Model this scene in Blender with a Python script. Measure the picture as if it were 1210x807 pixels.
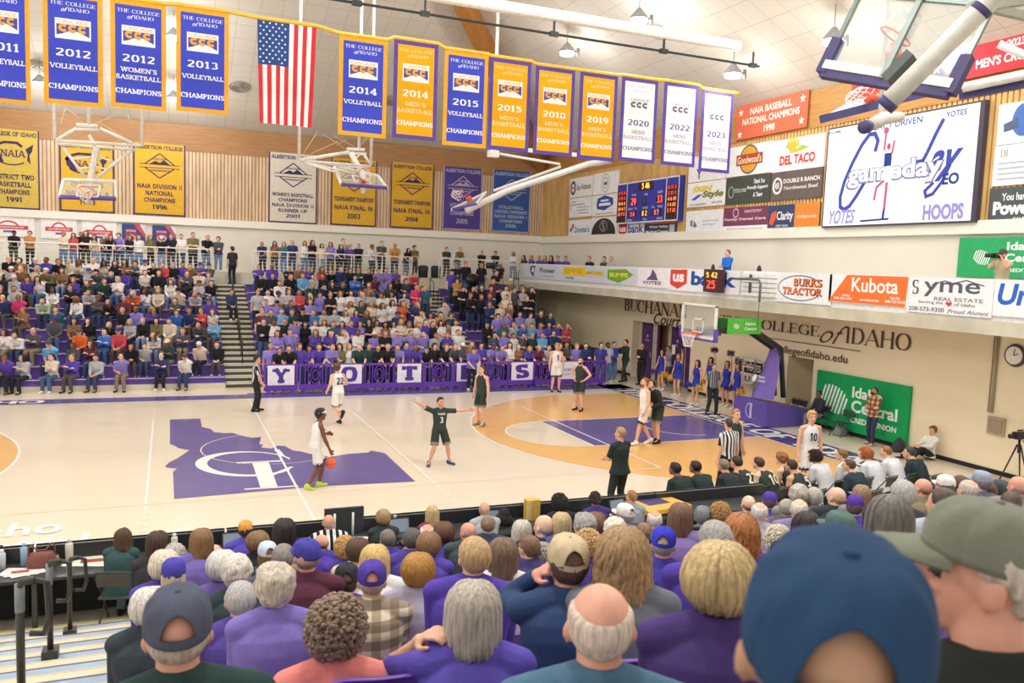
import bpy, bmesh, math, random
import numpy as np
from mathutils import Vector, Matrix, noise
for o in list(bpy.data.objects): bpy.data.objects.remove(o)
SC=bpy.context.scene; COL=SC.collection
PI=math.pi
# ------------------------------------------------------------------ camera, light, exposure
CAMP=(-2.5754,-21.9928,5.0279); YAW,PITCH,ROLL=0.397267,-0.0935492,0.0372933; FPX=972.0
f_=Vector((math.sin(YAW)*math.cos(PITCH),math.cos(YAW)*math.cos(PITCH),math.sin(PITCH)))
r_=Vector((math.cos(YAW),-math.sin(YAW),0)); u_=r_.cross(f_)
r2=math.cos(ROLL)*r_+math.sin(ROLL)*u_; u2=-math.sin(ROLL)*r_+math.cos(ROLL)*u_
cd=bpy.data.cameras.new('camera'); cam=bpy.data.objects.new('camera',cd); COL.objects.link(cam)
cd.sensor_width=36; cd.lens=36*FPX/1210; cd.clip_start=.05; cd.clip_end=200
M=Matrix((r2,u2,-f_)).transposed().to_4x4(); M.translation=Vector(CAMP); cam.matrix_world=M
SC.camera=cam
cd.dof.use_dof=True; cd.dof.focus_distance=19; cd.dof.aperture_fstop=5.0
SC.view_settings.view_transform='Standard'; SC.view_settings.look='None'; SC.view_settings.gamma=1
SC.view_settings.use_curve_mapping=False
SC.view_settings.exposure=0.12
W=bpy.data.worlds.new('world'); SC.world=W; W.use_nodes=True
W.node_tree.nodes['Background'].inputs[0].default_value=(1,.96,.9,1)
W.node_tree.nodes['Background'].inputs[1].default_value=0.8
LAMP_W=900
def ray(u,v): return ((u-605)/FPX)*r2-((v-403.5)/FPX)*u2+f_
C0=Vector(CAMP)
def onz(u,v,z=0.): d=ray(u,v); return C0+d*((z-C0.z)/d.z)
def onx(u,v,x): d=ray(u,v); return C0+d*((x-C0.x)/d.x)
def ony(u,v,y): d=ray(u,v); return C0+d*((y-C0.y)/d.y)
def proj(p):
    d=Vector(p)-C0; z=d.dot(f_); return (605+FPX*d.dot(r2)/z, 403.5-FPX*d.dot(u2)/z, z)
# ------------------------------------------------------------------ materials
def lin(c): return tuple(((x/12.92) if x<=.04045 else ((x+.055)/1.055)**2.4) for x in c)
def hexc(h): return lin(tuple(int(h[i:i+2],16)/255 for i in (0,2,4)))
MATS={}
def mat(name,h,rough=.6,spec=.3,metal=0.,var=.08,scale=9.,bump=0.,bscale=60.,emit=0.,alpha=1.,stretch=None,trans=0.,sheen=0.):
    if name in MATS: return MATS[name]
    m=bpy.data.materials.new(name); m.use_nodes=True; nt=m.node_tree; b=nt.nodes['Principled BSDF']
    c=hexc(h)
    b.inputs['Roughness'].default_value=rough; b.inputs['Metallic'].default_value=metal
    b.inputs['Specular IOR Level'].default_value=spec
    tc=nt.nodes.new('ShaderNodeTexCoord'); src=tc.outputs['Object']
    if stretch:
        mp=nt.nodes.new('ShaderNodeMapping'); mp.inputs['Scale'].default_value=stretch; nt.links.new(src,mp.inputs[0]); src=mp.outputs[0]
    n=nt.nodes.new('ShaderNodeTexNoise'); n.inputs['Scale'].default_value=scale; n.inputs['Detail'].default_value=3; nt.links.new(src,n.inputs['Vector'])
    r=nt.nodes.new('ShaderNodeValToRGB'); e=r.color_ramp.elements
    e[0].position=.3; e[1].position=.7
    e[0].color=tuple(max(0,x*(1-var)) for x in c)+(1,); e[1].color=tuple(min(1,x*(1+var)) for x in c)+(1,)
    nt.links.new(n.outputs[0],r.inputs[0]); nt.links.new(r.outputs[0],b.inputs['Base Color'])
    if bump:
        n2=nt.nodes.new('ShaderNodeTexNoise'); n2.inputs['Scale'].default_value=bscale; nt.links.new(src,n2.inputs['Vector'])
        bp=nt.nodes.new('ShaderNodeBump'); bp.inputs['Strength'].default_value=bump; bp.inputs['Distance'].default_value=.02
        nt.links.new(n2.outputs[0],bp.inputs['Height']); nt.links.new(bp.outputs[0],b.inputs['Normal'])
    if emit:
        for lk in list(b.inputs['Base Color'].links): nt.links.remove(lk)
        b.inputs['Base Color'].default_value=(.01,.01,.01,1)
        nt.links.new(r.outputs[0],b.inputs['Emission Color']); b.inputs['Emission Strength'].default_value=emit
    if alpha<1: b.inputs['Alpha'].default_value=alpha
    if trans: b.inputs['Transmission Weight'].default_value=trans; b.inputs['IOR'].default_value=1.05
    MATS[name]=m; return m
def P(h,rough=.6,**k):  # plain painted / printed material by colour
    return mat('paint_%s_%d'%(h,int(rough*100)),h,rough,**k)
# ------------------------------------------------------------------ mesh builder
class MB:
    def __init__(s): s.v=[]; s.f=[]; s.m=[]; s.mats=[]; s.cur=0; s.smooth=[]; s.sm=False
    def use(s,m,smooth=None):
        if m not in s.mats: s.mats.append(m)
        s.cur=s.mats.index(m)
        if smooth is not None: s.sm=smooth
        return s
    def add(s,vs,fs):
        b=len(s.v); s.v+= [tuple(v) for v in vs]
        for f in fs: s.f.append([i+b for i in f]); s.m.append(s.cur); s.smooth.append(s.sm)
        return s
    def box(s,x0,x1,y0,y1,z0,z1):
        return s.add([(x,y,z) for z in (z0,z1) for y in (y0,y1) for x in (x0,x1)],[(0,2,3,1),(4,5,7,6),(0,1,5,4),(2,6,7,3),(0,4,6,2),(1,3,7,5)])
    def obox(s,c,ax,ay,az,hx,hy,hz):
        c=Vector(c);ax=Vector(ax).normalized();ay=Vector(ay).normalized();az=Vector(az).normalized()
        return s.add([c+ax*hx*i+ay*hy*j+az*hz*k for k in(-1,1) for j in(-1,1) for i in(-1,1)],[(0,2,3,1),(4,5,7,6),(0,1,5,4),(2,6,7,3),(0,4,6,2),(1,3,7,5)])
    def bar(s,a,b,w,h=None,up=(0,0,1)):
        a=Vector(a);b=Vector(b);d=(b-a); 
        if d.length<1e-6: return s
        dn=d.normalized(); up=Vector(up)
        if abs(dn.dot(up))>.98: up=Vector((0,1,0))
        x=dn.cross(up).normalized(); z=x.cross(dn)
        return s.obox((a+b)/2,x,dn,z,w/2,d.length/2,(h or w)/2)
    def quad(s,*p): return s.add(p,[tuple(range(len(p)))])
    def tube(s,pts,rads,n=8,cap=True):
        pts=[Vector(p) for p in pts]
        if not hasattr(rads,'__len__'): rads=[rads]*len(pts)
        prev=None; vs=[]; N=len(pts)
        for i,p in enumerate(pts):
            t=(pts[min(i+1,N-1)]-pts[max(i-1,0)])
            t=t.normalized() if t.length>1e-9 else Vector((0,0,1))
            if prev is None:
                a=Vector((0,0,1)) if abs(t.z)<.9 else Vector((1,0,0))
                x=t.cross(a).normalized()
            else:
                x=prev-t*prev.dot(t); x=x.normalized() if x.length>1e-6 else t.orthogonal().normalized()
            prev=x; y=t.cross(x)
            for k in range(n):
                a=2*PI*k/n; vs.append(p+(x*math.cos(a)+y*math.sin(a))*rads[i])
        fs=[(i*n+k,i*n+(k+1)%n,(i+1)*n+(k+1)%n,(i+1)*n+k) for i in range(N-1) for k in range(n)]
        if cap: fs+=[tuple(range(n))[::-1],tuple((N-1)*n+k for k in range(n))]
        return s.add(vs,fs)
    def ell(s,c,r,R=None,nu=12,nv=8):
        c=Vector(c); vs=[]; R=R or Matrix.Identity(3)
        for i in range(1,nv):
            th=PI*i/nv
            for k in range(nu):
                a=2*PI*k/nu; vs.append(c+R@Vector((r[0]*math.sin(th)*math.cos(a),r[1]*math.sin(th)*math.sin(a),r[2]*math.cos(th))))
        fs=[(i*nu+k,(i+1)*nu+k,(i+1)*nu+(k+1)%nu,i*nu+(k+1)%nu) for i in range(nv-2) for k in range(nu)]
        t=len(vs); vs+=[c+R@Vector((0,0,r[2])),c+R@Vector((0,0,-r[2]))]
        fs+=[(t,k,(k+1)%nu) for k in range(nu)]+[(t+1,(nv-2)*nu+(k+1)%nu,(nv-2)*nu+k) for k in range(nu)]
        return s.add(vs,fs)
    def loft(s,rings,n=16):  # rings: (center, xaxis*rx, yaxis*ry)
        vs=[]
        for c,ax,ay in rings:
            for k in range(n):
                a=2*PI*k/n; vs.append(Vector(c)+Vector(ax)*math.cos(a)+Vector(ay)*math.sin(a))
        N=len(rings)
        fs=[(i*n+k,i*n+(k+1)%n,(i+1)*n+(k+1)%n,(i+1)*n+k) for i in range(N-1) for k in range(n)]
        fs+=[tuple(range(n))[::-1],tuple((N-1)*n+k for k in range(n))]
        return s.add(vs,fs)
    def mesh(s,name):
        me=bpy.data.meshes.new(name); me.from_pydata(s.v,[],s.f)
        for m in s.mats: me.materials.append(m)
        me.polygons.foreach_set('material_index',s.m); me.polygons.foreach_set('use_smooth',s.smooth)
        me.update(); return me
    def build(s,name,parent=None,loc=None,**tags):
        o=bpy.data.objects.new(name,s.mesh(name)); COL.objects.link(o)
        if loc is not None: o.location=loc
        if parent is not None: o.parent=parent
        for k,v in tags.items(): o[k]=v
        return o
def tag(o,label=None,cat=None,group=None,kind=None):
    if label: o['label']=label
    if cat: o['category']=cat
    if group: o['group']=group
    if kind: o['kind']=kind
    return o
def empty(name,loc=(0,0,0),rz=0,label=None,cat=None,group=None):
    o=bpy.data.objects.new(name,None); COL.objects.link(o); o.location=loc; o.rotation_euler=(0,0,rz); o.empty_display_size=.1
    return tag(o,label,cat,group)
def copy_tree(o,parent=None):
    c=o.copy(); COL.objects.link(c)
    if parent is not None: c.parent=parent
    for ch in list(o.children): copy_tree(ch,c)
    return c
# ------------------------------------------------------------------ lettering
TXT={}
def bfont(s,bold=0.,shear=0.):
    k=(s,bold,shear)
    if k in TXT: return TXT[k]
    cu=bpy.data.curves.new('t','FONT'); cu.body=s; cu.size=1; cu.offset=bold; cu.shear=shear; cu.fill_mode='FRONT'; cu.resolution_u=3
    o=bpy.data.objects.new('t',cu); COL.objects.link(o)
    me=bpy.data.meshes.new_from_object(o.evaluated_get(bpy.context.evaluated_depsgraph_get()))
    vs=[(v.co.x,v.co.y) for v in me.vertices]; fs=[tuple(p.vertices) for p in me.polygons]
    bpy.data.objects.remove(o); bpy.data.curves.remove(cu); bpy.data.meshes.remove(me)
    TXT[k]=(vs,fs); return TXT[k]
def _arc(cx,cy,rx,ry,a0,a1,n=12): return [(cx+rx*math.cos(math.radians(a0+(a1-a0)*i/n)),cy+ry*math.sin(math.radians(a0+(a1-a0)*i/n))) for i in range(n+1)]
# strokes: (weight, points); weight 1 thick / 0 thin; serif points: (x,y)
GL={
'A':(.84,[(0,[(.04,0),(.42,1)]),(1,[(.42,1),(.8,0)]),(0,[(.17,.34),(.67,.34)])],[(.04,0),(.8,0)]),
'B':(.66,[(1,[(.12,0),(.12,1)]),(0,[(.1,1),(.3,1)]),(0,[(.1,.53),(.34,.53)]),(0,[(.1,0),(.34,0)]),(1,_arc(.3,.765,.2,.235,90,-90)),(1,_arc(.32,.265,.24,.265,90,-90))],[]),
'C':(.78,[(1,_arc(.42,.5,.36,.5,45,315,20)),(0,[(.67,.62),(.67,.95)])],[]),
'D':(.8,[(1,[(.12,0),(.12,1)]),(0,[(.02,1),(.34,1)]),(0,[(.02,0),(.34,0)]),(1,_arc(.32,.5,.4,.5,90,-90,18))],[]),
'E':(.64,[(1,[(.12,0),(.12,1)]),(0,[(.02,1),(.56,1),(.56,.8)]),(0,[(.12,.52),(.44,.52)]),(0,[(.44,.42),(.44,.62)]),(0,[(.02,0),(.6,0),(.6,.22)])],[]),
'F':(.6,[(1,[(.12,0),(.12,1)]),(0,[(.02,1),(.56,1),(.56,.8)]),(0,[(.12,.5),(.44,.5)])],[(.12,0)]),
'G':(.8,[(1,_arc(.42,.5,.36,.5,45,330,20)),(1,[(.68,.08),(.68,.42)]),(0,[(.52,.44),(.8,.44)]),(0,[(.67,.66),(.67,.95)])],[]),
'H':(.84,[(1,[(.13,0),(.13,1)]),(1,[(.71,0),(.71,1)]),(0,[(.13,.52),(.71,.52)])],[(.13,0),(.13,1),(.71,0),(.71,1)]),
'I':(.36,[(1,[(.18,0),(.18,1)])],[(.18,0),(.18,1)]),
'J':(.5,[(1,[(.3,1),(.3,.2)]),(0,_arc(.16,.2,.14,.2,0,-170,8))],[(.3,1)]),
'K':(.8,[(1,[(.13,0),(.13,1)]),(0,[(.16,.42),(.66,1)]),(1,[(.32,.56),(.7,0)])],[(.13,0),(.13,1),(.66,1),(.7,0)]),
'L':(.6,[(1,[(.13,0),(.13,1)]),(0,[(.02,0),(.56,0),(.56,.25)])],[(.13,1)]),
'M':(1.0,[(0,[(.12,0),(.12,1)]),(1,[(.12,1),(.5,.1)]),(0,[(.5,.1),(.86,1)]),(1,[(.86,1),(.86,0)])],[(.12,0),(.86,0),(.1,1),(.88,1)]),
'N':(.86,[(0,[(.13,0),(.13,1)]),(1,[(.13,1),(.73,0)]),(0,[(.73,0),(.73,1)])],[(.13,0),(.73,1),(.1,1)]),
'O':(.86,[(1,_arc(.43,.5,.36,.5,0,360,24))],[]),
'P':(.62,[(1,[(.12,0),(.12,1)]),(0,[(.02,1),(.32,1)]),(0,[(.12,.46),(.32,.46)]),(1,_arc(.32,.73,.2,.27,90,-90))],[(.12,0)]),
'R':(.74,[(1,[(.12,0),(.12,1)]),(0,[(.02,1),(.32,1)]),(0,[(.12,.5),(.32,.5)]),(1,_arc(.32,.75,.19,.25,90,-90)),(1,[(.34,.5),(.66,0)])],[(.12,0),(.66,0)]),
'S':(.6,[(1,_arc(.3,.74,.21,.26,40,270,12)+_arc(.3,.26,.22,.26,90,-140,12)[1:]),(0,[(.48,.76),(.48,.98)]),(0,[(.1,.02),(.1,.26)])],[]),
'T':(.7,[(1,[(.35,0),(.35,1)]),(0,[(.04,.78),(.04,1),(.66,1),(.66,.78)])],[(.35,0)]),
'U':(.82,[(1,[(.13,1),(.13,.3)]),(0,_arc(.42,.3,.29,.3,180,360,12)),(0,[(.71,.3),(.71,1)])],[(.13,1),(.71,1)]),
'V':(.82,[(1,[(.06,1),(.42,0)]),(0,[(.42,0),(.78,1)])],[(.06,1),(.78,1)]),
'W':(1.1,[(1,[(.06,1),(.32,0)]),(0,[(.32,0),(.56,1)]),(1,[(.56,1),(.8,0)]),(0,[(.8,0),(1.04,1)])],[(.06,1),(.56,1),(1.04,1)]),
'X':(.8,[(1,[(.08,1),(.72,0)]),(0,[(.08,0),(.72,1)])],[(.08,1),(.72,0),(.08,0),(.72,1)]),
'Y':(.8,[(1,[(.06,1),(.4,.48)]),(0,[(.74,1),(.4,.48)]),(1,[(.4,.5),(.4,0)])],[(.06,1),(.74,1),(.4,0)]),
'0':(.66,[(1,_arc(.33,.5,.24,.5,0,360,20))],[]),
'1':(.46,[(1,[(.24,0),(.24,1)]),(0,[(.24,1),(.06,.8)])],[(.24,0)]),
'2':(.64,[(1,_arc(.3,.73,.22,.27,160,-35,12)+[(.08,.04)]),(1,[(.06,.04),(.56,.04)])],[]),
'3':(.62,[(1,_arc(.28,.75,.2,.25,150,-90,12)),(1,_arc(.28,.26,.23,.26,90,-150,12))],[]),
'4':(.66,[(1,[(.44,0),(.44,1)]),(0,[(.44,1),(.04,.3),(.62,.3)])],[(.44,0)]),
'5':(.62,[(0,[(.52,.96),(.14,.96),(.12,.56)]),(1,_arc(.28,.32,.24,.32,120,-150,14))],[]),
'6':(.64,[(1,_arc(.32,.3,.22,.3,0,360,16)),(1,_arc(.42,.4,.33,.58,90,180,8))],[]),
'7':(.6,[(0,[(.06,.8),(.06,.96),(.54,.96)]),(1,[(.54,.96),(.24,0)])],[]),
'8':(.64,[(1,_arc(.32,.75,.2,.25,0,360,14)),(1,_arc(.32,.26,.24,.26,0,360,14))],[]),
'9':(.64,[(1,_arc(.32,.7,.22,.3,0,360,16)),(1,_arc(.22,.6,.33,.58,0,-90,8))],[]),
"'":(.2,[(1,[(.1,1),(.1,.8)])],[]),'.':(.25,[(1,[(.1,0),(.1,.1)])],[]),'-':(.5,[(0,[(.08,.45),(.42,.45)])],[]),
}
def stroke_text(s,thick=.15,thin=.05,serif=.13,gap=.06):
    k=(s,thick,thin,serif,gap)
    if k in TXT: return TXT[k]
    vs=[];fs=[];x0=0.;lay=[0]
    def rect(a,b,w):
        d=Vector((b[0]-a[0],b[1]-a[1])); 
        if d.length<1e-6: return
        n=Vector((-d.y,d.x)).normalized()*w/2; e=d.normalized()*w*.15
        b0=len(vs); lay[0]=(lay[0]+1)%6; q=lay[0]*.0007; vs.extend([(a[0]-n.x-e.x,a[1]-n.y-e.y,q),(b[0]-n.x+e.x,b[1]-n.y+e.y,q),(b[0]+n.x+e.x,b[1]+n.y+e.y,q),(a[0]+n.x-e.x,a[1]+n.y-e.y,q)]); fs.append((b0,b0+1,b0+2,b0+3))
    for ch in s:
        if ch==' ': x0+=.45; continue
        w,st,se=GL[ch.upper()]
        for wt,pts in st:
            pts=[(x0+p[0],p[1]) for p in pts]
            if len(pts)>4:
                # curved: width follows direction (thin at top/bottom)
                N=len(pts); L=[];R=[]
                for i,p in enumerate(pts):
                    a=pts[max(i-1,0)];b=pts[min(i+1,N-1)]
                    if pts[0]==pts[-1] or (abs(pts[0][0]-pts[-1][0])<1e-6 and abs(pts[0][1]-pts[-1][1])<1e-6):
                        a=pts[i-1] if i>0 else pts[-2]; b=pts[i+1] if i<N-1 else pts[1]
                    d=Vector((b[0]-a[0],b[1]-a[1])).normalized(); n=Vector((-d.y,d.x))
                    ww=(thin+(thick*1.05-thin)*abs(d.y)**1.2 if wt else thin)/2
                    cy=min(max(p[1],ww),1-ww)
                    L.append((p[0]-n.x*ww,cy-n.y*ww,.0049)); R.append((p[0]+n.x*ww,cy+n.y*ww,.0049))
                b0=len(vs); vs.extend(L+R); fs.extend([(b0+i,b0+i+1,b0+N+i+1,b0+N+i) for i in range(N-1)])
            else:
                for a,b in zip(pts[:-1],pts[1:]):
                    ww=thick if wt else thin
                    def cl(p): return (p[0],min(max(p[1],thin/2),1-thin/2)) if abs(a[1]-b[1])<.01 else p
                    rect(cl(a),cl(b),ww)
        if serif:
            for (sx,sy) in se:
                yy=thin/2 if sy<.5 else 1-thin/2
                rect((x0+sx-serif,yy),(x0+sx+serif,yy),thin)
        x0+=w+gap
    TXT[k]=(vs,fs); return TXT[k]
def slab(s): return stroke_text(s,.17,.13,.15,.10)
def serif(s): return stroke_text(s,.13,.045,.12,.06)
def block(s): return stroke_text(s,.2,.2,0,.08)
class Plane:
    """a frame on a surface: o = lower-left corner, r right unit, u up unit"""
    def __init__(s,o,r,u): s.o=Vector(o);s.r=Vector(r);s.u=Vector(u);s.n=s.r.cross(s.u).normalized()
    def pt(s,x,y,d=0.): return s.o+s.r*x+s.u*y+s.n*d
def put(mb,pl,txt,x,y,h,w=None,m=None,d=.004,skew=0.):
    """text centred at (x,y) with cap height h, optionally squeezed to width w"""
    vs,fs=txt
    if not vs: return
    if m: mb.use(m)
    xs=[v[0] for v in vs]; ys=[v[1] for v in vs]
    x0,x1,y0,y1=min(xs),max(xs),min(ys),max(ys); sy=h/max(y1-y0,1e-6); sx=(w/(x1-x0)) if w else sy
    mb.add([pl.pt(x+(v[0]-(x0+x1)/2)*sx+skew*(v[1]-(y0+y1)/2)*sy,y+(v[1]-(y0+y1)/2)*sy,d+(v[2] if len(v)>2 else 0)) for v in vs],fs)
def rectp(mb,pl,x0,x1,y0,y1,m=None,d=.002):
    if m: mb.use(m)
    mb.quad(pl.pt(x0,y0,d),pl.pt(x1,y0,d),pl.pt(x1,y1,d),pl.pt(x0,y1,d))
def polyp(mb,pl,pts,m=None,d=.003):
    if m: mb.use(m)
    mb.quad(*[pl.pt(a,b,d) for a,b in pts])
def discp(mb,pl,x,y,rx,ry=None,m=None,d=.003,n=24): polyp(mb,pl,[(x+rx*math.cos(2*PI*i/n),y+(ry or rx)*math.sin(2*PI*i/n)) for i in range(n)],m,d)
def linep(mb,pl,pts,w,m=None,d=.003):
    """a painted stroke along a polyline: one strip with mitred joints"""
    if m: mb.use(m)
    P2=[Vector(p) for p in pts]; P2=[p for i,p in enumerate(P2) if i==0 or (p-P2[i-1]).length>1e-6]
    n=len(P2)
    if n<2: return
    closed=(P2[0]-P2[-1]).length<1e-5; vs=[]
    for i in range(n):
        a=P2[i]-P2[i-1] if i>0 else (P2[-1]-P2[-2] if closed else P2[1]-P2[0]); b=P2[i+1]-P2[i] if i<n-1 else (P2[1]-P2[0] if closed else a)
        a=a.normalized(); b=b.normalized(); t=a+b; t=t.normalized() if t.length>1e-4 else a; k=max(.45,abs(t.dot(a))); nn=Vector((-t.y,t.x))*w/2/k
        vs+= [P2[i]-nn,P2[i]+nn]
    mb.add([pl.pt(v.x,v.y,d) for v in vs],[(2*i,2*i+2,2*i+3,2*i+1) for i in range(n-1)])
def ringp(mb,pl,x,y,rx,ry,w,m=None,d=.003,a0=0,a1=360,n=28):
    linep(mb,pl,[(x+rx*math.cos(math.radians(a0+(a1-a0)*i/n)),y+ry*math.sin(math.radians(a0+(a1-a0)*i/n))) for i in range(n+1)],w,m,d)
# ------------------------------------------------------------------ people
def smooth01(a,b,x):
    t=min(1,max(0,(x-a)/(b-a))); return t*t*(3-2*t)
def remesh(mb,vox,it,name,mats,assign=None,fac=.5,dec=1.):
    me=mb.mesh('tmp'); o=bpy.data.objects.new('tmp',me); COL.objects.link(o)
    m=o.modifiers.new('r','REMESH'); m.mode='VOXEL'; m.voxel_size=vox; m.use_smooth_shade=True
    if it: s=o.modifiers.new('s','SMOOTH'); s.factor=fac; s.iterations=it
    if dec<1: d=o.modifiers.new('d','DECIMATE'); d.ratio=dec
    r=bpy.data.meshes.new_from_object(o.evaluated_get(bpy.context.evaluated_depsgraph_get())); r.name=name
    bpy.data.objects.remove(o); bpy.data.meshes.remove(me)
    r.materials.clear()
    for q in mats: r.materials.append(q)
    n=len(r.polygons); idx=np.zeros(n,dtype=np.int32)
    if assign is not None:
        c=np.zeros(n*3); r.polygons.foreach_get('center',c); idx=assign(c.reshape(-1,3)).astype(np.int32)
    r.polygons.foreach_set('material_index',idx); r.polygons.foreach_set('use_smooth',np.ones(n,dtype=bool)); r.update()
    return r
def ik(a,t,l1,l2,hint):
    a=Vector(a);t=Vector(t);d=t-a;L=d.length;mx=(l1+l2)*.995
    if L>mx: t=a+d*(mx/L);d=t-a;L=mx
    x=d.normalized();h=Vector(hint);h=(h-x*h.dot(x)); h=h.normalized() if h.length>1e-5 else x.orthogonal().normalized()
    c=(l1*l1+L*L-l2*l2)/(2*l1*L); c=max(-1,min(1,c))
    return a+x*(l1*c)+h*(l1*math.sqrt(1-c*c)),t
def seg(mb,a,b,ra,rb,n=12,bulge=0.,bp=.35):
    a=Vector(a);b=Vector(b); pts=[];rs=[]
    for i in range(7):
        t=i/6; pts.append(a.lerp(b,t)); rs.append(ra+(rb-ra)*t+bulge*math.exp(-((t-bp)/.22)**2))
    mb.tube(pts,rs,n); mb.ell(a,(ra,)*3,None,n,8); mb.ell(b,(rb,)*3,None,n,8)
SK=mat('skin_preview','E0AC90')
class Pose:
    def __init__(s,**k):
        s.hip=(0,0,.93); s.lean=.03; s.hunch=0.; s.twist=0.; s.turn=0.; s.nod=0.; s.tilt=0.; s.wf=1.; s.fem=False
        s.lh=(-.24,.06,.86); s.rh=(.24,.06,.86); s.le=(-.5,-1,-.2); s.re=(.5,-1,-.2)
        s.lf=(-.11,0,.08); s.rf=(.11,0,.08); s.lk=(0,1,0); s.rk=(0,1,0); s.fy=(.15,-.15); s.grip=.5; s.side=0.
        s.palm=None; s.pitch=(0,0); s.sleeve='short'; s.legs='long'; s.vox=.011; s.scale=1.; s.armf=1.; s.tuck=False; s.dec=.45; s.neck=.172; s.shrug=0.; s.trap=0.
        for a,b in k.items(): setattr(s,a,b)
def hand(mb,w,d,nrm,grip,side,r=1.):
    """wrist w, direction d, palm normal nrm (the way the palm faces), side +1 right / -1 left; five fingers"""
    d=Vector(d).normalized(); nrm=Vector(nrm); nrm=(nrm-d*nrm.dot(d)).normalized(); x=d.cross(nrm)*side
    R=Matrix((x,nrm,d)).transposed(); w=Vector(w)
    mb.ell(w+d*.045,(.041*r,.016*r,.056*r),R,12,8); mb.tube([w-d*.02,w+d*.03],[.026*r,.03*r],10)
    for i,L in enumerate((.062,.078,.084,.076)):
        b=w+d*.082+x*(-.031+.021*i)+nrm*0; p=[b]; a=.15+grip*.5
        for k in range(3):
            p.append(p[-1]+(d*math.cos(a)+nrm*math.sin(a))*L*(.45,.32,.27)[k]); a+=grip*.8
        mb.tube(p,[.0105*r,.0102*r,.0095*r,.0085*r],8); mb.ell(p[-1],(.0085*r,)*3,None,8,6)
    b=w+d*.02+x*.03; q=b+d*.035+x*.028+nrm*.012; e=q+d*.034+x*.004+nrm*.014
    mb.tube([b,q,e],[.014*r,.0125*r,.010*r],8); mb.ell(e,(.010*r,)*3,None,8,6)
def make_figure(p):
    """returns dict of meshes for one pose: body, top, bottom, shoes and the head matrix"""
    up0=Vector((p.side,0,1)).normalized(); P=Vector(p.hip); wf=p.wf
    ups=[];cs=[P]; N=6
    for i in range(N):
        a=p.lean+p.hunch*((i/(N-1))-.3)
        upv=Vector((p.side,math.sin(a),math.cos(a))).normalized(); ups.append(upv); cs.append(cs[-1]+upv*.53/N)
    def spine(t):
        i=min(N-1,max(0,int(t*N))); return cs[i]+ups[i]*(t*N-i)*.53/N, ups[i]
    def rt(t): 
        a=p.twist*t; return Vector((math.cos(a),math.sin(a),0))
    def ring(t,rx,ry,g=0.,off=0.):
        c,u=spine(t); x=rt(t); y=u.cross(x)
        return (c+y*off,x*(rx+g),y*(ry+g))
    f=p.fem
    prof=[(-.12,.115,.095,0),(-.02,(.17 if f else .16)*wf,.118*wf,-.005),(.12,(.165 if f else .155)*wf,.115*wf,0),(.3,(.125 if f else .142)*wf,.098*wf,0),(.5,.152*wf,.108*wf,.005),(.68,.165*wf,.112*wf,.0),(.82,.165*wf,.1*wf,-.005),(.92,.12,.085,-.005),(1.,.07,.068,0)]
    Nk,un=spine(1.); shc,us=spine(.9); x9=rt(.9); sw=(.163 if f else .183)*(.6+.4*wf)
    Ls=shc-x9*sw+us*p.shrug; Rs=shc+x9*sw+us*p.shrug
    hx=rt(0); Lh=P-hx*.09; Rh=P+hx*.09
    ac=p.armf
    Le,Lw=ik(Ls,p.lh,.285*ac,.25*ac,p.le); Re,Rw=ik(Rs,p.rh,.285*ac,.25*ac,p.re)
    Lk,La=ik(Lh,p.lf,.435,.43,p.lk); Rk,Ra=ik(Rh,p.rf,.435,.43,p.rk)
    # head
    yv=un.cross(rt(1)); nd=(un+Vector((0,.16,0))+Vector((0,0,.5))).normalized(); Hc=Nk+nd*p.neck
    Rm=Matrix.Rotation(p.twist*.5+p.turn,3,'Z')@Matrix.Rotation(-p.nod,3,'X')@Matrix.Rotation(p.tilt,3,'Y')
    HM=Matrix.Translation(Hc)@Rm.to_4x4()
    def hp(v): return HM@Vector(v)
    b=MB(); b.use(SK)
    b.loft([ring(*q[:3],0,q[3]) for q in prof],20)
    if f: 
        for s in(-1,1):
            c,u=spine(.62); b.ell(c+rt(.6)*s*.07+u.cross(rt(.6))*.085*wf,(.06,.055,.06),None,12,8)
    b.tube([spine(.9)[0],Nk+nd*.03,Hc-nd*.04],[.075,.058,.056],14)
    for S in(Ls,Rs): b.tube([S,spine(.95)[0]+un*.02],[.055,.06],10); b.ell(S,(.058,)*3,None,12,8)
    for S,E,Wr,sd in((Ls,Le,Lw,-1),(Rs,Re,Rw,1)):
        k=.85 if f else 1.
        seg(b,S,E,.05*k,.04*k,12,.006*k,.5); seg(b,E,Wr,.040*k,.027*k,12,.007*k,.25)
        d=(Wr-E).normalized()
        nr=Vector(p.palm[0 if sd<0 else 1]) if p.palm else Vector((-sd,0.25,-.1))
        hand(b,Wr+d*.005,d,nr,p.grip,sd,.92 if f else 1.)
    for K0,K,A,fy,pt in((Lh,Lk,La,p.fy[0],p.pitch[0]),(Rh,Rk,Ra,p.fy[1],p.pitch[1])):
        seg(b,K0,K,.088*(.5+.5*wf),.056,14,.004,.3); seg(b,K,A,.054,.037,12,.012,.28)
        fd=Vector((-math.sin(fy)*math.cos(pt),math.cos(fy)*math.cos(pt),math.sin(pt)))
        b.tube([A,A+fd*.1-Vector((0,0,.035)),A+fd*.17-Vector((0,0,.045))],[.036,.036,.025],10)
    # head forms
    def he(c,r,ang=0): b.ell(hp(c),r,Rm@Matrix.Rotation(ang,3,'X'),20,14)
    he((0,-.012,.025),(.077,.098,.097)); he((0,.028,-.03),(.062,.064,.088)); he((0,.05,-.088),(.04,.042,.03))
    he((0,.062,.028),(.052,.026,.016)); he((-.031,.07,-.02),(.024,.02,.02)); he((.031,.07,-.02),(.024,.02,.02))
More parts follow.
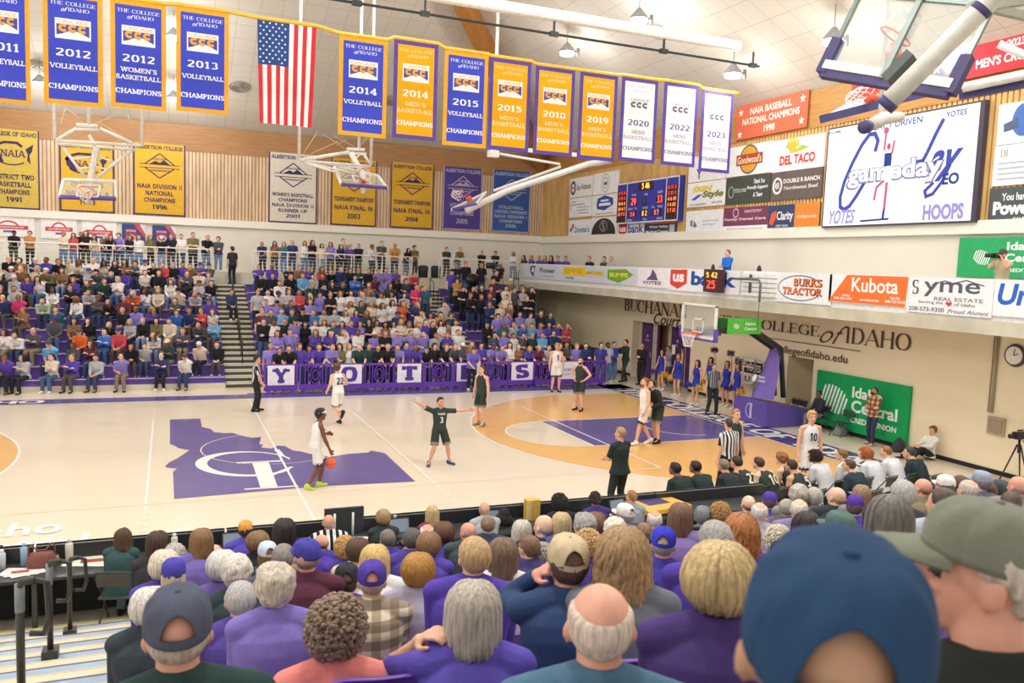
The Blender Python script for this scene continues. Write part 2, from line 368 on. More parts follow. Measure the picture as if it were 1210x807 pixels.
    b.tube([hp((0,.086,.016)),hp((0,.102,-.012)),hp((0,.112,-.03))],[.010,.012,.015],10); b.ell(hp((0,.106,-.031)),(.018,.013,.011),Rm,10,8)
    b.ell(hp((0,.086,-.062)),(.024,.012,.010),Rm,12,8)
    for s in(-1,1):
        b.ell(hp((s*.080,-.008,-.01)),(.010,.021,.033),Rm@Matrix.Rotation(s*.35,3,'Z')@Matrix.Rotation(.15,3,'X'),12,10)
    Hi=HM.inverted()
    Hn=np.array(Hi)
    def asg(c):
        q=c@Hn[:3,:3].T+Hn[:3,3]; x=np.abs(q[:,0]);y=q[:,1];z=q[:,2]; r=np.zeros(len(c),int)
        fr=y>.066
        r[fr&(x>.017)&(x<.046)&(np.abs(z-.004)<.0075)]=1
        r[fr&(x>.012)&(x<.05)&(np.abs(z-.027-.004)<.006)]=2
        r[(y>.075)&(x<.026)&(np.abs(z+.064)<.0095)]=3
        return r
    slots=[SK,M_EYE,M_BROW,M_LIP]
    out={'body':remesh(b,p.vox,2,'person_body',slots,asg,dec=p.dec),'HM':HM}
    # top
    g=.018; t=MB(); t.use(SK)
    lo=[(-.10,.178*wf+.012,.135*wf+.012,0),(-.02,.176*wf+.008,.13*wf+.008,0)]+[q for q in prof[2:-1]] if not p.tuck else prof[1:-1]
    t.loft([ring(*q[:3],g if q[0]>-.1 else g,q[3]) for q in lo]+[ring(.985,.078,.076,0,0)]+([(Nk+nd*.02,rt(1)*.070,yv*.072)] if p.trap else []),22)
    if f:
        for s in(-1,1):
            c,u=spine(.62); t.ell(c+rt(.6)*s*.07+u.cross(rt(.6))*.088*wf,(.068,.06,.068),None,12,8)
    if p.trap: t.tube([spine(.85)[0],Nk,Nk+nd*.02,Nk+nd*.06],[.09,.085,.08,.076],16)
    if p.sleeve!='none' or True:
        for S in(Ls,Rs):
            if p.sleeve=='none':
                c=spine(.97)[0]; S2=S.lerp(c,.28); t.tube([S2,c+un*.005],[.056,.066],10)
            else:
                t.tube([S,spine(.95)[0]+un*(.02+p.trap)],[.064+p.trap*.3,.068+p.trap*.5],12); t.ell(S,(.066+p.trap*.2,)*3,None,12,8)
    k=.88 if f else 1.
    if p.sleeve=='short':
        for S,E in((Ls,Le),(Rs,Re)): t.tube([S,S.lerp(E,.5),S.lerp(E,.8)],[.064*k,.062*k,.064*k],14)
    elif p.sleeve=='long':
        for S,E,Wr in((Ls,Le,Lw),(Rs,Re,Rw)):
            seg(t,S,E,.064*k,.056*k,14); seg(t,E,Wr.lerp(E,.06),.058*k,.041*k,14,.004,.3)
    out['top']=remesh(t,p.vox,2,'person_top',[SK],dec=p.dec*.7)
    # bottom
    q=MB(); q.use(SK)
    if p.legs=='skirt':
        q.loft([ring(.3,.14*wf,.11*wf,.0),ring(.1,.175*wf,.135*wf,0),ring(-.12,.21*wf,.17*wf),ring(-.36,.25*wf,.205*wf)],26)
    else:
        q.loft([ring(.14,.135*wf,.098*wf,.004),ring(.05,.155*wf,.112*wf,.004),ring(-.04,.162*wf,.118*wf,.006),ring(-.14,.12,.1,.0)],20)
        for K0,K,A in((Lh,Lk,La),(Rh,Rk,Ra)):
            rr=.092*(.5+.5*wf)+.012
            if p.legs=='short':
                e=K0.lerp(K,.88); q.tube([K0+Vector((0,0,.02)),K0.lerp(K,.4),e],[rr-.004,rr,rr+.004],16)
            else:
                seg(q,K0,K,rr,.07,14); seg(q,K,A.lerp(K,.04),.068,.058,14,.004,.2)
    def hem(c):
        r=np.zeros(len(c),int)
        if p.legs!='short': return r
        for K0,K in((Lh,Lk),(Rh,Rk)):
            a=np.array(K0); dd=np.array(K)-a; L2=(dd*dd).sum(); tt=((c-a)@dd)/L2; dist=np.linalg.norm(c-a-tt[:,None]*dd,axis=1); r[(tt>.76)&(dist<.15)]=1
        return r
    out['bottom']=remesh(q,p.vox,1,'person_bottom',[SK,SK] if p.legs=='short' else [SK],hem,dec=p.dec*.7)
    out['shoe']=[]
    for A,fy,pt in((La,p.fy[0],p.pitch[0]),(Ra,p.fy[1],p.pitch[1])):
        s=MB(); s.use(SK)
        fd=Vector((-math.sin(fy)*math.cos(pt),math.cos(fy)*math.cos(pt),math.sin(pt))); sx=Vector((math.cos(fy),math.sin(fy),0)); su=sx.cross(fd)
        c=A-su*.03; rg=[]
        for tt,w,h in((-.075,.022,.03),(-.068,.036,.052),(-.03,.043,.062),(.03,.043,.052),(.09,.049,.040),(.14,.048,.034),(.185,.036,.028),(.2,.018,.016)):
            rg.append((c+fd*tt+su*(h-.05),sx*w,su*h))
        s.loft(rg,16); s.tube([A-su*.02,A+su*.045],[.048,.046],12)
        out['shoe'].append(remesh(s,min(p.vox,.012),1,'person_shoe',[SK],dec=p.dec*.7))
    cc,cu=spine(.62); cx=rt(.62); cy=cu.cross(cx); CM=Matrix((cx,cy,cu)).transposed().to_4x4(); CM.translation=cc; out['CM']=CM
    return out
def fabric(h,var=.10): return mat('fabric_'+h,h,.85,.15,var=var*.8,scale=14,bump=.12,bscale=160)
def skinm(h): return mat('skin_'+h,h,.5,.35,var=.06,scale=25)
def hairm(h): return mat('hair_'+h,h,.45,.4,var=.35,scale=30,stretch=(3,3,.35),bump=.3,bscale=90)
M_EYE=mat('eye_dark','3A2A22',.3,.5); M_BROW=mat('eyebrow_brown','6A4B38',.8); M_LIP=mat('lip_rose','B9706A',.45)
# ---- hair, in head space
def dome(thick,front=.078,side=.012,back=-.075,seed=0,amp=.003,freq=30,nu=40,nv=30,bald=None,vol=0.,name='hair'):
    mb=MB(); mb.sm=True; C=Vector((0,-.012,.025)); R=(.077,.098,.097); vs=[]
    for i in range(nv+1):
        th=PI*i/nv
        for k in range(nu):
            a=2*PI*k/nu; d=Vector((math.sin(th)*math.sin(a),math.sin(th)*math.cos(a),math.cos(th)))
            r=1/math.sqrt((d.x/R[0])**2+(d.y/R[1])**2+(d.z/R[2])**2); q=C+d*r
            ca=math.cos(a)
            hl= side+(front-side)*smooth01(.15,.75,ca) if ca>0 else side+(back-side)*smooth01(.1,.65,-ca)
            w=smooth01(hl-.012,hl+.012,q.z)
            if bald is not None: w*=1-smooth01(bald-.02,bald+.015,q.z+.25*max(0,-q.y-.05))
            n=noise.noise(q*freq+Vector((seed*7.3,seed,0)))+.5*noise.noise(q*freq*2.3+Vector((seed,0,3)))
            t=thick*(1+vol*smooth01(0,.1,q.z))
            vs.append(C+d*(r*(1-.12*(1-w))+w*(t+amp*n)))
    fs=[(i*nu+k,(i+1)*nu+k,(i+1)*nu+(k+1)%nu,i*nu+(k+1)%nu) for i in range(nv) for k in range(nu)]
    mb.use(SK,True); mb.add(vs,fs); return mb
def locks(mb,L,n=80,a0=62,a1=298,r=.014,seed=1,wave=0.,wfreq=40.,flare=.0,inward=0.,segs=9,part=0.,thick=.012,lj=.05):
    rnd=random.Random(seed); C=Vector((0,-.012,.025)); R=(.077+thick,.098+thick,.097+thick)
    for j in range(n):
        a=math.radians(a0+(a1-a0)*(j+.5)/n+rnd.uniform(-2,2)); el0=rnd.uniform(.05,.5); pts=[];rs=[]
        Lj=L*(1-rnd.random()*lj*2); ph=rnd.uniform(0,6.28); off=rnd.uniform(-.004,.006)
        for i in range(segs):
            t=i/(segs-1)
            el=el0+(1.62-el0)*min(1,t*2.4)
            d=Vector((math.sin(el)*math.sin(a),math.sin(el)*math.cos(a),math.cos(el)))
            q=C+Vector((d.x*(R[0]+off),d.y*(R[1]+off),d.z*(R[2]+off)))
            if t*2.4>1:
                s=(t-1/2.4)/(1-1/2.4)
                q.z-=s*(Lj); k=1+flare*s-inward*s*s; q.x=q.x*k; q.y=C.y+(q.y-C.y)*k
            if wave: 
                q+=Vector((math.sin(ph+q.z*wfreq),math.cos(ph*1.7+q.z*wfreq),0))*wave*min(1,t*2)
            pts.append(q); rs.append(r*(.75+.35*math.sin(PI*min(1,t*1.2)))*(1 if t<.85 else .55))
        mb.tube(pts,rs,5,True)
    return mb
def curls(mb,n,rad,r,seed,zlo=-.06,jit=.015):
    rnd=random.Random(seed); C=Vector((0,-.012,.025))
    for j in range(n):
        z=rnd.uniform(-1,1); a=rnd.uniform(0,2*PI); s=math.sqrt(1-z*z); d=Vector((s*math.sin(a),s*math.cos(a),z))
        q=C+Vector((d.x*(.077+rad),d.y*(.098+rad),d.z*(.097+rad)))*(1+rnd.uniform(-jit,jit)*3)
        if q.z<zlo or (q.y>.045 and q.z<.08): continue
        k=r*rnd.uniform(.7,1.25); mb.ell(q,(k,k,k*.8),Matrix.Rotation(rnd.uniform(0,3),3,'X'),7,5)
    return mb
HAIRS={}
def hair_mesh(style,seed=0):
    k=(style,seed)
    if k in HAIRS: return HAIRS[k]
    if style=='short': mb=dome(.012,seed=seed,amp=.004,back=-.06)
    elif style=='crop': mb=dome(.007,seed=seed,amp=.002,back=-.05)
    elif style=='messy': mb=dome(.024,seed=seed,amp=.012,freq=28,back=-.065,side=-.01,vol=.3,nu=60,nv=44)
    elif style=='bald': mb=dome(.005,seed=seed,amp=.002,bald=.075,back=-.055)
    elif style=='fringe': mb=dome(.007,seed=seed,amp=.002,bald=.02,back=-.055)
    elif style=='thin': mb=dome(.006,seed=seed,amp=.002,front=.1,bald=.095,back=-.06)
    elif style=='long': mb=locks(dome(.012,seed=seed,side=-.03,amp=.003),.26,90,62,298,.0125,seed,flare=.12)
    elif style=='mid': mb=locks(dome(.013,seed=seed,side=-.03,amp=.003),.16,90,60,300,.0125,seed,flare=.12)
    elif style=='wavy': mb=locks(dome(.016,seed=seed,side=-.03,amp=.006),.25,100,60,300,.0125,seed,wave=.009,wfreq=55,flare=.25,segs=18)
    elif style=='bob': mb=locks(dome(.018,seed=seed,side=-.02,amp=.004,vol=.25),.085,100,58,302,.0135,seed,inward=.16,thick=.02,lj=.1)
    elif style=='curly': mb=curls(dome(.022,seed=seed,side=-.05,back=-.09,amp=.01,freq=35,nu=50,nv=40),1500,.030,.0105,seed,-.085,.02)
    elif style=='afro': mb=curls(dome(.05,seed=seed,side=-.05,back=-.08,amp=.01),1300,.056,.013,seed,-.07)
    elif style=='pony':
        mb=dome(.011,seed=seed,side=-.005,amp=.003); rnd=random.Random(seed)
        for j in range(26):
            a=rnd.uniform(0,6.28); q=.018*math.sqrt(rnd.random()); ox,oz=q*math.cos(a),q*math.sin(a)
            mb.tube([(ox*.6,-.10,.03+oz*.6),(ox,-.135,.025+oz),(ox*1.5,-.15,-.03),(ox*1.6,-.14+oz,-.12),(ox*1.3,-.13+oz,-.2-rnd.random()*.05)],[.006,.009,.011,.010,.004],5)
    elif style=='undercap': mb=locks(dome(.002,seed=seed,side=-.03,amp=.001),.13,80,62,298,.011,seed,flare=.1,thick=-.004)
    elif style=='bun':
        mb=curls(dome(.011,seed=seed,side=-.005,amp=.003),0,.03,.01,seed); mb.ell((0,-.10,.085),(.042,.035,.04),None,14,10)
    elif style=='beard':
        mb=MB(); mb.use(SK,True); mb.ell((0,.045,-.075),(.062,.058,.05),None,18,12)
    HAIRS[k]=mb.mesh('hair_'+style); return HAIRS[k]
def cap_mesh(kind):
    k='cap_'+kind
    if k in HAIRS: return HAIRS[k]
    mb=MB(); mb.use(SK,True); nu,nv=(168,40) if kind=='open' else (96,22); C=Vector((0,-.010,.035))
    back=kind in('open','openflip')
    def surf(a,t,o):
        prof=math.sin(t*PI/2)**.8; cz=math.cos(t*PI/2)**.62 if t<1 else 0
        rx,ry=(.089-o)*cz,(.110-o)*cz
        seam=min(abs(((a/(PI/3))+.5)%1-.5)*PI/3,1); rr=1-.018*math.exp(-(seam/.045)**2)*cz
        puck=.0025*math.sin(a*9+t*4)*math.exp(-((t-.55)/.3)**2)
        return C+Vector((math.sin(a)*(rx*rr+puck),math.cos(a)*(ry*rr+puck),(.112-o)*prof*(1.0)+ (.012*math.cos(a) if t<.3 else .012*math.cos(a)*(1-(t-.3)/.7))))
    k0=round(.13*nv); rows=list(range(k0+1))+list(range(k0,nv+1)) ; vs=[]; NR_=len(rows)
    def hcol(a): d=abs(a-PI); return back and d<.5
    def tt(r,a):
        t=rows[r]/nv
        if r>k0 and hcol(a): t0=k0/nv+.42*math.sqrt(max(0,1-((a-PI)/.5)**2)); t=t0+(t-k0/nv)/(1-k0/nv)*(1-t0)
        return t
    for lay,o in((0,0),(1,.005)):
        for r in range(NR_):
            for j in range(nu): vs.append(surf(2*PI*j/nu,tt(r,2*PI*j/nu),o))
    L=NR_*nu; fs=[]
    for r in range(NR_-1):
        for j in range(nu):
            j2=(j+1)%nu; q=(r*nu+j,r*nu+j2,(r+1)*nu+j2,(r+1)*nu+j)
            if r==k0:
                if hcol(2*PI*j/nu) or hcol(2*PI*j2/nu): fs.append((q[0],q[1],q[1]+L,q[0]+L)); fs.append((q[3],q[2],q[2]+L,q[3]+L))
                continue
            fs.append(q[::-1]); fs.append(tuple(x+L for x in q))
            if r==0: fs.append((q[0],q[1],q[1]+L,q[0]+L))
    mb.add(vs,fs); mb.ell(C+Vector((0,0,.113)),(.008,.008,.005),None,10,6)
    # brim
    if kind!='beanie':
        vs=[];n=18;m=7
        for lay in(0,1):
            for i in range(m+1):
                for j in range(n+1):
                    s=-1+2*j/n; a=s*.95; rim=surf(a%(2*PI),0,.002); out=.078*(i/m)*(1-abs(s)**3.2)**.6
                    vs.append(rim+Vector((0,out,-.012*(i/m)-.012*(s*s)*(i/m)-(.004 if lay else 0)+.004)))
        L=(m+1)*(n+1); fs=[]
        for i in range(m):
            for j in range(n):
                q=(i*(n+1)+j,i*(n+1)+j+1,(i+1)*(n+1)+j+1,(i+1)*(n+1)+j); fs.append(q);fs.append(tuple(x+L for x in q)[::-1])
        for j in range(n): fs.append((m*(n+1)+j,m*(n+1)+j+1,m*(n+1)+j+1+L,m*(n+1)+j+L))
        mb.add(vs,fs)
    HAIRS[k]=mb.mesh(k); return HAIRS[k]
FIG={}
def figure(key):
    if key not in FIG:
        if key[:2] in('si','st') and key not in('sidehand','stand_j'): POSES[key].dec=.22
        FIG[key]=make_figure(POSES[key])
    return FIG[key]
def shared(name,me,m,parent,mw=None):
    o=bpy.data.objects.new(name,me); COL.objects.link(o); o.parent=parent
    if mw is not None: o.matrix_local=mw
    for i,x in enumerate(m if isinstance(m,(list,tuple)) else [m]):
        o.material_slots[i].link='OBJECT'; o.material_slots[i].material=x
    return o
def number(o,key,txt,hexcol,back=True,h=.2,w=None,up=.0):
    CM=FIG[key]['CM']; mb=MB(); pl=Plane((0,0,0),((1,0,0) if back else (-1,0,0)),(0,0,1)); put(mb,pl,block(txt) if txt[0].isdigit() else bfont(txt,.03),0,up,h,w,P(hexcol,.6),0)
    sg=-1 if back else 1; f=POSES[key].wf
    mb.v=[(x,sg*(.145*f-(x*x)*1.6),z) for x,y,z in mb.v]
    q=mb.build('number' if txt[0].isdigit() else 'lettering',o); q.matrix_local=CM; return q
def person(key,loc,rz,label,group=None,skin='E3B296',hair=('short','5A4331',0),top='6A6A6A',bottom='3B4252',shoes='4A4644',cap=None,scale=1.,topm=None,topname='shirt',botm=None,trim=None,botname='trousers',beard=None,sx=1.,hs=1.):
    F=figure(key); me=F['body']
    o=bpy.data.objects.new('person',me); COL.objects.link(o); o.location=loc; o.rotation_euler=(0,0,rz); o.scale=(scale*sx,scale*sx,scale)
    o.material_slots[0].link='OBJECT'; o.material_slots[0].material=skinm(skin)
    tag(o,label,'person',group)
    o_top=shared(topname,F['top'],topm or fabric(top),o)
    if bottom:
        bm_=botm or fabric(bottom); shared(botname,F['bottom'],[bm_,fabric(trim) if trim else bm_] if len(F['bottom'].materials)>1 else bm_,o)
    if shoes:
        for q in F['shoe']: shared('shoe',q,fabric(shoes),o)
    HM=F['HM']@Matrix.Scale(hs,4)
    if hair:
        shared('hair',hair_mesh(hair[0],hair[2] if len(hair)>2 else 0),hairm(hair[1]),o,HM)
    if beard: shared('beard',hair_mesh('beard'),hairm(beard),o,HM)
    if cap:
        kind,ch=cap[:2]; cm=HM
        if len(cap)>2: cm=HM@cap[2]
        shared('beanie' if kind=='beanie' else 'cap',cap_mesh(kind),fabric(ch),o,cm)
    return o
# ------------------------------------------------------------------ the hall
XW,YW=17.5,22.0
BX=15.35   # balcony face
PUR='5A459C'; PURD='4A3F8F'; GOLD='E9A62B'
def wood(name,h,stretch): return mat(name,h,.5,.3,var=.16,scale=3,stretch=stretch)
m_maple=mat('court_maple','E6DAC5',.2,.5,var=.055,scale=2.2,stretch=(.5,14,1))
m_mapo=mat('court_stained_maple','E9B873',.2,.5,var=.07,scale=2.2,stretch=(.5,14,1))
m_cpur=mat('court_purple_paint','60579A',.2,.5,var=.05,scale=2)
m_cnavy=mat('court_navy_paint','3F3F78',.2,.5,var=.05,scale=2)
m_cwhite=mat('court_white_paint','F4F2EE',.25,.5,var=.02)
fl=MB(); fl.use(m_maple); fl.quad((-26,-26,0),(XW+1.8,-26,0),(XW+1.8,YW,0),(-26,YW,0))
FP=Plane((0,0,0),(1,0,0),(0,1,0))
for s in(-1,1):
    arc=[(s*(12.75-6.85*math.cos(a)),6.85*math.sin(a)) for a in [PI/2*1.0*(i/24) for i in range(-24,25)]]
    arc=[q for q in arc if abs(q[1])<6.72]
    pts=[(s*14.3,-6.72)]+arc+[(s*14.3,6.72)]
    fl.use(m_mapo); fl.quad(*[(x,y,.002) for x,y in (pts if s>0 else pts[::-1])])
    linep(fl,FP,[(s*14.3,-6.72)]+arc+[(s*14.3,6.72)],.06,m_cwhite,.005)
    fl.use(m_maple); discp(fl,FP,s*8.53,0,1.83,None,m_maple,.004,40); ringp(fl,FP,s*8.53,0,1.83,1.83,.05,m_cwhite,.0055)
    fl.use(m_cpur); x0,x1=sorted((s*8.53,s*14.3)); rectp(fl,FP,x0,x1,-1.83,1.83,m_cpur,.006)
    linep(fl,FP,[(s*14.3,1.83),(s*8.53,1.83),(s*8.53,-1.83),(s*14.3,-1.83)],.05,m_cwhite,.0075)
    ringp(fl,FP,s*12.75,0,1.25,1.25,.05,m_cwhite,.0075,90 if s>0 else -90,270 if s>0 else 90)
    for yy in(2.2,3.1,3.9,-2.2,-3.1,-3.9): pass
    x0,x1=sorted((s*14.33,s*15.6)); rectp(fl,FP,x0,x1,-9,8.95,m_cnavy,.006)
    PL=Plane((0,0,0),(0,-s,0),(s,0,0))
    for txt,y,w in(('THE',6.4,2.2),('COLLEGE',2.1,5.2),('OF',-1.6,1.4),('IDAHO',-5.3,4.4)): put(fl,PL,stroke_text(txt,.24,.14,.12,.1),-s*y*1.0,14.97,.98,w*1.04,m_cwhite,.009)
rectp(fl,FP,-26,0.05,7.85,8.7,m_cpur,.006); rectp(fl,FP,.05,15.6,7.85,8.95,m_cpur,.006)
put(fl,FP,stroke_text('IDAHO',.24,.14,.12,.1),-7.9,8.27,.6,3.2,m_cwhite,.009)
for pts in([(-14.33,-7.62),(14.33,-7.62)],[(-14.33,7.62),(14.33,7.62)],[(0,-7.62),(0,7.62)],[(-3,-4.5),(-3,4.5)],[(3,-4.5),(3,4.5)],[(9,-4.5),(9,4.5)],[(-9,-4.5),(9,-4.5)],[(-9,4.5),(9,4.5)],[(14.33,-7.62),(14.33,7.62)]):
    t=abs(pts[0][1])==4.5 and pts[0][1]==pts[1][1]
    if t: continue
    linep(fl,FP,pts,.055,m_cwhite,.010)
m_faint=mat('court_faint_line','EDE2CC',.2,.5,var=.02)
for y in(-4.5,4.5): linep(fl,FP,[(-9,y),(9,y)],.05,m_faint,.005)
for x in(-3,3):
    for k in range(5):
        for sg in(-1,1): linep(fl,FP,[(x,sg*(4.65+.36*k)),(x,sg*(4.8+.36*k))],.05,m_cwhite,.010)
# state outline at centre court with the letters
z1=lambda q:(150+q[0]/4.033,460+q[1]/4.033)
idaho=[(205,145),(350,140),(357,180),(400,190),(415,205),(470,210),(500,208),(560,225),(600,232),(640,228),(630,262),(650,266),(640,278),(690,283),(715,270),(750,270),(790,292),(830,297),(870,308),(960,322),(1000,318),(1060,308),(1150,302),(1165,293),(1205,300),(1230,306),(1374,440),(920,462),(225,523),(220,395),(238,378),(200,375),(180,370),(200,350),(240,330),(285,300),(300,290),(245,280),(225,268),(205,262)]
ip=[onz(*z1(q)) for q in idaho]
bmt=bmesh.new(); fcs=bmt.faces.new([bmt.verts.new((p.x,p.y,.0065)) for p in ip]); bmesh.ops.triangulate(bmt,faces=[fcs]); bmt.verts.index_update()
fl.use(m_cpur); fl.add([v.co[:] for v in bmt.verts],[[v.index for v in f.verts][::1] for f in bmt.faces]); bmt.free()
ringp(fl,FP,0,0,1.83,1.83,.03,m_faint,.009)
def cpx(px,d=.012): fl.use(m_cwhite); fl.quad(*[(p.x,p.y,d) for p in [onz(*z1(q)) for q in px]])
co=onz(*z1((560,357))); 
O=[z1((565+240*math.cos(a)-0,357-60*math.sin(a))) for a in [math.radians(28+ (332-28)*i/36) for i in range(37)]]
I=[z1((585+172*math.cos(a)*1.18,355-53*math.sin(a))) for a in [math.radians(20+(340-20)*i/36) for i in range(37)]]
for i in range(36):
    fl.use(m_cwhite); fl.quad(*[(p.x,p.y,.0095) for p in [onz(*q) for q in (O[i],O[i+1],I[i+1],I[i])]])
cpx([(700,290),(725,288),(752,318),(735,322)]); cpx([(690,405),(780,370),(795,372),(700,412)])
cpx([(596,350),(675,347),(718,466),(636,470)]); cpx([(520,350),(735,340),(738,346),(525,355)]); cpx([(558,476),(815,460),(818,466),(562,481)])
q=onz(75,622); put(fl,FP,bfont('Idaho',.02),q.x-.95,q.y,.75,1.9,m_cwhite,.012); q=onz(104,636); put(fl,FP,bfont('Central',.02),q.x-1.25,q.y-.1,.75,2.5,m_cwhite,.012)
# floor decal near the far three-point area
fl.use(m_cnavy)
fl.build('floor',kind='structure')
# walls
m_cream=mat('wall_cream_paint','E6E1D4',.7,.2,var=.02,scale=.6); m_tan=mat('wall_tan_paint','F3E5C6',.65,.2,var=.03,scale=.5)
m_trim=mat('trim_white_paint','EFEBDF',.6,.2,var=.02)
m_slat=wood('slat_wood','D6BC9C',(1,1,.25)); m_slatb=wood('slat_backing_wood','B58D5E',(1,1,.25)); m_head=wood('header_wood','A87C50',(.35,.35,5))
m_slat2=wood('slat_golden_wood','D8B070',(1,1,.25))
w=MB()
w.use(m_cream).box(-26,XW,YW,YW+.3,0,6.35); w.use(m_slatb).box(-26,XW,YW,YW+.3,6.35,9.95); w.build('wall_far',kind='structure')
w=MB(); w.use(m_slat)
x=-14.
while x<XW-.1: w.box(x,x+.115,YW-.05,YW,6.7,9.95); x+=.165
w.build('trim_5',kind='structure')
w=MB(); w.use(m_head).box(-26,XW,YW-.08,YW+.3,9.95,11.2); w.build('trim_6',kind='structure')
w=MB(); w.use(m_trim).box(-26,XW,YW-.14,YW,6.35,6.7); w.build('trim_1',kind='structure')
w=MB()
w.use(m_tan).box(XW,XW+.3,11.3,YW,0,4); w.box(XW,XW+.3,6.6,11.3,2.62,4); w.box(XW,XW+.3,.75,6.6,0,4); w.box(XW,XW+.3,-.5,.75,2.2,4); w.box(XW,XW+.3,-16,-.5,0,4)
# alcove and door recess
w.box(XW+.3,XW+1.6,.75,.9,0,2.3); w.box(XW+.3,XW+1.6,-.65,-.5,0,2.3); w.box(XW+1.5,XW+1.6,-.6,.8,0,2.3); w.box(XW+.3,XW+1.6,-.6,.8,2.2,2.35)
w.box(XW+.3,XW+.9,11.3,11.45,0,2.8); w.box(XW+.3,XW+.9,6.45,6.6,0,2.8); w.box(XW+.3,XW+.9,6.5,11.4,2.62,2.8)
w.use(m_cream).box(XW,XW+.3,-16,YW,4,6.3); w.use(m_slatb).box(XW+.0,XW+.3,-16,YW,6.3,9.95); w.build('wall_right',kind='structure')
w=MB(); y=-12.; w.use(m_slat2)
while y<YW-.1: w.box(XW-.05,XW,y,y+.115,6.66,9.95); y+=.165
w.build('trim_3',kind='structure')
w=MB(); w.use(wood('header_golden_wood','BB8848',(.35,.35,5))).box(XW-.08,XW+.3,-16,YW,9.95,11.2); w.build('trim_4',kind='structure')
w=MB(); w.use(m_trim).box(XW-.14,XW,-16,YW,6.3,6.66); w.build('trim_2',kind='structure')
w=MB(); w.use(P('2A2826')); 
for a,b in((11.3,YW),(.75,6.6),(-16,-.5)): w.box(XW-.02,XW,a,b,0,.12)
w.build('baseboard_right',kind='structure')
# balcony and far walkway
m_conc=mat('concrete_edge','C9C6B4',.8,.15,var=.12,scale=1.5)
w=MB(); w.use(m_conc).box(BX+.02,XW,-16,20.3,3.78,4.12); w.use(P('EDEFF2')).box(BX+.06,BX+.16,-16,20.3,4.12,5.1); w.build('balcony_1',kind='structure')
w=MB(); w.use(m_conc).box(-26,XW,19.35,YW,3.6,4.15); w.build('walkway_floor',kind='structure')
# ceiling
SY,SX=.42,.53
def ceil_z(x,y): return 11.2+min(SY*(YW-abs(y)),SX*(XW-abs(x)))
m_ceil=bpy.data.materials.new('ceiling_tiles'); m_ceil.use_nodes=True; nt=m_ceil.node_tree; b=nt.nodes['Principled BSDF']; b.inputs['Roughness'].default_value=.85
tc=nt.nodes.new('ShaderNodeTexCoord'); br=nt.nodes.new('ShaderNodeTexBrick'); br.offset=0; br.inputs['Scale'].default_value=1; br.inputs['Brick Width'].default_value=.85; br.inputs['Row Height'].default_value=.85
br.inputs['Mortar Size'].default_value=.013; br.inputs['Mortar Smooth'].default_value=.2
br.inputs['Color1'].default_value=hexc('DDD6C8')+(1,); br.inputs['Color2'].default_value=hexc('D8D1C2')+(1,); br.inputs['Mortar'].default_value=hexc('BFB8AB')+(1,)
nt.links.new(tc.outputs['Object'],br.inputs['Vector']); nt.links.new(br.outputs[0],b.inputs['Base Color'])
w=MB(); w.use(m_ceil); pk=(0,0,11.2+SY*YW); c=[(-XW,-YW,11.2),(XW,-YW,11.2),(XW,YW,11.2),(-XW,YW,11.2)]
for i in range(4): w.add([c[i],c[(i+1)%4],pk],[(2,1,0)])
w.build('ceiling',kind='structure')
m_glu=wood('glulam_wood','B9803F',(6,.6,.6))
for i,s in enumerate((1,-1)):
    w=MB(); w.use(m_glu); w.bar((s*XW,YW,10.75),(0,0,pk[2]-.5),.55,.95); w.build('beam_%d'%(i+1),kind='structure')
# curtain tube and its black pipe
w=MB(); w.use(P('F1F1EC',.4)); a=ony(415,-22,-1);bq=ony(872,72,-1)
bq.z=a.z; w.tube([(a.x-6,-1,a.z),(bq.x,-1,a.z)],.16,14); cz=a.z
o=w.build('curtain_roller'); tag(o,'long white curtain roller tube hanging under the tiled ceiling','curtain roller')
w=MB(); w.use(P('35383A',.4)); a2=ony(640,38,-1); w.tube([(a2.x-14,-1,a2.z),(bq.x+.8,-1,a2.z)],.035,8)
for u in(420,500,652,782,888):
    q=ony(u,100,-1); w.bar((q.x,-1,a2.z),(q.x,-1,cz-.1),.05); w.obox((q.x,-1,a2.z),(1,0,0),(0,1,0),(0,0,1),.12,.06,.06)
o=w.build('black_pipe'); tag(o,'thin black hanging pipe with clamps just under the white roller tube','pipe')
# ---- high-bay lamps
m_lamp=mat('lamp_glow','FFFFFF',.3,.2,var=0,emit=9); m_hous=mat('lamp_housing','8E8E8C',.4,.5)
def lamp(x,y,label=None,drop=1.0,power=1.):
    z=ceil_z(x,y)-drop
    t=empty('ceiling_lamp',(x,y,z),0,label or 'round high-bay lamp hanging from the white tiled ceiling','lamp','high-bay lamps under the ceiling')
    w=MB(); w.use(m_hous,True); w.tube([(0,0,.34),(0,0,.22),(0,0,.1),(0,0,0)],[.07,.16,.27,.3],20); w.build('housing',t)
    w=MB(); w.use(P('6B6B6B')); w.tube([(0,0,.34),(0,0,drop)],.012,6); w.build('hanger',t)
    w=MB(); w.use(P('6B6B6B')); w.bar((.27,0,.08),(.46,0,.05),.05); w.build('arm',t)
    w=MB(); w.use(P('6B6B6B')); w.bar((.48,0,-.1),(.48,0,.2),.08); w.build('driver_box',t)
    w=MB(); w.use(m_lamp,True); w.tube([(0,0,-.12),(0,0,-.01)],[.26,.29],20); w.build('lens',t)
    l=bpy.data.lights.new('lamp_light','POINT'); l.shadow_soft_size=.35; l.energy=LAMP_W*power; l.color=(.97,.98,1.0); lo=bpy.data.objects.new('lamp_light',l); COL.objects.link(lo); lo.parent=t; lo.location=(0,0,-.2)
    return t
def on_ceiling(u,v,drop=1.):
    d=ray(u,v); t=5.
    while t<60:
        p=C0+d*t
        if p.z>ceil_z(p.x,p.y)-drop: return p
        t+=.05
    return C0+d*40
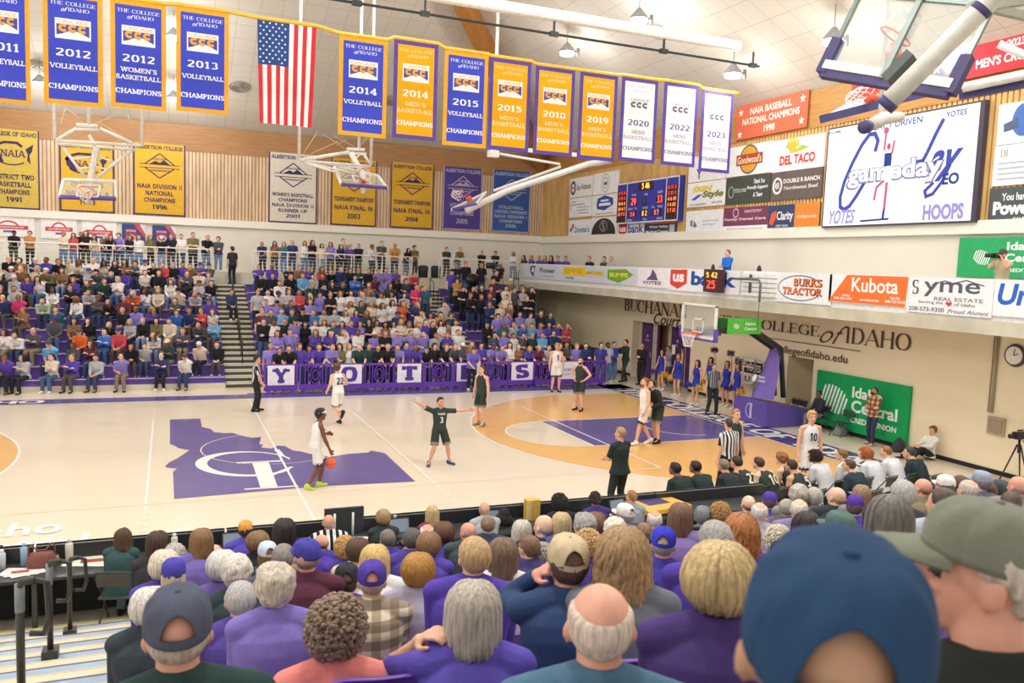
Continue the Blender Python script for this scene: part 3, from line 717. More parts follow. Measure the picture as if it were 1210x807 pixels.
for (u,v,lb) in((755,22,'high-bay lamp hanging above the white curtain tube, right of centre'),(670,61,'high-bay lamp hanging between the curtain pipe and the gold banners'),(866,87,'high-bay lamp just right of the end of the black pipe'),(985,46,'high-bay lamp left of the big folded-up glass backboard'),(47,97,'small lamp seen in the gap left of the first full blue banner'),(205,43,'upper of the two small lamps left of the 2013 banner'),(205,116,'lower of the two small lamps left of the 2013 banner')):
    p=on_ceiling(u,v); lamp(p.x,p.y,lb,1.0,{866:.2,985:.25,670:.25,755:.35}.get(u,.5))
for x in(-10,-1,8):
    for y in(-16,-7): lamp(x,y,power=1.18)
for x,y in((-13,3),(-5,9),(12,-12),(4,3)): lamp(x,y,power=1.18)
m_vent=mat('vent_metal','9C958A',.5,.4)
for (u,v,lb) in((776,36,'round ceiling vent beside the lamp above the curtain tube'),(283,102,'round ceiling vent to the left of the flag'),(44,78,'round ceiling vent beside the leftmost blue banner'),(464,118,'round ceiling vent behind the first gold banner')):
    p=on_ceiling(u,v,.02); w=MB()
    nrm=Vector((0,-SY,-1)).normalized() if SY*(YW-abs(p.y))<SX*(XW-abs(p.x)) else Vector((-SX,0,-1)).normalized()
    R=nrm.to_track_quat('Z','Y').to_matrix()
    w.use(m_vent,True)
    for r in(.45,.33,.21,.1): w.tube([p+R@Vector((r*math.cos(a),r*math.sin(a),.02+.1*(.45-r))) for a in [2*PI*i/20 for i in range(21)]],.03,6)
    tag(w.build('ceiling_vent'),lb,'vent','round ceiling vents')
# ------------------------------------------------------------------ signs
RW=lambda x:(Vector((0,-1,0)),Vector((0,0,1)))
def sign(name,label,cat,TL,BR,bg,plane='r',at=None,group=None,thick=.05,frame=None,parent=None):
    if plane=='r': a=onx(*TL,at or XW-.1); b_=onx(*BR,at or XW-.1); W_=a.y-b_.y; o=Vector((a.x,a.y,b_.z)); r=Vector((0,-1,0))
    else: a=ony(*TL,at or YW-.12); b_=ony(*BR,at or YW-.12); W_=b_.x-a.x; o=Vector((a.x,a.y,b_.z)); r=Vector((1,0,0))
    H_=a.z-b_.z; pl=Plane(o,r,(0,0,1)); mb=MB(); mb.use(P(bg,.5)); c=pl.pt(W_/2,H_/2,-thick/2); mb.obox(c,r,(0,0,1),pl.n,W_/2,H_/2,thick/2)
    if frame: mb.use(P(frame)); [rectp(mb,pl,*q,None,.003) for q in ((0,W_,0,.05),(0,W_,H_-.05,H_),(0,.05,0,H_),(W_-.05,W_,0,H_))]
    def done():
        ob=mb.build(name,parent); 
        if parent is None: tag(ob,label,cat,group)
        return ob
    return mb,pl,W_,H_,done
def ccc(mb,pl,x,y,w,h,white=False):
    wh=P('F6F3EE'); 
    rectp(mb,pl,x-w/2,x+w/2,y-h/2,y+h/2,wh,.005)
    if not white:
        rectp(mb,pl,x-w*.46,x+w*.46,y-h*.34,y+h*.22,P('44489A'),.007)
        polyp(mb,pl,[(x-w*.46,y-h*.34),(x+w*.46,y-h*.34),(x+w*.3,y-h*.22),(x+w*.1,y-h*.08),(x,y-h*.2),(x-w*.12,y-h*.12),(x-w*.3,y-h*.26)],wh,.009)
    c=P('E8A33A') if not white else P('6A6480')
    put(mb,pl,bfont('CASCADE',.012),x,y+h*.36,h*.17,w*.86,P('E0A860') if not white else P('7D7B86'),.009)
    for k in(-1,0,1): ringp(mb,pl,x+k*w*.27,y+h*.03,w*.095,h*.13,w*.085,c,.013,40,320,14)
TOPS=[]
def fabric_banner(name,label,cat,TLs,bg,edge,lines,txc,logo=True,group=None,y=2.0,topc=None):
    (u0,v0),(u1,v1),(u2,v2),(u3,v3)=TLs  # TL TR BL BR
    x0=(ony(u0,v0,y).x+ony(u2,v2,y).x)/2; x1=(ony(u1,v1,y).x+ony(u3,v3,y).x)/2
    z1_=(ony(u0,v0,y).z+ony(u1,v1,y).z)/2; z0=(ony(u2,v2,y).z+ony(u3,v3,y).z)/2
    TOPS.append((x0,x1,z1_)); W_=x1-x0;H_=z1_-z0; pl=Plane((x0,y,z0),(1,0,0),(0,0,1)); mb=MB(); mb.use(P(edge,.7)); mb.obox((x0+W_/2,y+.012,z0+H_/2),(1,0,0),(0,1,0),(0,0,1),W_/2,.01,H_/2)
    e=W_*.085; rectp(mb,pl,e,W_-e,e,H_-e,fabric(bg,.05),.002)
    tm=P(txc); tt=P(topc) if topc else tm; W2=W_*.80
    put(mb,pl,serif('THE COLLEGE'),W_/2,H_*.905,H_*.033,W2*.95,tt); put(mb,pl,bfont('of',0,.35),W_*.36,H_*.852,H_*.04,None,tt); put(mb,pl,serif('IDAHO'),W_*.6,H_*.855,H_*.033,W2*.44,tt)
    ccc(mb,pl,W_/2,H_*.68,W_*.60,H_*.18,white=(bg=='F2F0F2'))
    put(mb,pl,slab(lines[0]),W_/2,H_*.47,H_*.07,W_*.58,tm)
    yy=.345 if len(lines)==3 else .36
    lt=P('A6A2AE') if bg=='F2F0F2' else (P('F7DFA8') if bg=='EFA91F' else tm)
    for i,s in enumerate(lines[1:-1]): put(mb,pl,slab(s),W_/2,H_*(yy-.07*i),H_*.047,min(W_*.8,W_*.094*len(s)),lt)
    put(mb,pl,slab(lines[-1]),W_/2,H_*.16,H_*.05,W_*.83,tm)
    ob=mb.build(name); tag(ob,label,cat,group); return ob
BL,GD,WH='4450C4','EFA91F','F2F0F2'
GB='championship banners hung in a row from the yellow pipe'
HB=[(((-33,-28),(31,-14),(-26,118),(39.5,124.5)),BL,GOLD,['2011','VOLLEYBALL','CHAMPIONS'],'blue 2011 volleyball championship banner, cut off at the left edge'),
(((47.5,-14),(118,-2),(54,122),(125,127)),BL,GOLD,['2012','VOLLEYBALL','CHAMPIONS'],'blue 2012 volleyball championship banner with gold border'),
(((128.5,-3),(194.6,7),(132.6,126),(198,131.5)),BL,GOLD,['2012',"WOMEN'S",'BASKETBALL','CHAMPIONS'],"blue 2012 women's basketball championship banner with gold border"),
(((209.5,7.5),(271.5,16),(207,130),(269,136)),BL,GOLD,['2013','VOLLEYBALL','CHAMPIONS'],'blue 2013 volleyball championship banner left of the flag'),
(((401.5,41),(458.5,49.6),(399,158.7),(455.5,163.6)),BL,GOLD,['2014','VOLLEYBALL','CHAMPIONS'],'blue 2014 volleyball championship banner right of the flag'),
(((467,47),(519,53),(462.7,161.7),(514,167)),GD,PUR,['2014',"MEN'S",'BASKETBALL','CHAMPIONS'],"gold 2014 men's basketball championship banner with purple border"),
(((528,59.5),(578.8,65.7),(520.5,170),(572.6,176)),BL,GOLD,['2015','VOLLEYBALL','CHAMPIONS'],'blue 2015 volleyball championship banner between two gold ones'),
(((580.3,67),(630,75),(575.4,174.8),(622,181)),GD,PUR,['2015',"MEN'S",'BASKETBALL','CHAMPIONS'],"gold 2015 men's basketball championship banner"),
(((634,76.4),(681,84.8),(629.4,179.8),(674.5,187)),GD,PUR,['2018',"MEN'S",'BASKETBALL','CHAMPIONS'],"gold 2018 men's basketball championship banner"),
(((686.5,84.8),(731,90.5),(681.5,187),(725,191)),GD,PUR,['2019',"MEN'S",'BASKETBALL','CHAMPIONS'],"gold 2019 men's basketball championship banner, last of the gold ones"),
(((735.5,91),(778,95.5),(731,189.7),(773,193)),WH,PUR,['2020',"MENS",'BASKETBALL','CHAMPIONS'],"white 2020 men's basketball championship banner with purple border"),
(((785.6,96.7),(827,102),(780.7,193.4),(819,198.4)),WH,PUR,['2022',"MENS",'BASKETBALL','CHAMPIONS'],"white 2022 men's basketball championship banner"),
(((831.5,106.6),(868,111),(824.6,201.4),(860.6,205.6)),WH,PUR,['2023',"MENS",'BASKETBALL','CHAMPIONS'],"white 2023 men's basketball championship banner at the right end of the row")]
for q,bg,ed,ln,lb in HB: fabric_banner('championship_banner',lb,'banner',q,bg,ed,ln,'FFFFFF' if bg!=WH else '5B4A86',topc=('FBE3A8' if bg==GD else 'B9B4C4' if bg==WH else None),group=GB)
w=MB(); w.use(mat('pipe_yellow','EDBE45',.4,.4),True); YP=2.012
fx=[(ony(304,22,YP).x,ony(374,34,YP).x,ony(340,28,YP).z)]
pp=[]
for x0,x1,z in sorted(TOPS+fx): pp+= [(x0,YP,z+.052),(x1,YP,z+.052)]
pp=[(pp[0][0]-2,YP,pp[0][2]+.02)]+pp+[(pp[-1][0]+.25,YP,pp[-1][2]-.01)]
w.tube(pp,.055,10); tag(w.build('banner_pipe'),'long yellow pipe that carries the row of hanging banners','pipe')
# flag
def flag():
    y=2.0; x0=ony(304,22,y).x; x1=ony(374,34,y).x; zt=ony(340,28,y).z; zb=ony(340,148,y).z; W_=x1-x0;H_=zt-zb
    nu,nv=52,40; mb=MB(); vs=[]
    for j in range(nv+1):
        for i in range(nu+1):
            s=i/nu;t=j/nv; vs.append((x0+W_*s*(1-.06*t)+.10*W_*t*(1-s)*.5,y+.05*math.sin(s*16)*t+.02*math.sin(s*9+t*5),zt-H_*t+ (.12*max(0,s-.0)*0) +.22*W_*(1-min(1,s*6))*(t**6)*0.0))
    red,whi,blu=fabric('D23B45',.05),fabric('F3F0EF',.03),fabric('37528F',.05)
    fs={0:[],1:[],2:[]}
    for j in range(nv):
        for i in range(nu):
            s=i/nu; st=int(s*13); c=0 if (12-st)%2==0 else 1
            if s<7/13 and j/nv<.42: c=2
            fs[c].append((j*(nu+1)+i,(j+1)*(nu+1)+i,(j+1)*(nu+1)+i+1,j*(nu+1)+i+1))
    b0=None
    for c,m in((0,red),(1,whi),(2,blu)):
        mb.use(m,True)
        if b0 is None: mb.add(vs,fs[0]); b0=1
        else:
            for f in fs[c]: mb.f.append(list(f)); mb.m.append(mb.cur); mb.smooth.append(True)
    pl=Plane((x0,y,zb),(1,0,0),(0,0,1))
    for r in range(11):
        for k in range(5 if r%2 else 4):
            sx=W_*(7/13)*((k+.5+(0 if r%2 else .5))/5.2); sz=H_*(1-.42*(r+.6)/11.2)
            st=[(sx+.035*(1 if q%2==0 else .45)*math.sin(q*PI/5),sz+.035*(1 if q%2==0 else .45)*math.cos(q*PI/5)) for q in range(10)]
            polyp(mb,pl,st,P('FFFFFF'),.035); polyp(mb,pl,st[::-1],None,-.05)
    tag(mb.build('flag'),'large stars and stripes flag hung vertically among the banners','flag')
flag()
# wall banners on the slats
def naia(mb,pl,x,y,w,h,c):
    linep(mb,pl,[(x-w*.5,y+h*.12),(x-w*.42,y+h*.3),(x-w*.2,y+h*.42),(x+w*.1,y+h*.42),(x+w*.22,y+h*.28)],w*.07,c,.004)
    polyp(mb,pl,[(x-w*.5,y+h*.2),(x-w*.36,y+h*.3),(x-w*.3,y-h*.05),(x-w*.22,y-h*.33),(x-w*.36,y-h*.28),(x-w*.48,y-h*.08)],c,.004)
    polyp(mb,pl,[(x+w*.3,y+h*.2),(x+w*.5,y+h*.4),(x+w*.46,y+h*.12),(x+w*.4,y),(x+w*.42,y-h*.36),(x+w*.34,y-h*.2),(x+w*.36,y+h*.02)],c,.004)
    ringp(mb,pl,x-w*.04,y-h*.1,w*.4,h*.3,w*.035,c,.004,200,320,12)
    put(mb,pl,slab('NAIA'),x,y+h*.02,h*.28,w*.62,c,.006)
def diamond(mb,pl,x,y,w,h,c):
    linep(mb,pl,[(x,y+h/2),(x+w*.36,y+h*.06)],w*.03,c); linep(mb,pl,[(x,y+h/2),(x-w*.36,y+h*.06)],w*.03,c); linep(mb,pl,[(x,y-h/2),(x+w*.36,y-h*.1)],w*.03,c); linep(mb,pl,[(x,y-h/2),(x-w*.36,y-h*.1)],w*.03,c)
    linep(mb,pl,[(x-w/2,y+h*.05),(x+w/2,y+h*.05)],w*.02,c); linep(mb,pl,[(x-w/2,y-h*.09),(x+w/2,y-h*.09)],w*.02,c)
    polyp(mb,pl,[(x-w*.26,y+h*.06),(x-w*.1,y+h*.2),(x,y+h*.12),(x+w*.1,y+h*.24),(x+w*.27,y+h*.06)],c)
    put(mb,pl,block('CASCADE'),x,y+h*.27,h*.08,w*.34,c); put(mb,pl,block('CONFERENCE'),x,y-h*.2,h*.08,w*.5,c)
GW='yellow, cream and purple banners on the far slatted wall'
WBN=[((-17,150),(47.5,248),'CDB24C','3B2A55','A',['COLLEGE OF IDAHO'],['DISTRICT TWO','BASKETBALL','CHAMPIONS','1991'],'faded yellow 1991 district basketball banner at the left edge of the slatted wall'),
((70,166),(135,252),'D8A828','3B2A55','A',['ALBERTSON COLLEGE'],['CHAMPIONS','NAIA FINAL 8','1993'],'yellow 1993 banner half hidden behind the left ceiling hoop'),
((157.5,167),(219,256),'D8A828','3B2A55','D',['ALBERTSON COLLEGE'],['NAIA DIVISION II','NATIONAL','CHAMPIONS','1996'],'yellow 1996 national champions banner right of the left ceiling hoop'),
((318,179),(374,265),'DCD3C3','3B2A55','D',['ALBERTSON COLLEGE'],["WOMEN'S BASKETBALL",'CHAMPIONS','NAIA DIVISION II','RUNNER-UP','2001'],"cream women's basketball runner-up banner below the flag"),
((392,186),(444,268),'D8A828','3B2A55','D',['ALBERTSON COLLEGE'],['TOURNAMENT CHAMPIONS','NAIA FINAL 16','2003'],'yellow 2003 tournament banner behind the second ceiling hoop'),
((462.5,191),(511,271),'D8A828','3B2A55','D',['ALBERTSON COLLEGE'],['TOURNAMENT CHAMPIONS','NAIA FINAL 16','2004'],'yellow 2004 tournament banner, rightmost of the yellow ones'),
((524.5,196),(568,273),'53408F','B9B0CC','D',['ALBERTSON COLLEGE'],['VOLLEYBALL','CHAMPIONS','2005'],'purple 2005 banner on the far slatted wall'),
((583,200),(625,275.5),'3A5AA0','A9B9D6','D',['ALBERTSON COLLEGE'],['VOLLEYBALL','CASCADE CONFERENCE','NAIA REGION I','CHAMPIONS','2006'],'blue volleyball banner nearest the corner of the slatted wall')]
for TL,BR,bg,tx,lg,top,lines,lb in WBN:
    mb,pl,W_,H_,done=sign('wall_banner',lb,'banner',TL,BR,bg,'f',YW-.12,GW,.02)
    c=P(tx); [rectp(mb,pl,*q,P('4A3360') if tx=='3B2A55' else P(tx),.003) for q in ((0,.06,0,H_),(W_-.06,W_,0,H_),(0,W_,0,.06))]
    put(mb,pl,block(top[0]),W_/2,H_*.94,H_*.06,W_*.9,c)
    (naia if lg=='A' else diamond)(mb,pl,W_/2,H_*.69,W_*.78,H_*.34,c)
    n=len(lines)
    for i,s in enumerate(lines): put(mb,pl,block(s),W_/2,H_*(.42-.38*(i+.2)/n),min(H_*.075,H_*.28/n),min(W_*.86,W_*.062*len(s)+.1),c)
    done()
# posters on the far walkway wall
for i,(TL,BR,lb) in enumerate((((-22,254),(41,280.5),'leftmost white poster with a red arch on the walkway wall'),((48,256.5),(91,283),'middle white poster with a red arch on the walkway wall'),((97,259),(138,288),'rightmost white poster with a red arch on the walkway wall'))):
    mb,pl,W_,H_,done=sign('wall_poster',lb,'poster',TL,BR,'F3F0EE','f',YW-.06,'white posters with red arches on the walkway wall',.02)
    r=P('CF4A5B'); ringp(mb,pl,W_*.5,H_*.42,W_*.2,H_*.34,.07,r,.004,0,180,14); rectp(mb,pl,W_*.12,W_*.88,H_*.36,H_*.56,r,.006); put(mb,pl,bfont('CHAMPIONSHIP',.01),W_/2,H_*.46,H_*.1,W_*.6,P('F6DADD'),.008); rectp(mb,pl,W_*.4,W_*.6,H_*.2,H_*.3,P('5B6FA8'),.004); done()
for TL,BR,lb in(((144,264),(172,289),'navy and red poster right of the white posters'),((180,266),(208,289),'navy and red poster nearest the aisle on the walkway wall')):
    mb,pl,W_,H_,done=sign('wall_poster',lb,'poster',TL,BR,'3A4F86','f',YW-.06,'navy posters on the walkway wall',.02)
    polyp(mb,pl,[(W_*.5,H_),(W_,H_),(W_,H_*.3),(W_*.8,H_*.55)],P('C9576B'),.003); polyp(mb,pl,[(W_*.75,H_),(W_,H_),(W_,H_*.5)],P('E6E3EA'),.004)
    rectp(mb,pl,W_*.15,W_*.62,H_*.15,H_*.75,P('A04A63'),.005); ringp(mb,pl,W_*.39,H_*.3,W_*.17,H_*.15,.05,P('E9C6CE'),.006); put(mb,pl,bfont('NATIONAL',.01),W_*.39,H_*.66,H_*.1,W_*.42,P('F4EDEE'),.007); done()
# ---- sponsor panels on the right wall
GA='sponsor panels on the golden slatted wall'
zA=lambda x,y:(668+x/8.97,195+y/8.97)
def S(lb,TL,BR,bg,plane='r',at=None,name='sponsor_sign',group=GA): return sign(name,lb,'sign',TL,BR,bg,plane,at,group)
mb,pl,W_,H_,done=S('white panel with a dark diamond logo, top left of the small panels',zA(52,150),zA(280,320),'F1F1F2'); k=P('4A3A44'); ringp(mb,pl,W_*.16,H_*.5,W_*.1,H_*.3,W_*.05,k); rectp(mb,pl,W_*.06,W_*.26,H_*.44,H_*.56,P('D08A80'),.005); put(mb,pl,bfont('San Antonio',.01),W_*.64,H_*.5,H_*.3,W_*.62,k); done()
mb,pl,W_,H_,done=S('white panel with a round grey seal, top right of the small panels',zA(302,100),zA(558,285),'F1F1F2'); k=P('9A9A9C'); ringp(mb,pl,W_*.5,H_*.5,W_*.16,H_*.42,.04,k); ringp(mb,pl,W_*.5,H_*.5,W_*.09,H_*.25,.05,k); rectp(mb,pl,W_*.44,W_*.56,H_*.4,H_*.55,P('6A6A70'),.005); done()
mb,pl,W_,H_,done=S('white panel with fine blue writing, middle left of the small panels',zA(46,360),zA(272,540),'EFF0F2'); k=P('7E93B8')
for q,(a,b_) in enumerate(((.1,.3),(.12,.7),(.35,.9),(.35,.85),(.4,.9))): linep(mb,pl,[(W_*a,H_*(.8-.15*q)),(W_*b_,H_*(.8-.15*q))],H_*.05,k if q<2 else P('B7A3AE'))
linep(mb,pl,[(W_*.07,H_*.75),(W_*.05,H_*.55),(W_*.09,H_*.4)],.05,P('8A4A50')); done()
mb,pl,W_,H_,done=S('white panel with a blue six-sided logo, middle right of the small panels',zA(290,330),zA(548,525),'F1F1F2'); polyp(mb,pl,[(W_*.18,H_*.6),(W_*.22,H_*.85),(W_*.5,H_*.97),(W_*.82,H_*.8),(W_*.84,H_*.5),(W_*.5,H_*.25),(W_*.2,H_*.35)],P('3552A8')); linep(mb,pl,[(W_*.34,H_*.72),(W_*.66,H_*.72)],H_*.09,P('E8ECF6'),.006); linep(mb,pl,[(W_*.28,H_*.54),(W_*.74,H_*.54)],H_*.13,P('FFFFFF'),.006); linep(mb,pl,[(W_*.15,H_*.1),(W_*.85,H_*.1)],H_*.05,P('B5A9AE')); done()
mb,pl,W_,H_,done=S('white panel with blue pizza lettering and red domino, bottom left of the small panels',zA(38,590),zA(262,762),'F3F3F4'); put(mb,pl,bfont("Domino's",.025),W_*.62,H_*.45,H_*.36,W_*.66,P('2E86B8')); 
polyp(mb,pl,[(W_*.14,H_*.62),(W_*.2,H_*.82),(W_*.27,H_*.72),(W_*.2,H_*.5)],P('C23B4A')); polyp(mb,pl,[(W_*.06,H_*.42),(W_*.12,H_*.6),(W_*.19,H_*.5),(W_*.12,H_*.3)],P('2E6EA8')); done()
mb,pl,W_,H_,done=S('black domed logo panel, bottom right of the small panels',zA(278,560),zA(536,762),'EDEDEE'); k=P('3A3634'); polyp(mb,pl,[(W_*(.5+.47*math.cos(a)),H_*(.18+.76*math.sin(a))) for a in [PI*i/18 for i in range(19)]],k); rectp(mb,pl,W_*.03,W_*.97,0,H_*.2,k,.003); put(mb,pl,serif('S'),W_*.5,H_*.56,H_*.34,None,P('EAE6E0'),.007); ringp(mb,pl,W_*.5,H_*.56,W_*.14,H_*.25,.03,P('CFC9C0'),.006); linep(mb,pl,[(W_*.1,H_*.12),(W_*.9,H_*.12)],H_*.07,P('DEDAD2'),.006); done()
# scoreboard
zB=lambda x,y:(725+x/10.08,205+y/10.08)
sb=empty('scoreboard',(XW-.1,10.6,8.1),0,'blue electronic scoreboard with red and yellow digits on the slatted wall','scoreboard'); sb.location=(0,0,0)
mb,pl,W_,H_,done=sign('panel','',None,zB(48,128),zB(765,560),'3A3FA6','r',XW-.32,thick=.25,parent=sb)
wl=P('E8E8F0')
for a in(.0,.175,.805,.985): linep(mb,pl,[(W_*a+.03,0),(W_*a+.03,H_)],.06,wl)
linep(mb,pl,[(0,.03),(W_,.03)],.06,wl);linep(mb,pl,[(0,H_-.03),(W_,H_-.03)],.06,wl)
dk=P('45282C')
rectp(mb,pl,.06,W_*.175,.06,H_-.35,dk,.004); rectp(mb,pl,W_*.82,W_*.98,.06,H_-.35,dk,.004); rectp(mb,pl,W_*.37,W_*.61,H_*.76,H_-.06,dk,.004)
for a,b_,c,d in((.24,.36,.42,.62),(.66,.78,.42,.62),(.44,.5,.42,.6),(.22,.28,.14,.3),(.31,.36,.14,.3),(.42,.54,.14,.3),(.6,.65,.14,.3),(.7,.76,.14,.3)): rectp(mb,pl,W_*a,W_*b_,H_*c,H_*d,P('3A2A4A'),.004)
for a,b_,s in((.3,.68,'YOTES'),(.72,.68,'GUEST'),(.5,.66,'TIME'),(.25,.35,'FOULS'),(.34,.35,'TOL'),(.5,.35,'PLAYER'),(.62,.35,'TOL'),(.73,.35,'FOULS'),(.25,.08,'BONUS'),(.5,.08,'FOUL'),(.73,.08,'BONUS')): put(mb,pl,bfont(s,.01),W_*a,H_*b_,H_*.05,None,wl,.006)
done()
def digits(txt,x,y,h,hexcol,parent,name,pl,d=.012,em=2.2,w_=None):
    mb=MB(); put(mb,pl,block(txt),x,y,h,w_,mat('led_'+hexcol,hexcol,.4,.1,var=0,emit=em),d); return mb.build(name,parent)
digits('5 46',W_*.49,H_*.87,H_*.15,'F0B440',sb,'clock_digits',pl); digits('29',W_*.3,H_*.52,H_*.17,'F0503C',sb,'home_digits',pl); digits('33',W_*.72,H_*.52,H_*.17,'F0503C',sb,'guest_digits',pl)
digits('1',W_*.47,H_*.52,H_*.12,'8AA05A',sb,'period_digit',pl,em=.6); digits('8 2',W_*.49,H_*.22,H_*.12,'E8A040',sb,'player_digits',pl); digits('5 4',W_*.29,H_*.22,H_*.12,'F0503C',sb,'foul_digits',pl); digits('5 7',W_*.68,H_*.22,H_*.12,'F0703C',sb,'foul_digits',pl)
for i,(s,c) in enumerate((('2 11 8','D03A38'),('3 15 2','D03A38'),('10 6 4','E8863C'),('20 4 1','E8863C'),('22 7 2','E8603C'))):
    digits(s,W_*.095,H_*(.76-.13*i),H_*.085,c,sb,'player_row',pl,w_=W_*.12); digits(s[::-1],W_*.9,H_*(.76-.13*i),H_*.085,c,sb,'player_row',pl,w_=W_*.12)
mb,pl,W_,H_,done=S('white bank panel with a red shield under the left half of the scoreboard',zB(50,592),zB(368,745),'F1F2F6'); polyp(mb,pl,[(W_*.05,H_*.92),(W_*.36,H_*.95),(W_*.36,H_*.3),(W_*.2,H_*.06),(W_*.05,H_*.25)],P('D6404A')); put(mb,pl,bfont('us',.03),W_*.205,H_*.52,H_*.32,W_*.22,P('FFFFFF'),.006); put(mb,pl,bfont('bank',.03),W_*.67,H_*.55,H_*.6,W_*.55,P('34529C')); done()
mb,pl,W_,H_,done=S('navy medical center panel with an orange strip under the right half of the scoreboard',zB(370,572),zB(742,732),'3C4256'); rectp(mb,pl,0,W_,H_*.8,H_,P('EC8A5C'),.003); put(mb,pl,bfont('West Valley',.02),W_*.46,H_*.58,H_*.2,W_*.6,P('FFFFFF')); put(mb,pl,bfont('Medical Center',.02),W_*.42,H_*.26,H_*.2,W_*.72,P('FFFFFF')); rectp(mb,pl,W_*.8,W_*.95,H_*.1,H_*.7,P('B9BCC6'),.003); done()
zC=lambda x,y:(805+x/6.724,160+y/6.724)
mb,pl,W_,H_,done=S('white panel partly behind the rightmost white banner',zC(66,180),zC(352,340),'F2F2F3'); put(mb,pl,bfont('Y',.03),W_*.3,H_*.3,H_*.4,None,P('5A4A80')); done()
mb,pl,W_,H_,done=S('white panel with a round burger-restaurant logo and red ribbon',zC(372,105),zC(716,290),'EFF1F2'); discp(mb,pl,W_*.5,H_*.52,W_*.2,H_*.46,P('E2A23A'),.003); ringp(mb,pl,W_*.5,H_*.52,W_*.2,H_*.46,.06,P('4E6A5A'),.005); rectp(mb,pl,W_*.22,W_*.8,H_*.34,H_*.7,P('B4483A'),.007); put(mb,pl,bfont("Goodwood's",.02),W_*.51,H_*.52,H_*.26,W_*.52,P('F3E3B8'),.009); done()
mb,pl,W_,H_,done=S('white panel with red taco lettering, yellow sun and green hill',zC(732,50),zC(1130,245),'F3F4F5'); discp(mb,pl,W_*.4,H_*.74,W_*.085,H_*.19,P('F3B83A'),.003)
for q in range(12): a=PI*q/11; linep(mb,pl,[(W_*.4+W_*.09*math.cos(a),H_*.74+H_*.2*math.sin(a)),(W_*.4+W_*.13*math.cos(a),H_*.74+H_*.27*math.sin(a))],.07,P('F3B83A'))
polyp(mb,pl,[(W_*.3,H_*.52),(W_*.46,H_*.62),(W_*.58,H_*.76),(W_*.7,H_*.66),(W_*.78,H_*.7),(W_*.6,H_*.58)],P('A8C24A'),.006); put(mb,pl,bfont('DEL TACO',.04),W_*.5,H_*.34,H_*.3,W_*.68,P('D5453A'),.008); done()
mb,pl,W_,H_,done=S('white panel with bold yellow and black sign-shop lettering',zC(55,385),zC(345,550),'F4F4F3'); put(mb,pl,bfont('SIGN',.05,.2),W_*.4,H_*.72,H_*.24,W_*.52,P('E6D53A'),.006); put(mb,pl,bfont('Style',.05,.2),W_*.68,H_*.45,H_*.34,W_*.55,P('8B8A4A'),.006); polyp(mb,pl,[(W_*.1,H_*.3),(W_*.3,H_*.5),(W_*.42,H_*.5),(W_*.22,H_*.28)],P('3F63C0'),.004); put(mb,pl,bfont('Old Caldwell Blvd',.01),W_*.3,H_*.1,H_*.09,W_*.42,P('48588A')); put(mb,pl,bfont('459-5740',.01),W_*.8,H_*.13,H_*.09,W_*.26,P('48588A')); done()
mb,pl,W_,H_,done=S('dark grey-green panel with white handwriting-style slogan',zC(360,345),zC(700,525),'4A4E48'); ringp(mb,pl,W_*.13,H_*.46,W_*.06,H_*.2,.05,P('9DB0A0')); put(mb,pl,bfont('Thank You',.02,.3),W_*.76,H_*.78,H_*.16,W_*.24,P('FFFFFF')); put(mb,pl,bfont('Proudly Support',.02,.3),W_*.72,H_*.55,H_*.16,W_*.46,P('FFFFFF')); put(mb,pl,bfont('& Team',.02,.3),W_*.74,H_*.3,H_*.16,W_*.2,P('FFFFFF')); put(mb,pl,bfont('TITLE ONE',.02),W_*.34,H_*.5,H_*.14,W_*.27,P('D9DED8')); done()
mb,pl,W_,H_,done=S('brown ranch beef panel with a ringed white monogram',zC(722,300),zC(1112,490),'6A5E58'); ringp(mb,pl,W_*.13,H_*.52,W_*.085,H_*.26,.08,P('F4F1EC')); put(mb,pl,bfont('RR',.03),W_*.13,H_*.52,H_*.22,W_*.1,P('F4F1EC')); put(mb,pl,bfont('DOUBLE R RANCH',.025),W_*.6,H_*.66,H_*.15,W_*.7,P('F4F1EC')); put(mb,pl,bfont('Northwest Beef',.015),W_*.6,H_*.42,H_*.13,W_*.66,P('E8E2DA')); done()
mb,pl,W_,H_,done=S('white panel with a small dark building logo, lowest left of the large panels',zC(42,605),zC(330,778),'EDF0F3'); rectp(mb,pl,W_*.12,W_*.2,H_*.35,H_*.6,P('8E939C')); polyp(mb,pl,[(W_*.2,H_*.3),(W_*.32,H_*.3),(W_*.24,H_*.58)],P('6F757F')); linep(mb,pl,[(W_*.45,H_*.55),(W_*.88,H_*.55)],.05,P('C3CAD3')); linep(mb,pl,[(W_*.45,H_*.4),(W_*.8,H_*.4)],.05,P('C3CAD3')); done()
mb,pl,W_,H_,done=S('maroon and white panel with white lettering beside the navy and orange panel',zC(340,580),zC(680,765),'F0F0F1'); rectp(mb,pl,0,W_,H_*.27,H_,P('7B4059'),.003); ringp(mb,pl,W_*.29,H_*.78,W_*.06,H_*.16,.05,P('D9B8C6'),.006); put(mb,pl,bfont('DENTISTRY',.015),W_*.68,H_*.82,H_*.1,W_*.38,P('EBD3DC'),.006); put(mb,pl,bfont('Family Dental Care',.02),W_*.5,H_*.52,H_*.13,W_*.92,P('F6E8EE'),.006); linep(mb,pl,[(W_*.1,H_*.14),(W_*.9,H_*.14)],.06,P('C9B4BE'),.006); done()
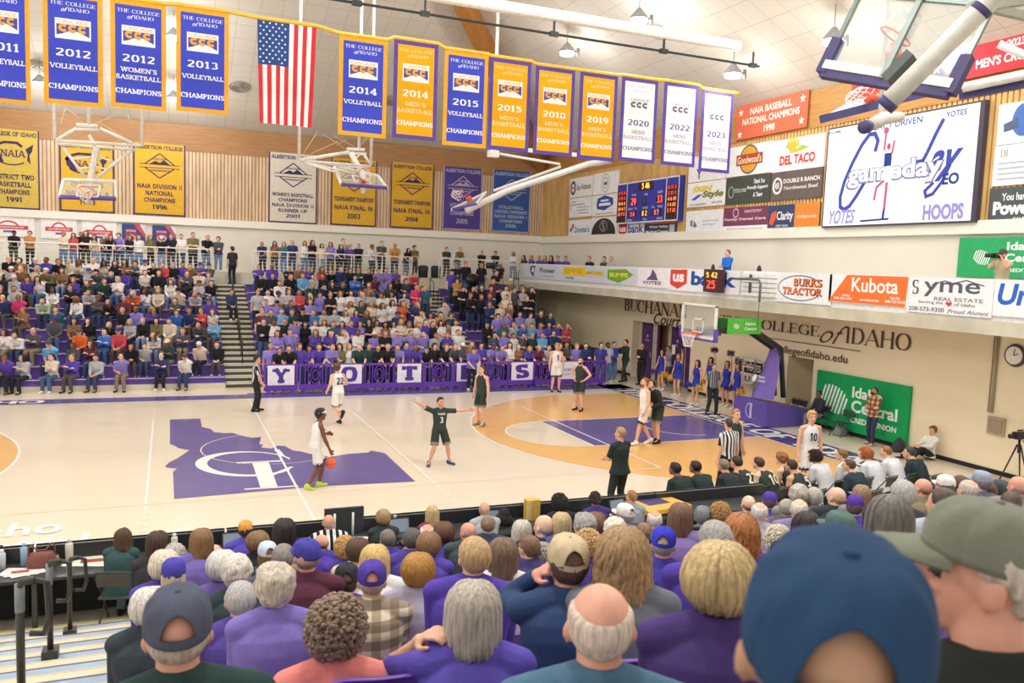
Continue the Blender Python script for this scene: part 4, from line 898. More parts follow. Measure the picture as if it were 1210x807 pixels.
mb,pl,W_,H_,done=S('half navy half orange credit-union panel',zC(692,560),zC(1090,755),'3B4A70'); rectp(mb,pl,W_*.54,W_,0,H_,P('F0893A'),.003); polyp(mb,pl,[(W_*.04,H_*.3),(W_*.08,H_*.7),(W_*.18,H_*.8),(W_*.18,H_*.55),(W_*.12,H_*.25)],P('E8603A'),.006); put(mb,pl,bfont('Clarity',.02),W_*.35,H_*.55,H_*.42,W_*.32,P('FFFFFF'),.006); put(mb,pl,bfont('CREDIT UNION',.01),W_*.3,H_*.22,H_*.08,W_*.24,P('FFFFFF'),.006); put(mb,pl,bfont('claritycu.com',.015),W_*.77,H_*.52,H_*.17,W_*.36,P('FDE8D4'),.006); done()
# right-edge panels
mb,pl,W_,H_,done=S('white panel with a blue grey round logo at the right edge',(1181,124),(1240,164),'F1F3F5'); discp(mb,pl,W_*.5,H_*.55,W_*.22,H_*.4,P('4E73B8'),.003); polyp(mb,pl,[(W_*.12,H_*.5),(W_*.4,H_*.62),(W_*.4,H_*.36),(W_*.14,H_*.3)],P('55627E'),.005); done()
mb,pl,W_,H_,done=S('white panel with small grey lettering at the right edge',(1176,173),(1240,215),'F3F3F3'); put(mb,pl,serif('DL'),W_*.2,H_*.8,H_*.18,None,P('A08A60')); 
for q in range(4): linep(mb,pl,[(W_*.08,H_*(.55-.13*q)),(W_*.9,H_*(.55-.13*q))],.05,P('B6BAC0'))
done()
mb,pl,W_,H_,done=S('dark grey panel with white power slogan at the right edge',(1170,223),(1245,264),'50565A'); put(mb,pl,bfont('You have the',.02),W_*.5,H_*.75,H_*.2,W_*.6,P('FFFFFF')); put(mb,pl,bfont('Power',.05),W_*.4,H_*.45,H_*.36,W_*.65,P('FFFFFF')); put(mb,pl,bfont('SAVE',.02),W_*.5,H_*.14,H_*.12,None,P('FFFFFF')); done()
# red champion banners on the header
mb,pl,W_,H_,done=sign('wall_banner','orange-red baseball national champions banner on the wooden header','banner',(871,127),(953,150),'DE6B4A','r',XW-.16,'red banners on the wooden header',.02)
o_=onx(871,127,XW-.16)
wt=P('FBE6D8'); put(mb,pl,bfont('NAIA BASEBALL',.03),W_*.5,H_*.78,H_*.2,W_*.58,wt); put(mb,pl,bfont('NATIONAL CHAMPIONS',.03),W_*.5,H_*.5,H_*.2,W_*.8,wt); put(mb,pl,bfont('1998',.03),W_*.5,H_*.2,H_*.2,None,wt)
for a,b_ in((.07,.8),(.93,.8),(.07,.15),(.93,.2)): polyp(mb,pl,[(W_*a+.16*(1 if q%2==0 else .42)*math.sin(q*PI/5),H_*b_+.16*(1 if q%2==0 else .42)*math.cos(q*PI/5)) for q in range(10)],wt)
done()
mb,pl,W_,H_,done=sign('wall_banner',"red men's cross country banner behind the folded-up backboards",'banner',(1008,88),(1260,68),'D8323C','r',XW-.18,'red banners on the wooden header',.02)
ya=onx(1008,88,XW-.18).y; f1=ya-onx(1153,80,XW-.18).y; f2=ya-onx(1222,70,XW-.18).y; put(mb,pl,bfont("MEN'S CROSS",.03),(f1+f2)/2,H_*.36,H_*.27,f2-f1,P('FFFFFF')); put(mb,pl,bfont('2023',.03),ya-onx(1200,60,XW-.18).y,H_*.74,H_*.22,None,P('FFFFFF'))
rectp(mb,pl,W_*.22,W_*.36,.1,H_*.9,P('6A3A86'),.003); rectp(mb,pl,W_*.42,W_*.5,.1,H_*.9,P('6A3A86'),.003)
for a in(.26,.32,.46): polyp(mb,pl,[(W_*a+.16*(1 if q%2==0 else .42)*math.sin(q*PI/5),H_*.5+.16*(1 if q%2==0 else .42)*math.cos(q*PI/5)) for q in range(10)],P('FFFFFF'),.006)
done()
# video screen
vs_=empty('video_screen',(0,0,0),0,'large bright video screen showing a gameday graphic on the slatted wall','screen')
mb,pl,W_,H_,done=sign('housing','',None,(979,152),(1152,262.5),'4A4452','r',XW-.24,thick=.16,parent=vs_); done()
m_scr=mat('screen_white','FFFFFF',.4,.2,var=0,emit=1.15)
sc=MB(); rectp(sc,pl,.05,W_-.14,.05,H_-.05,m_scr,.004); W2=W_-.14
bl=mat('screen_blue','4A55B8',.4,.2,var=0,emit=.9); rd=mat('screen_pink','D8607E',.4,.2,var=0,emit=.95); gy=mat('screen_lilac','A99BD8',.4,.2,var=0,emit=1.); wh_=mat('screen_letter_white','F6F5FF',.4,.2,var=0,emit=1.1); nv_=mat('screen_navy','2F3F9A',.4,.2,var=0,emit=.9)
put(sc,pl,bfont('LEGACY DRIVEN',.015),W2*.48,H_*.93,H_*.06,W2*.38,bl,.008)
put(sc,pl,bfont('YOTES',.02),W2*.87,H_*.93,H_*.05,W2*.12,bl,.008); put(sc,pl,bfont('HOME',.02),W2*.06,H_*.95,H_*.025,W2*.1,bl,.008)
cpts=[(.37,.70),(.385,.80),(.36,.87),(.32,.87),(.27,.78),(.21,.62),(.16,.45),(.135,.3),(.14,.2),(.17,.17),(.21,.2),(.26,.3),(.31,.42),(.35,.5)]
linep(sc,pl,[(W2*a_,H_*b2) for a_,b2 in cpts],.13,bl,.008)
linep(sc,pl,[(W2*a_,H_*b2) for a_,b2 in ((.80,.9),(.76,.78),(.72,.64),(.68,.52),(.66,.46))],.12,bl,.008); linep(sc,pl,[(W2*a_,H_*b2) for a_,b2 in ((.70,.56),(.66,.56),(.63,.5),(.65,.45),(.69,.5))],.1,bl,.008)
put(sc,pl,bfont('ay',.03,.5),W2*.83,H_*.5,H_*.27,W2*.2,bl,.008); linep(sc,pl,[(W2*a_,H_*b2) for a_,b2 in ((.86,.5),(.82,.36),(.77,.26),(.73,.24),(.72,.29),(.77,.36))],.1,bl,.008)
put(sc,pl,bfont('gameday',.07),W2*.5,H_*.48,H_*.25,W2*.655,mat('screen_letter_edge','B9B4D8',.4,.2,var=0,emit=.55),.010); put(sc,pl,bfont('gameday',.03),W2*.5,H_*.485,H_*.225,W2*.63,wh_,.014)
put(sc,pl,bfont('EO',.04),W2*.87,H_*.38,H_*.1,None,nv_,.012)
# red-white player figure on the graphic: raised arm with ball, torso, legs
discp(sc,pl,W2*.44,H_*.88,W2*.018,H_*.03,rd,.016); linep(sc,pl,[(W2*.44,H_*.85),(W2*.435,H_*.7)],.07,rd,.016); linep(sc,pl,[(W2*.5,H_*.78),(W2*.49,H_*.66)],.07,rd,.016); discp(sc,pl,W2*.465,H_*.73,W2*.013,H_*.03,rd,.016)
rectp(sc,pl,W2*.44,W2*.49,H_*.55,H_*.67,nv_,.016); rectp(sc,pl,W2*.44,W2*.5,H_*.4,H_*.54,wh_,.017); linep(sc,pl,[(W2*.45,H_*.42),(W2*.4,H_*.36),(W2*.39,H_*.24)],.08,rd,.018); linep(sc,pl,[(W2*.47,H_*.4),(W2*.465,H_*.14)],.09,rd,.018); linep(sc,pl,[(W2*.465,H_*.16),(W2*.46,H_*.06)],.09,nv_,.018)
put(sc,pl,bfont('HOOPS',.05),W2*.84,H_*.1,H_*.14,W2*.24,gy,.012); put(sc,pl,bfont('YOTES',.03,.3),W2*.16,H_*.1,H_*.14,W2*.2,gy,.012); linep(sc,pl,[(W2*.3,H_*.05),(W2*.5,H_*.06)],.06,nv_,.012)
sc.build('display',vs_)
# ---- balcony banners on the parapet
GBn='sponsor banners along the balcony front'
def BN(lb,u0,v0,u1,v1,bg): return sign('balcony_banner',lb,'banner',(u0,v0),(u1,v1),bg,'r',BX,GBn,.03)
mb,pl,W_,H_,done=BN('pale balcony banner with blue title-company and yellow motors lettering',617,312,753,338,'D9DEE8')
nv=P('3A4668'); put(mb,pl,bfont('Pioneer',.02),W_*.27,H_*.62,H_*.34,W_*.15,nv); put(mb,pl,bfont('TITLE COMPANY',.01),W_*.27,H_*.22,H_*.1,W_*.14,P('8A97B2'))
polyp(mb,pl,[(W_*.1,H_*.9),(W_*.15,H_*.9),(W_*.14,H_*.6),(W_*.13,H_*.1),(W_*.1,H_*.4),(W_*.09,H_*.6)],nv); polyp(mb,pl,[(W_*.115,H_*.8),(W_*.135,H_*.8),(W_*.13,H_*.4),(W_*.105,H_*.5)],P('E8ECF2'),.006)
rectp(mb,pl,W_*.42,W_*.62,H_*.35,H_*.95,P('EFD23A'),.004); rectp(mb,pl,W_*.62,W_*.76,H_*.5,H_*.72,P('E6CC3A'),.004); put(mb,pl,bfont('EFFIE',.03),W_*.52,H_*.66,H_*.3,W_*.16,P('D9B22A'),.006); put(mb,pl,bfont('MOTORS',.03),W_*.69,H_*.61,H_*.16,W_*.12,P('C9B03A'),.006); put(mb,pl,bfont('YOTES',.02),W_*.48,H_*.2,H_*.16,W_*.08,nv,.006)
polyp(mb,pl,[(W_*.79,H_*.85),(W_*.92,H_*.92),(W_*.97,H_*.6),(W_*.92,H_*.3),(W_*.87,H_*.1),(W_*.79,H_*.3)],P('74B03A'),.004); put(mb,pl,bfont('BUMPS',.04),W_*.87,H_*.56,H_*.26,W_*.13,P('EDE45A'),.006); done()
mb,pl,W_,H_,done=BN('white balcony banner with a small purple coyote-head mark',754,316,788,341,'F2F3F7'); c=P('6A5A86'); polyp(mb,pl,[(W_*.3,H_*.38),(W_*.45,H_*.62),(W_*.5,H_*.95),(W_*.62,H_*.7),(W_*.7,H_*.38)],c); put(mb,pl,block('YOTES'),W_*.5,H_*.25,H_*.18,W_*.62,c); done()
mb,pl,W_,H_,done=BN('white balcony banner with a red shield and large blue bank lettering',789,317,873,349,'F2F4F9'); polyp(mb,pl,[(W_*.05,H_*.95),(W_*.3,H_*.97),(W_*.3,H_*.35),(W_*.17,H_*.08),(W_*.05,H_*.28)],P('DE4A44')); put(mb,pl,bfont('us',.04),W_*.175,H_*.58,H_*.36,W_*.17,P('FFFFFF'),.006); put(mb,pl,bfont('bank',.04),W_*.66,H_*.6,H_*.62,W_*.6,P('2F55A8')); done()
mb,pl,W_,H_,done=BN('white balcony banner with orange and black tractor-dealer lettering',918,322,981,361,'F2F3F6'); ringp(mb,pl,W_*.45,H_*.5,W_*.4,H_*.42,.04,P('7D88A0'),.003,20,340); put(mb,pl,slab('BURKS'),W_*.6,H_*.68,H_*.28,W_*.5,P('3A2A20'),.004); put(mb,pl,slab('BURKS'),W_*.585,H_*.7,H_*.27,W_*.49,P('EE7A2E'),.006); put(mb,pl,slab('TRACTOR'),W_*.5,H_*.38,H_*.26,W_*.72,P('3A2A20'),.004); put(mb,pl,slab('TRACTOR'),W_*.49,H_*.4,H_*.25,W_*.71,P('EE7A2E'),.006); done()
mb,pl,W_,H_,done=BN('bright orange tractor-brand balcony banner with slanted left edge',981,324,1071,363,'F2F3F6'); polyp(mb,pl,[(W_*.24,H_),(W_,H_),(W_*.985,0),(0,0.02)],P('F0783A'),.003); put(mb,pl,bfont('Kubota',.015),W_*.6,H_*.66,H_*.5,W_*.58,P('FFFFFF'),.006); 
for a,s in((.2,'208-459-1571'),(.55,'www.burkstractor.com'),(.86,'208-733-5543')): put(mb,pl,bfont(s,.02),W_*a,H_*.15,H_*.09,W_*.24,P('FFFFFF'),.006)
put(mb,pl,bfont('Caldwell',.02),W_*.24,H_*.27,H_*.09,W_*.1,P('FFFFFF'),.006); put(mb,pl,bfont('Twin Falls',.02),W_*.86,H_*.27,H_*.09,W_*.12,P('FFFFFF'),.006); done()
mb,pl,W_,H_,done=BN('white real-estate balcony banner with a phone number and red heart',1074,327,1171,376,'F2F3F8'); g=P('5A5F6C'); put(mb,pl,stroke_text('S',.15,.05,.1),W_*.1,H_*.72,H_*.4,None,g); put(mb,pl,bfont('yme',.012),W_*.53,H_*.68,H_*.42,W_*.66,g); put(mb,pl,bfont('REAL ESTATE',.008),W_*.62,H_*.42,H_*.1,W_*.56,g); put(mb,pl,bfont('Serving the',.008),W_*.3,H_*.3,H_*.1,W_*.3,g); put(mb,pl,bfont('of Idaho',.008),W_*.7,H_*.29,H_*.09,W_*.24,g); polyp(mb,pl,[(W_*.52,H_*.22),(W_*.48,H_*.3),(W_*.495,H_*.36),(W_*.52,H_*.33),(W_*.545,H_*.36),(W_*.56,H_*.3)],P('D83A44'),.006); put(mb,pl,bfont('208-573-9300',.015),W_*.25,H_*.11,H_*.12,W_*.44,g); put(mb,pl,bfont('Proud Alumni',.01,.3),W_*.74,H_*.1,H_*.11,W_*.46,P('6A5A86')); linep(mb,pl,[(W_*.3,H_*.8),(W_*.45,H_*.92),(W_*.55,H_*.86),(W_*.7,H_*.95),(W_*.9,H_*.82)],.03,g); done()
mb,pl,W_,H_,done=BN('white balcony banner with tall blue letters at the right edge',1176,331,1290,382,'F2F4F9'); put(mb,pl,bfont('Union',.03,.15),W_*.42,H_*.62,H_*.6,W_*.75,P('2F66C8')); done()
# lettering on the tan wall below the balcony
WP=Plane((XW-.02,0,0),(0,-1,0),(0,0,1)); m_let=P('5A4636',.5)
def wl_text(txt,TL,BR,par,mm=m_let,sk=0.):
    a=onx(*TL,XW-.02); b_=onx(*BR,XW-.02); mb=MB(); put(mb,WP,txt,-(a.y+b_.y)/2,(a.z+b_.z)/2,a.z-b_.z,a.y-b_.y,mm,.012,sk); return mb.build('lettering',par)
ws=empty('wall_sign',(0,0,0),0,'dark serif court name on the tan wall above the purple doors','sign')
wl_text(stroke_text('BUCHANAN',.15,.05,.1,.04),(739,352.5),(812,377),ws); wl_text(bfont('Court',.012,.35),(773,369.5),(804,387),ws)
ws=empty('wall_sign',(0,0,0),0,'dark serif college name and web address on the tan wall right of the hoop','sign')
wl_text(stroke_text('THE COLLEGE',.13,.045,.1,.05),(852,372),(968,398),ws); wl_text(bfont('of',-.012,.6),(970,382),(1001,409),ws); wl_text(stroke_text('IDAHO',.13,.045,.1,.05),(1001,386),(1076,416),ws)
a=onx(917,407,XW-.02); b_=onx(1002,420,XW-.02); mb=MB(); put(mb,WP,bfont('collegeofidaho.edu',.008),-(a.y+b_.y)/2,a.z-.17,.34,a.y-b_.y,m_let,.012); mb.build('lettering',ws)
w=MB(); a=onx(906,399,XW-.02); b_=onx(1017,413,XW-.02); linep(w,WP,[(-a.y,a.z),(-b_.y,a.z)],.025,m_let,.012); w.build('underline',ws)
# purple doors in the recess
for i,(ya,yb,open_) in enumerate(((11.2,10.2,0),(9.9,8.95,1),(8.75,7.75,0),(7.6,6.7,0))):
    d=empty('door_%d'%(i+1),(XW+.5,0,0)); d['kind']='structure'
    mb=MB(); mb.use(P('5B3A72',.4)).box(-.03,.03,yb,ya,.02,2.55) if not open_ else mb.use(P('5B3A72',.4)).box(-.03,.03,ya-.15,ya,.02,2.55); mb.build('door_leaf',d)
    mb=MB(); mb.use(P('D8CDB4')); mb.box(-.06,.06,ya,ya+.12,0,2.62); mb.box(-.06,.06,yb-.12,yb,0,2.62); mb.build('door_frame',d)
    if not open_:
        mb=MB(); pl=Plane((XW+.46-(XW+.5),ya,0),(0,-1,0),(0,0,1)); put(mb,pl,bfont('YOTES',.01),(ya-yb)/2,1.75,.09,None,P('E4DCEC'),.005); discp(mb,pl,(ya-yb)/2,1.95,.07,None,P('CFC2DE'),.005); mb.build('door_lettering',d)
        mb=MB(); mb.use(P('B9B5AE',.3)); mb.bar((-.08,yb+.12,1.0),(-.08,yb+.12,1.25),.04); mb.build('door_handle',d)
w=MB(); w.use(P('8A6A50')).box(XW+.9,XW+1.0,6.4,11.5,0,2.8); w.build('wall_lobby',kind='structure')
# green wall pads
mb,pl,W_,H_,done=sign('sponsor_board','large green credit-union board standing against the tan wall','sign',(966,437),(1070,527),'12A35C','r',XW-.12,None,.1)
def icc(mb,pl,x,y,s,c,d=.006):
    for k in range(8):
        t=(k-3.5)*.13; L=.62*math.sqrt(max(.05,1-(t*1.7)**2)); dx=.3*s; 
        linep(mb,pl,[(x+(t-.25*L)*s+(.18*t)*s,y-L*s*.75-t*.4*s),(x+(t+.25*L)*s+(.18*t)*s,y+L*s*.75-t*.4*s)],.085*s,c,d)
wg=P('F2FBF5'); icc(mb,pl,W_*.22,H_*.52,H_*.5,wg)
put(mb,pl,bfont('Idaho',.03),W_*.58,H_*.72,H_*.2,W_*.32,wg); put(mb,pl,bfont('Central',.03),W_*.66,H_*.47,H_*.22,W_*.48,wg); put(mb,pl,bfont('CREDIT UNION',.03),W_*.66,H_*.22,H_*.1,W_*.48,wg); done()
mb,pl,W_,H_,done=sign('sponsor_banner','green credit-union banner on the upper wall behind the photographer','banner',(1134,281),(1290,332),'2FA866','r',XW-.12,None,.02); icc(mb,pl,W_*.2,H_*.5,H_*.36,wg); put(mb,pl,bfont('Idaho',.03),W_*.52,H_*.78,H_*.2,W_*.26,wg); put(mb,pl,bfont('Central',.03),W_*.55,H_*.5,H_*.2,W_*.34,wg); put(mb,pl,bfont('CREDIT UNION',.02),W_*.56,H_*.2,H_*.09,W_*.36,wg); done()
# clock, conduit, panel, outlet
c_=onx(1200,420,XW-.03); w=MB(); w.use(P('5A5552'),True); w.tube([(c_.x,c_.y,c_.z),(c_.x-.06,c_.y,c_.z)],[.3,.27],28); w.use(P('F5F3EE'),False); w.tube([(c_.x-.061,c_.y,c_.z),(c_.x-.066,c_.y,c_.z)],.23,28); w.use(P('2A2A2A')); w.bar((c_.x-.07,c_.y,c_.z),(c_.x-.07,c_.y-.12,c_.z+.05),.02); w.bar((c_.x-.07,c_.y,c_.z),(c_.x-.07,c_.y-.02,c_.z+.17),.016); tag(w.build('wall_clock'),'round wall clock with white face at the right edge of the tan wall','clock')
a=onx(1180,395,XW-.05); b_=onx(1174,488,XW-.05); w=MB(); w.use(P('A79A82'),True); w.tube([(a.x,a.y,3.75),(a.x,a.y,b_.z)],.035,10); w.tube([(a.x,a.y+.1,3.75),(a.x,a.y+.1,b_.z)],.02,8); tag(w.build('conduit'),'vertical metal conduit running down the tan wall','conduit')
a=onx(1168,491,XW-.05); b_=onx(1186,516,XW-.05); w=MB(); w.use(P('B7A68C',.5)).box(XW-.08,XW,b_.y,a.y,b_.z,a.z); w.use(P('A0917A')).box(XW-.09,XW-.08,b_.y+.04,a.y-.04,b_.z+.05,a.z-.05); tag(w.build('electrical_box'),'tan metal box at the foot of the conduit','box')
# ------------------------------------------------------------------ far stands
ROW0,RD,RH,NR=10.3,.86,.36,10
m_deck=mat('stand_deck','CFC7B4',.6,.2,var=.06); m_bench=mat('bench_purple','5F479F',.4,.4,var=.06); m_edge=mat('deck_edge','E5E0EC',.5,.3)
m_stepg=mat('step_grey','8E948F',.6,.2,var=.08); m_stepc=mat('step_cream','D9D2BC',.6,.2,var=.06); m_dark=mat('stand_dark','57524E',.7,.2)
def deck_z(i): return RH*i
def row_y(i): return ROW0+.86*i
def bleachers(x0,x1,sect,rows=NR):
    for i in range(rows):
        t=empty('bleacher_bench',(0,0,0),0,'purple bleacher bench, %s row from the floor, %s'%(ORD[i],sect),'bench','purple bleacher benches'); z=deck_z(i); y=row_y(i)
        if i>0:
            w=MB(); y0=row_y(i-1)+.42; y1=y+.45; w.use(m_deck); w.box(x0,x1,y0,y1,z-.08,z); w.use(m_edge); w.box(x0,x1,y0-.02,y0,z-.05,z+.01); w.build('deck',t)
            w=MB(); w.use(m_bench); w.box(x0,x1,y0+.0,y0+.03,deck_z(i-1),z-.08); w.build('riser',t)
        else: w=MB(); w.use(m_stepc); w.box(x0,x1,ROW0+.06,ROW0+.1,0,.2); w.build('front_board',t)
        w=MB(); w.use(m_bench); n=max(1,int((x1-x0)/.5)); d=(x1-x0)/n
        w.box(x0,x1,y+.05,y+.36,z+(.0 if i else .2),z+.36)
        for k in range(n): w.box(x0+k*d+.008,x0+(k+1)*d-.008,y,y+.42,z+.36,z+.43)
        w.use(m_edge); w.box(x0,x1,y-.012,y+.002,z+.415,z+.436); w.build('seat',t)
        if i>0:
            for xx in (x0,x1-.03): w=MB(); w.use(m_dark); w.box(xx,xx+.03,y-.4,y+.45,.0,z-.09); w.build('end_panel',t)
    w=MB(); w.use(m_deck); w.box(x0,x1,row_y(rows-1)+.42,19.34,3.5,3.6); w.build('trim_7',kind='structure')
ORD=['first','second','third','fourth','fifth','sixth','seventh','eighth','ninth','tenth']
A1,A2=(-.6,.72),(9.15,10.2); BXL,BXR=-16.,14.55
bleachers(BXL,A1[0],'left of the main aisle')
bleachers(A1[1],A2[0],'between the two aisles')
bleachers(A2[1],BXR,'right of the second aisle')
def aisle(x0,x1,label):
    t=empty('aisle_stairs',(0,0,0),0,label,'stairs','stairs between the bleacher sections')
    for k in range(1,2*NR+1):
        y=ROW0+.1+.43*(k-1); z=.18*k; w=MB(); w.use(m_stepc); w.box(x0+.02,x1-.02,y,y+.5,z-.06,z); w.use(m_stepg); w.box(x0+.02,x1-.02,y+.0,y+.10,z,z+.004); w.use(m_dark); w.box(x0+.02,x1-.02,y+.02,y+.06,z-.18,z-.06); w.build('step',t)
aisle(*A1,'cream stairs of the main aisle beside the referee'); aisle(*A2,'cream stairs of the second aisle, below the band')
m_blk=mat('metal_black','2B2A2C',.45,.4); m_wht=mat('metal_white','EFEFEA',.4,.4)
for k in range(5):
    x=.12; y=ROW0+1.6+1.3*k; z=RH*(y-ROW0)/RD; w=MB(); w.use(m_blk,True)
    w.tube([(x,y,z-.1),(x,y,z+.85),(x,y+.05,z+.9),(x,y+.6,z+1.12),(x,y+.65,z+1.1),(x,y+.65,z+.25)],.022,8)
    tag(w.build('handrail'),'black handrail loop in the middle of the main aisle, %s from the bottom'%('lowest','second','third','fourth','fifth')[k],'handrail','black handrails in the aisles')
for k in range(3):
    x=9.68; y=ROW0+4.6+1.35*k; z=RH*(y-ROW0)/RD; w=MB(); w.use(m_blk,True)
    w.tube([(x,y,z-.1),(x,y,z+.85),(x,y+.05,z+.9),(x,y+.6,z+1.12),(x,y+.65,z+1.1),(x,y+.65,z+.25)],.022,8)
    tag(w.build('handrail'),'black handrail loop in the second aisle below the band, %s'%('lowest','middle','topmost')[k],'handrail','black handrails in the aisles')
for k in range(NR):
    y=row_y(k)+.35; z=RH*k; w=MB(); w.use(m_blk,True); w.tube([(BXR+.07,y,0.02 if k==0 else z-.2),(BXR+.07,y,z+1.02),(BXR+.07,y+.05,z+1.07),(BXR+.07,y+.62,z+1.07),(BXR+.07,y+.67,z+1.02),(BXR+.07,y+.67,z-.1)],.022,8)
    w.use(mat('rail_mesh_grey','8A867C',.7,.2)); 
    for q in range(1,4): w.tube([(BXR+.07,y+.17*q,z-.1),(BXR+.07,y+.17*q,z+1.05)],.005,5)
    w.tube([(BXR+.07,y,z+.2),(BXR+.07,y+.67,z+.2)],.012,6)
    tag(w.build('guard_rail'),'black guard rail at the bleachers right end, bench row %d from the floor'%(k+1),'rail','guard rails up the right end of the bleachers')
def railing(u0,v0,u1,v1,label,y=19.42):
    a=ony(u0,v0,y);b=ony(u1,v1,y); zt=5.2; t=empty('walkway_railing',(0,0,0),0,label,'railing','white railings along the far walkway'); n=max(1,round((b.x-a.x)/1.5))
    w=MB(); w.use(m_wht,True); w.tube([(a.x,y,4.15),(a.x,y,zt-.04),(a.x+.04,y,zt),(b.x-.04,y,zt),(b.x,y,zt-.04),(b.x,y,4.15)],.028,8); w.build('top_rail',t)
    for k in range(1,n): w=MB(); w.use(m_wht); x=a.x+(b.x-a.x)*k/n; w.tube([(x,y,4.15),(x,y,zt)],.024,8); w.build('post',t)
    for q in range(5): w=MB(); w.use(m_wht); w.tube([(a.x,y,4.35+.16*q),(b.x,y,4.35+.16*q)],.009,6); w.build('cable',t)
railing(-40,286,250,297,'white railing along the far walkway left of the main aisle'); railing(300,299,487,307,'white railing along the far walkway above the students'); railing(519,307,612,311,'white railing along the far walkway beside the band')
# trash bins / equipment on the walkway above the second aisle
for i,(u,lb) in enumerate(((500,'left one of the black covered bins at the top of the second aisle'),(515,'right one of the black covered bins at the top of the second aisle'))):
    p=ony(u,318,20.0); w=MB(); w.use(P('35373B',.6),True); w.loft([((p.x,20,4.15),(.24,0,0),(0,.24,0)),((p.x,20,4.6),(.26,0,0),(0,.29,0)),((p.x,20,4.72),(.27,0,0),(0,.3,0)),((p.x,20,4.8),(.15,0,0),(0,.2,0))],18); tag(w.build('bin'),lb,'bin','black bins on the walkway')
# ---- purple crowd barriers with letters
m_bar=mat('barrier_purple','6A3FB0',.45,.4,var=.06)
def barrier_proto():
    t=empty('crowd_barrier'); L=1.2
    w=MB(); w.use(m_bar); w.box(-L/2,L/2,-.03,.03,1.0,1.07); w.box(-L/2,L/2,-.035,.035,.1,.3); w.box(-L/2,-L/2+.07,-.03,.03,.3,1.0); w.box(L/2-.07,L/2,-.03,.03,.3,1.0)
    for k in(-.38,-.26,.26,.38): w.box(k-.018,k+.018,-.02,.02,.3,1.0)
    for r in(.19,.11):
        pts=[(r*math.cos(2*PI*i/20),.0,.65+r*1.75*math.sin(2*PI*i/20)) for i in range(21)]; w.tube(pts,.024,6,False)
    w.build('panel',t)
    for s in(-1,1): f=MB(); f.use(m_bar); f.box(s*.42-.04,s*.42+.04,-.3,.3,.0,.05); f.box(s*.42-.03,s*.42+.03,-.05,.05,.05,.14); f.build('foot',t)
    return t
bp=barrier_proto(); xs=[]
LET={}
for ch,u,v in (('Y',332,460),('O',412.5,457),('T',483.5,453),('E',553,450),('S',617,447),('sign',672,444)):
    LET[ch]=ony(u,v,8.78).x
lx=[LET[c] for c in ('Y','O','T','E','S','sign')]
bx=[]
for i in range(5):
    g=lx[i+1]-lx[i]; bx+= [lx[i],lx[i]+g/2]
bx+=[lx[5],lx[5]+1.22]
ords=['behind the letter Y','between the letters Y and O','behind the letter O','between the letters O and T','behind the letter T','between the letters T and E','behind the letter E','between the letters E and S','behind the letter S','between the S and the last white card','behind the last white card','right end']
for i,x in enumerate(bx):
    t=bp if i==0 else copy_tree(bp); t.location=(x,8.85,.0); t.scale=(1.0,1,1); tag(t,'purple crowd barrier before the students, '+ords[i],'barrier','purple crowd barriers in front of the students')
for ch,x in LET.items():
    w=MB(); pl=Plane((x-.5,8.80,.3),(1,0,0),(0,0,1)); w.use(P('F1EFF4',.5)).box(x-.48,x+.48,8.79,8.81,.3,1.03)
    if ch!='sign': put(w,pl,stroke_text(ch,.30,.2,.2 if ch in 'YT' else .0,.05),.5,.365,.58,.62,P('5A3AA0',.5),.018)
    else:
        put(w,pl,bfont('Lorenzo',.01,.3),.5,.42,.15,.6,P('6A5A90'),.018); put(w,pl,bfont('PROUD SPONSOR',.005),.5,.2,.06,.6,P('8A80A0'),.018)
    tag(w.build('letter_card'),'white card with a purple letter %s hung on the crowd barrier'%ch if ch!='sign' else 'white sponsor card at the right end of the crowd barriers','card','white letter cards on the barriers')
# black loudspeakers at the end of the stands
for px,py,lb in((15.25,11.2,'front black loudspeaker cabinet at the right foot of the bleachers'),(15.3,12.2,'rear black loudspeaker cabinet at the right foot of the bleachers')):
    t=empty('loudspeaker',(px,py,0),.1,lb,'speaker'); w=MB(); w.use(P('2F2D31',.6)).box(-.34,.34,-.3,.3,0.0,1.35); w.build('cabinet',t)
    w=MB(); w.use(P('3B393E',.8)).box(-.3,.3,-.32,-.3,.08,1.28); w.build('grille',t)
# ------------------------------------------------------------------ main hoop at the right
m_pad=mat('pad_purple','6552A8',.45,.35,var=.05); m_pad2=mat('pad_violet','7561B5',.45,.35,var=.05); m_glass=mat('board_glass','E6F2EE',.05,.5,var=0,alpha=.22); m_or=mat('rim_orange','EA5A32',.35,.5,var=.03); m_net=mat('net_white','F1EFEA',.7,.2); m_stl=mat('steel_black','34363A',.4,.5)
def net(mb,c,r,h,up=Vector((0,0,1)),n=10):
    c=Vector(c); up=Vector(up).normalized(); a0=up.orthogonal().normalized(); b0=up.cross(a0)
    def pt(k,t): rr=r*(1-.42*t); an=2*PI*k/n; return c-up*h*t+(a0*math.cos(an)+b0*math.sin(an))*rr
    for k in range(n):
        for s in(-1,1): mb.tube([pt(k+s*.5*q,q/4) for q in range(5)],.008,4)
    mb.tube([pt(k,1) for k in range(n+1)],.01,4)
def rim_mesh(mb,c,r,up,n=24):
    c=Vector(c);up=Vector(up).normalized();a=up.orthogonal().normalized();b=up.cross(a); mb.tube([c+(a*math.cos(2*PI*k/n)+b*math.sin(2*PI*k/n))*r for k in range(n+1)],.012,8,False)
t=empty('basketball_hoop',(0,0,0),0,'portable basketball hoop with purple padded base and green sponsor box','basketball hoop')
w=MB(); w.use(m_glass).box(13.1,13.13,-.9,.9,2.92,3.97); w.build('backboard_glass',t)
w=MB(); w.use(m_wht)
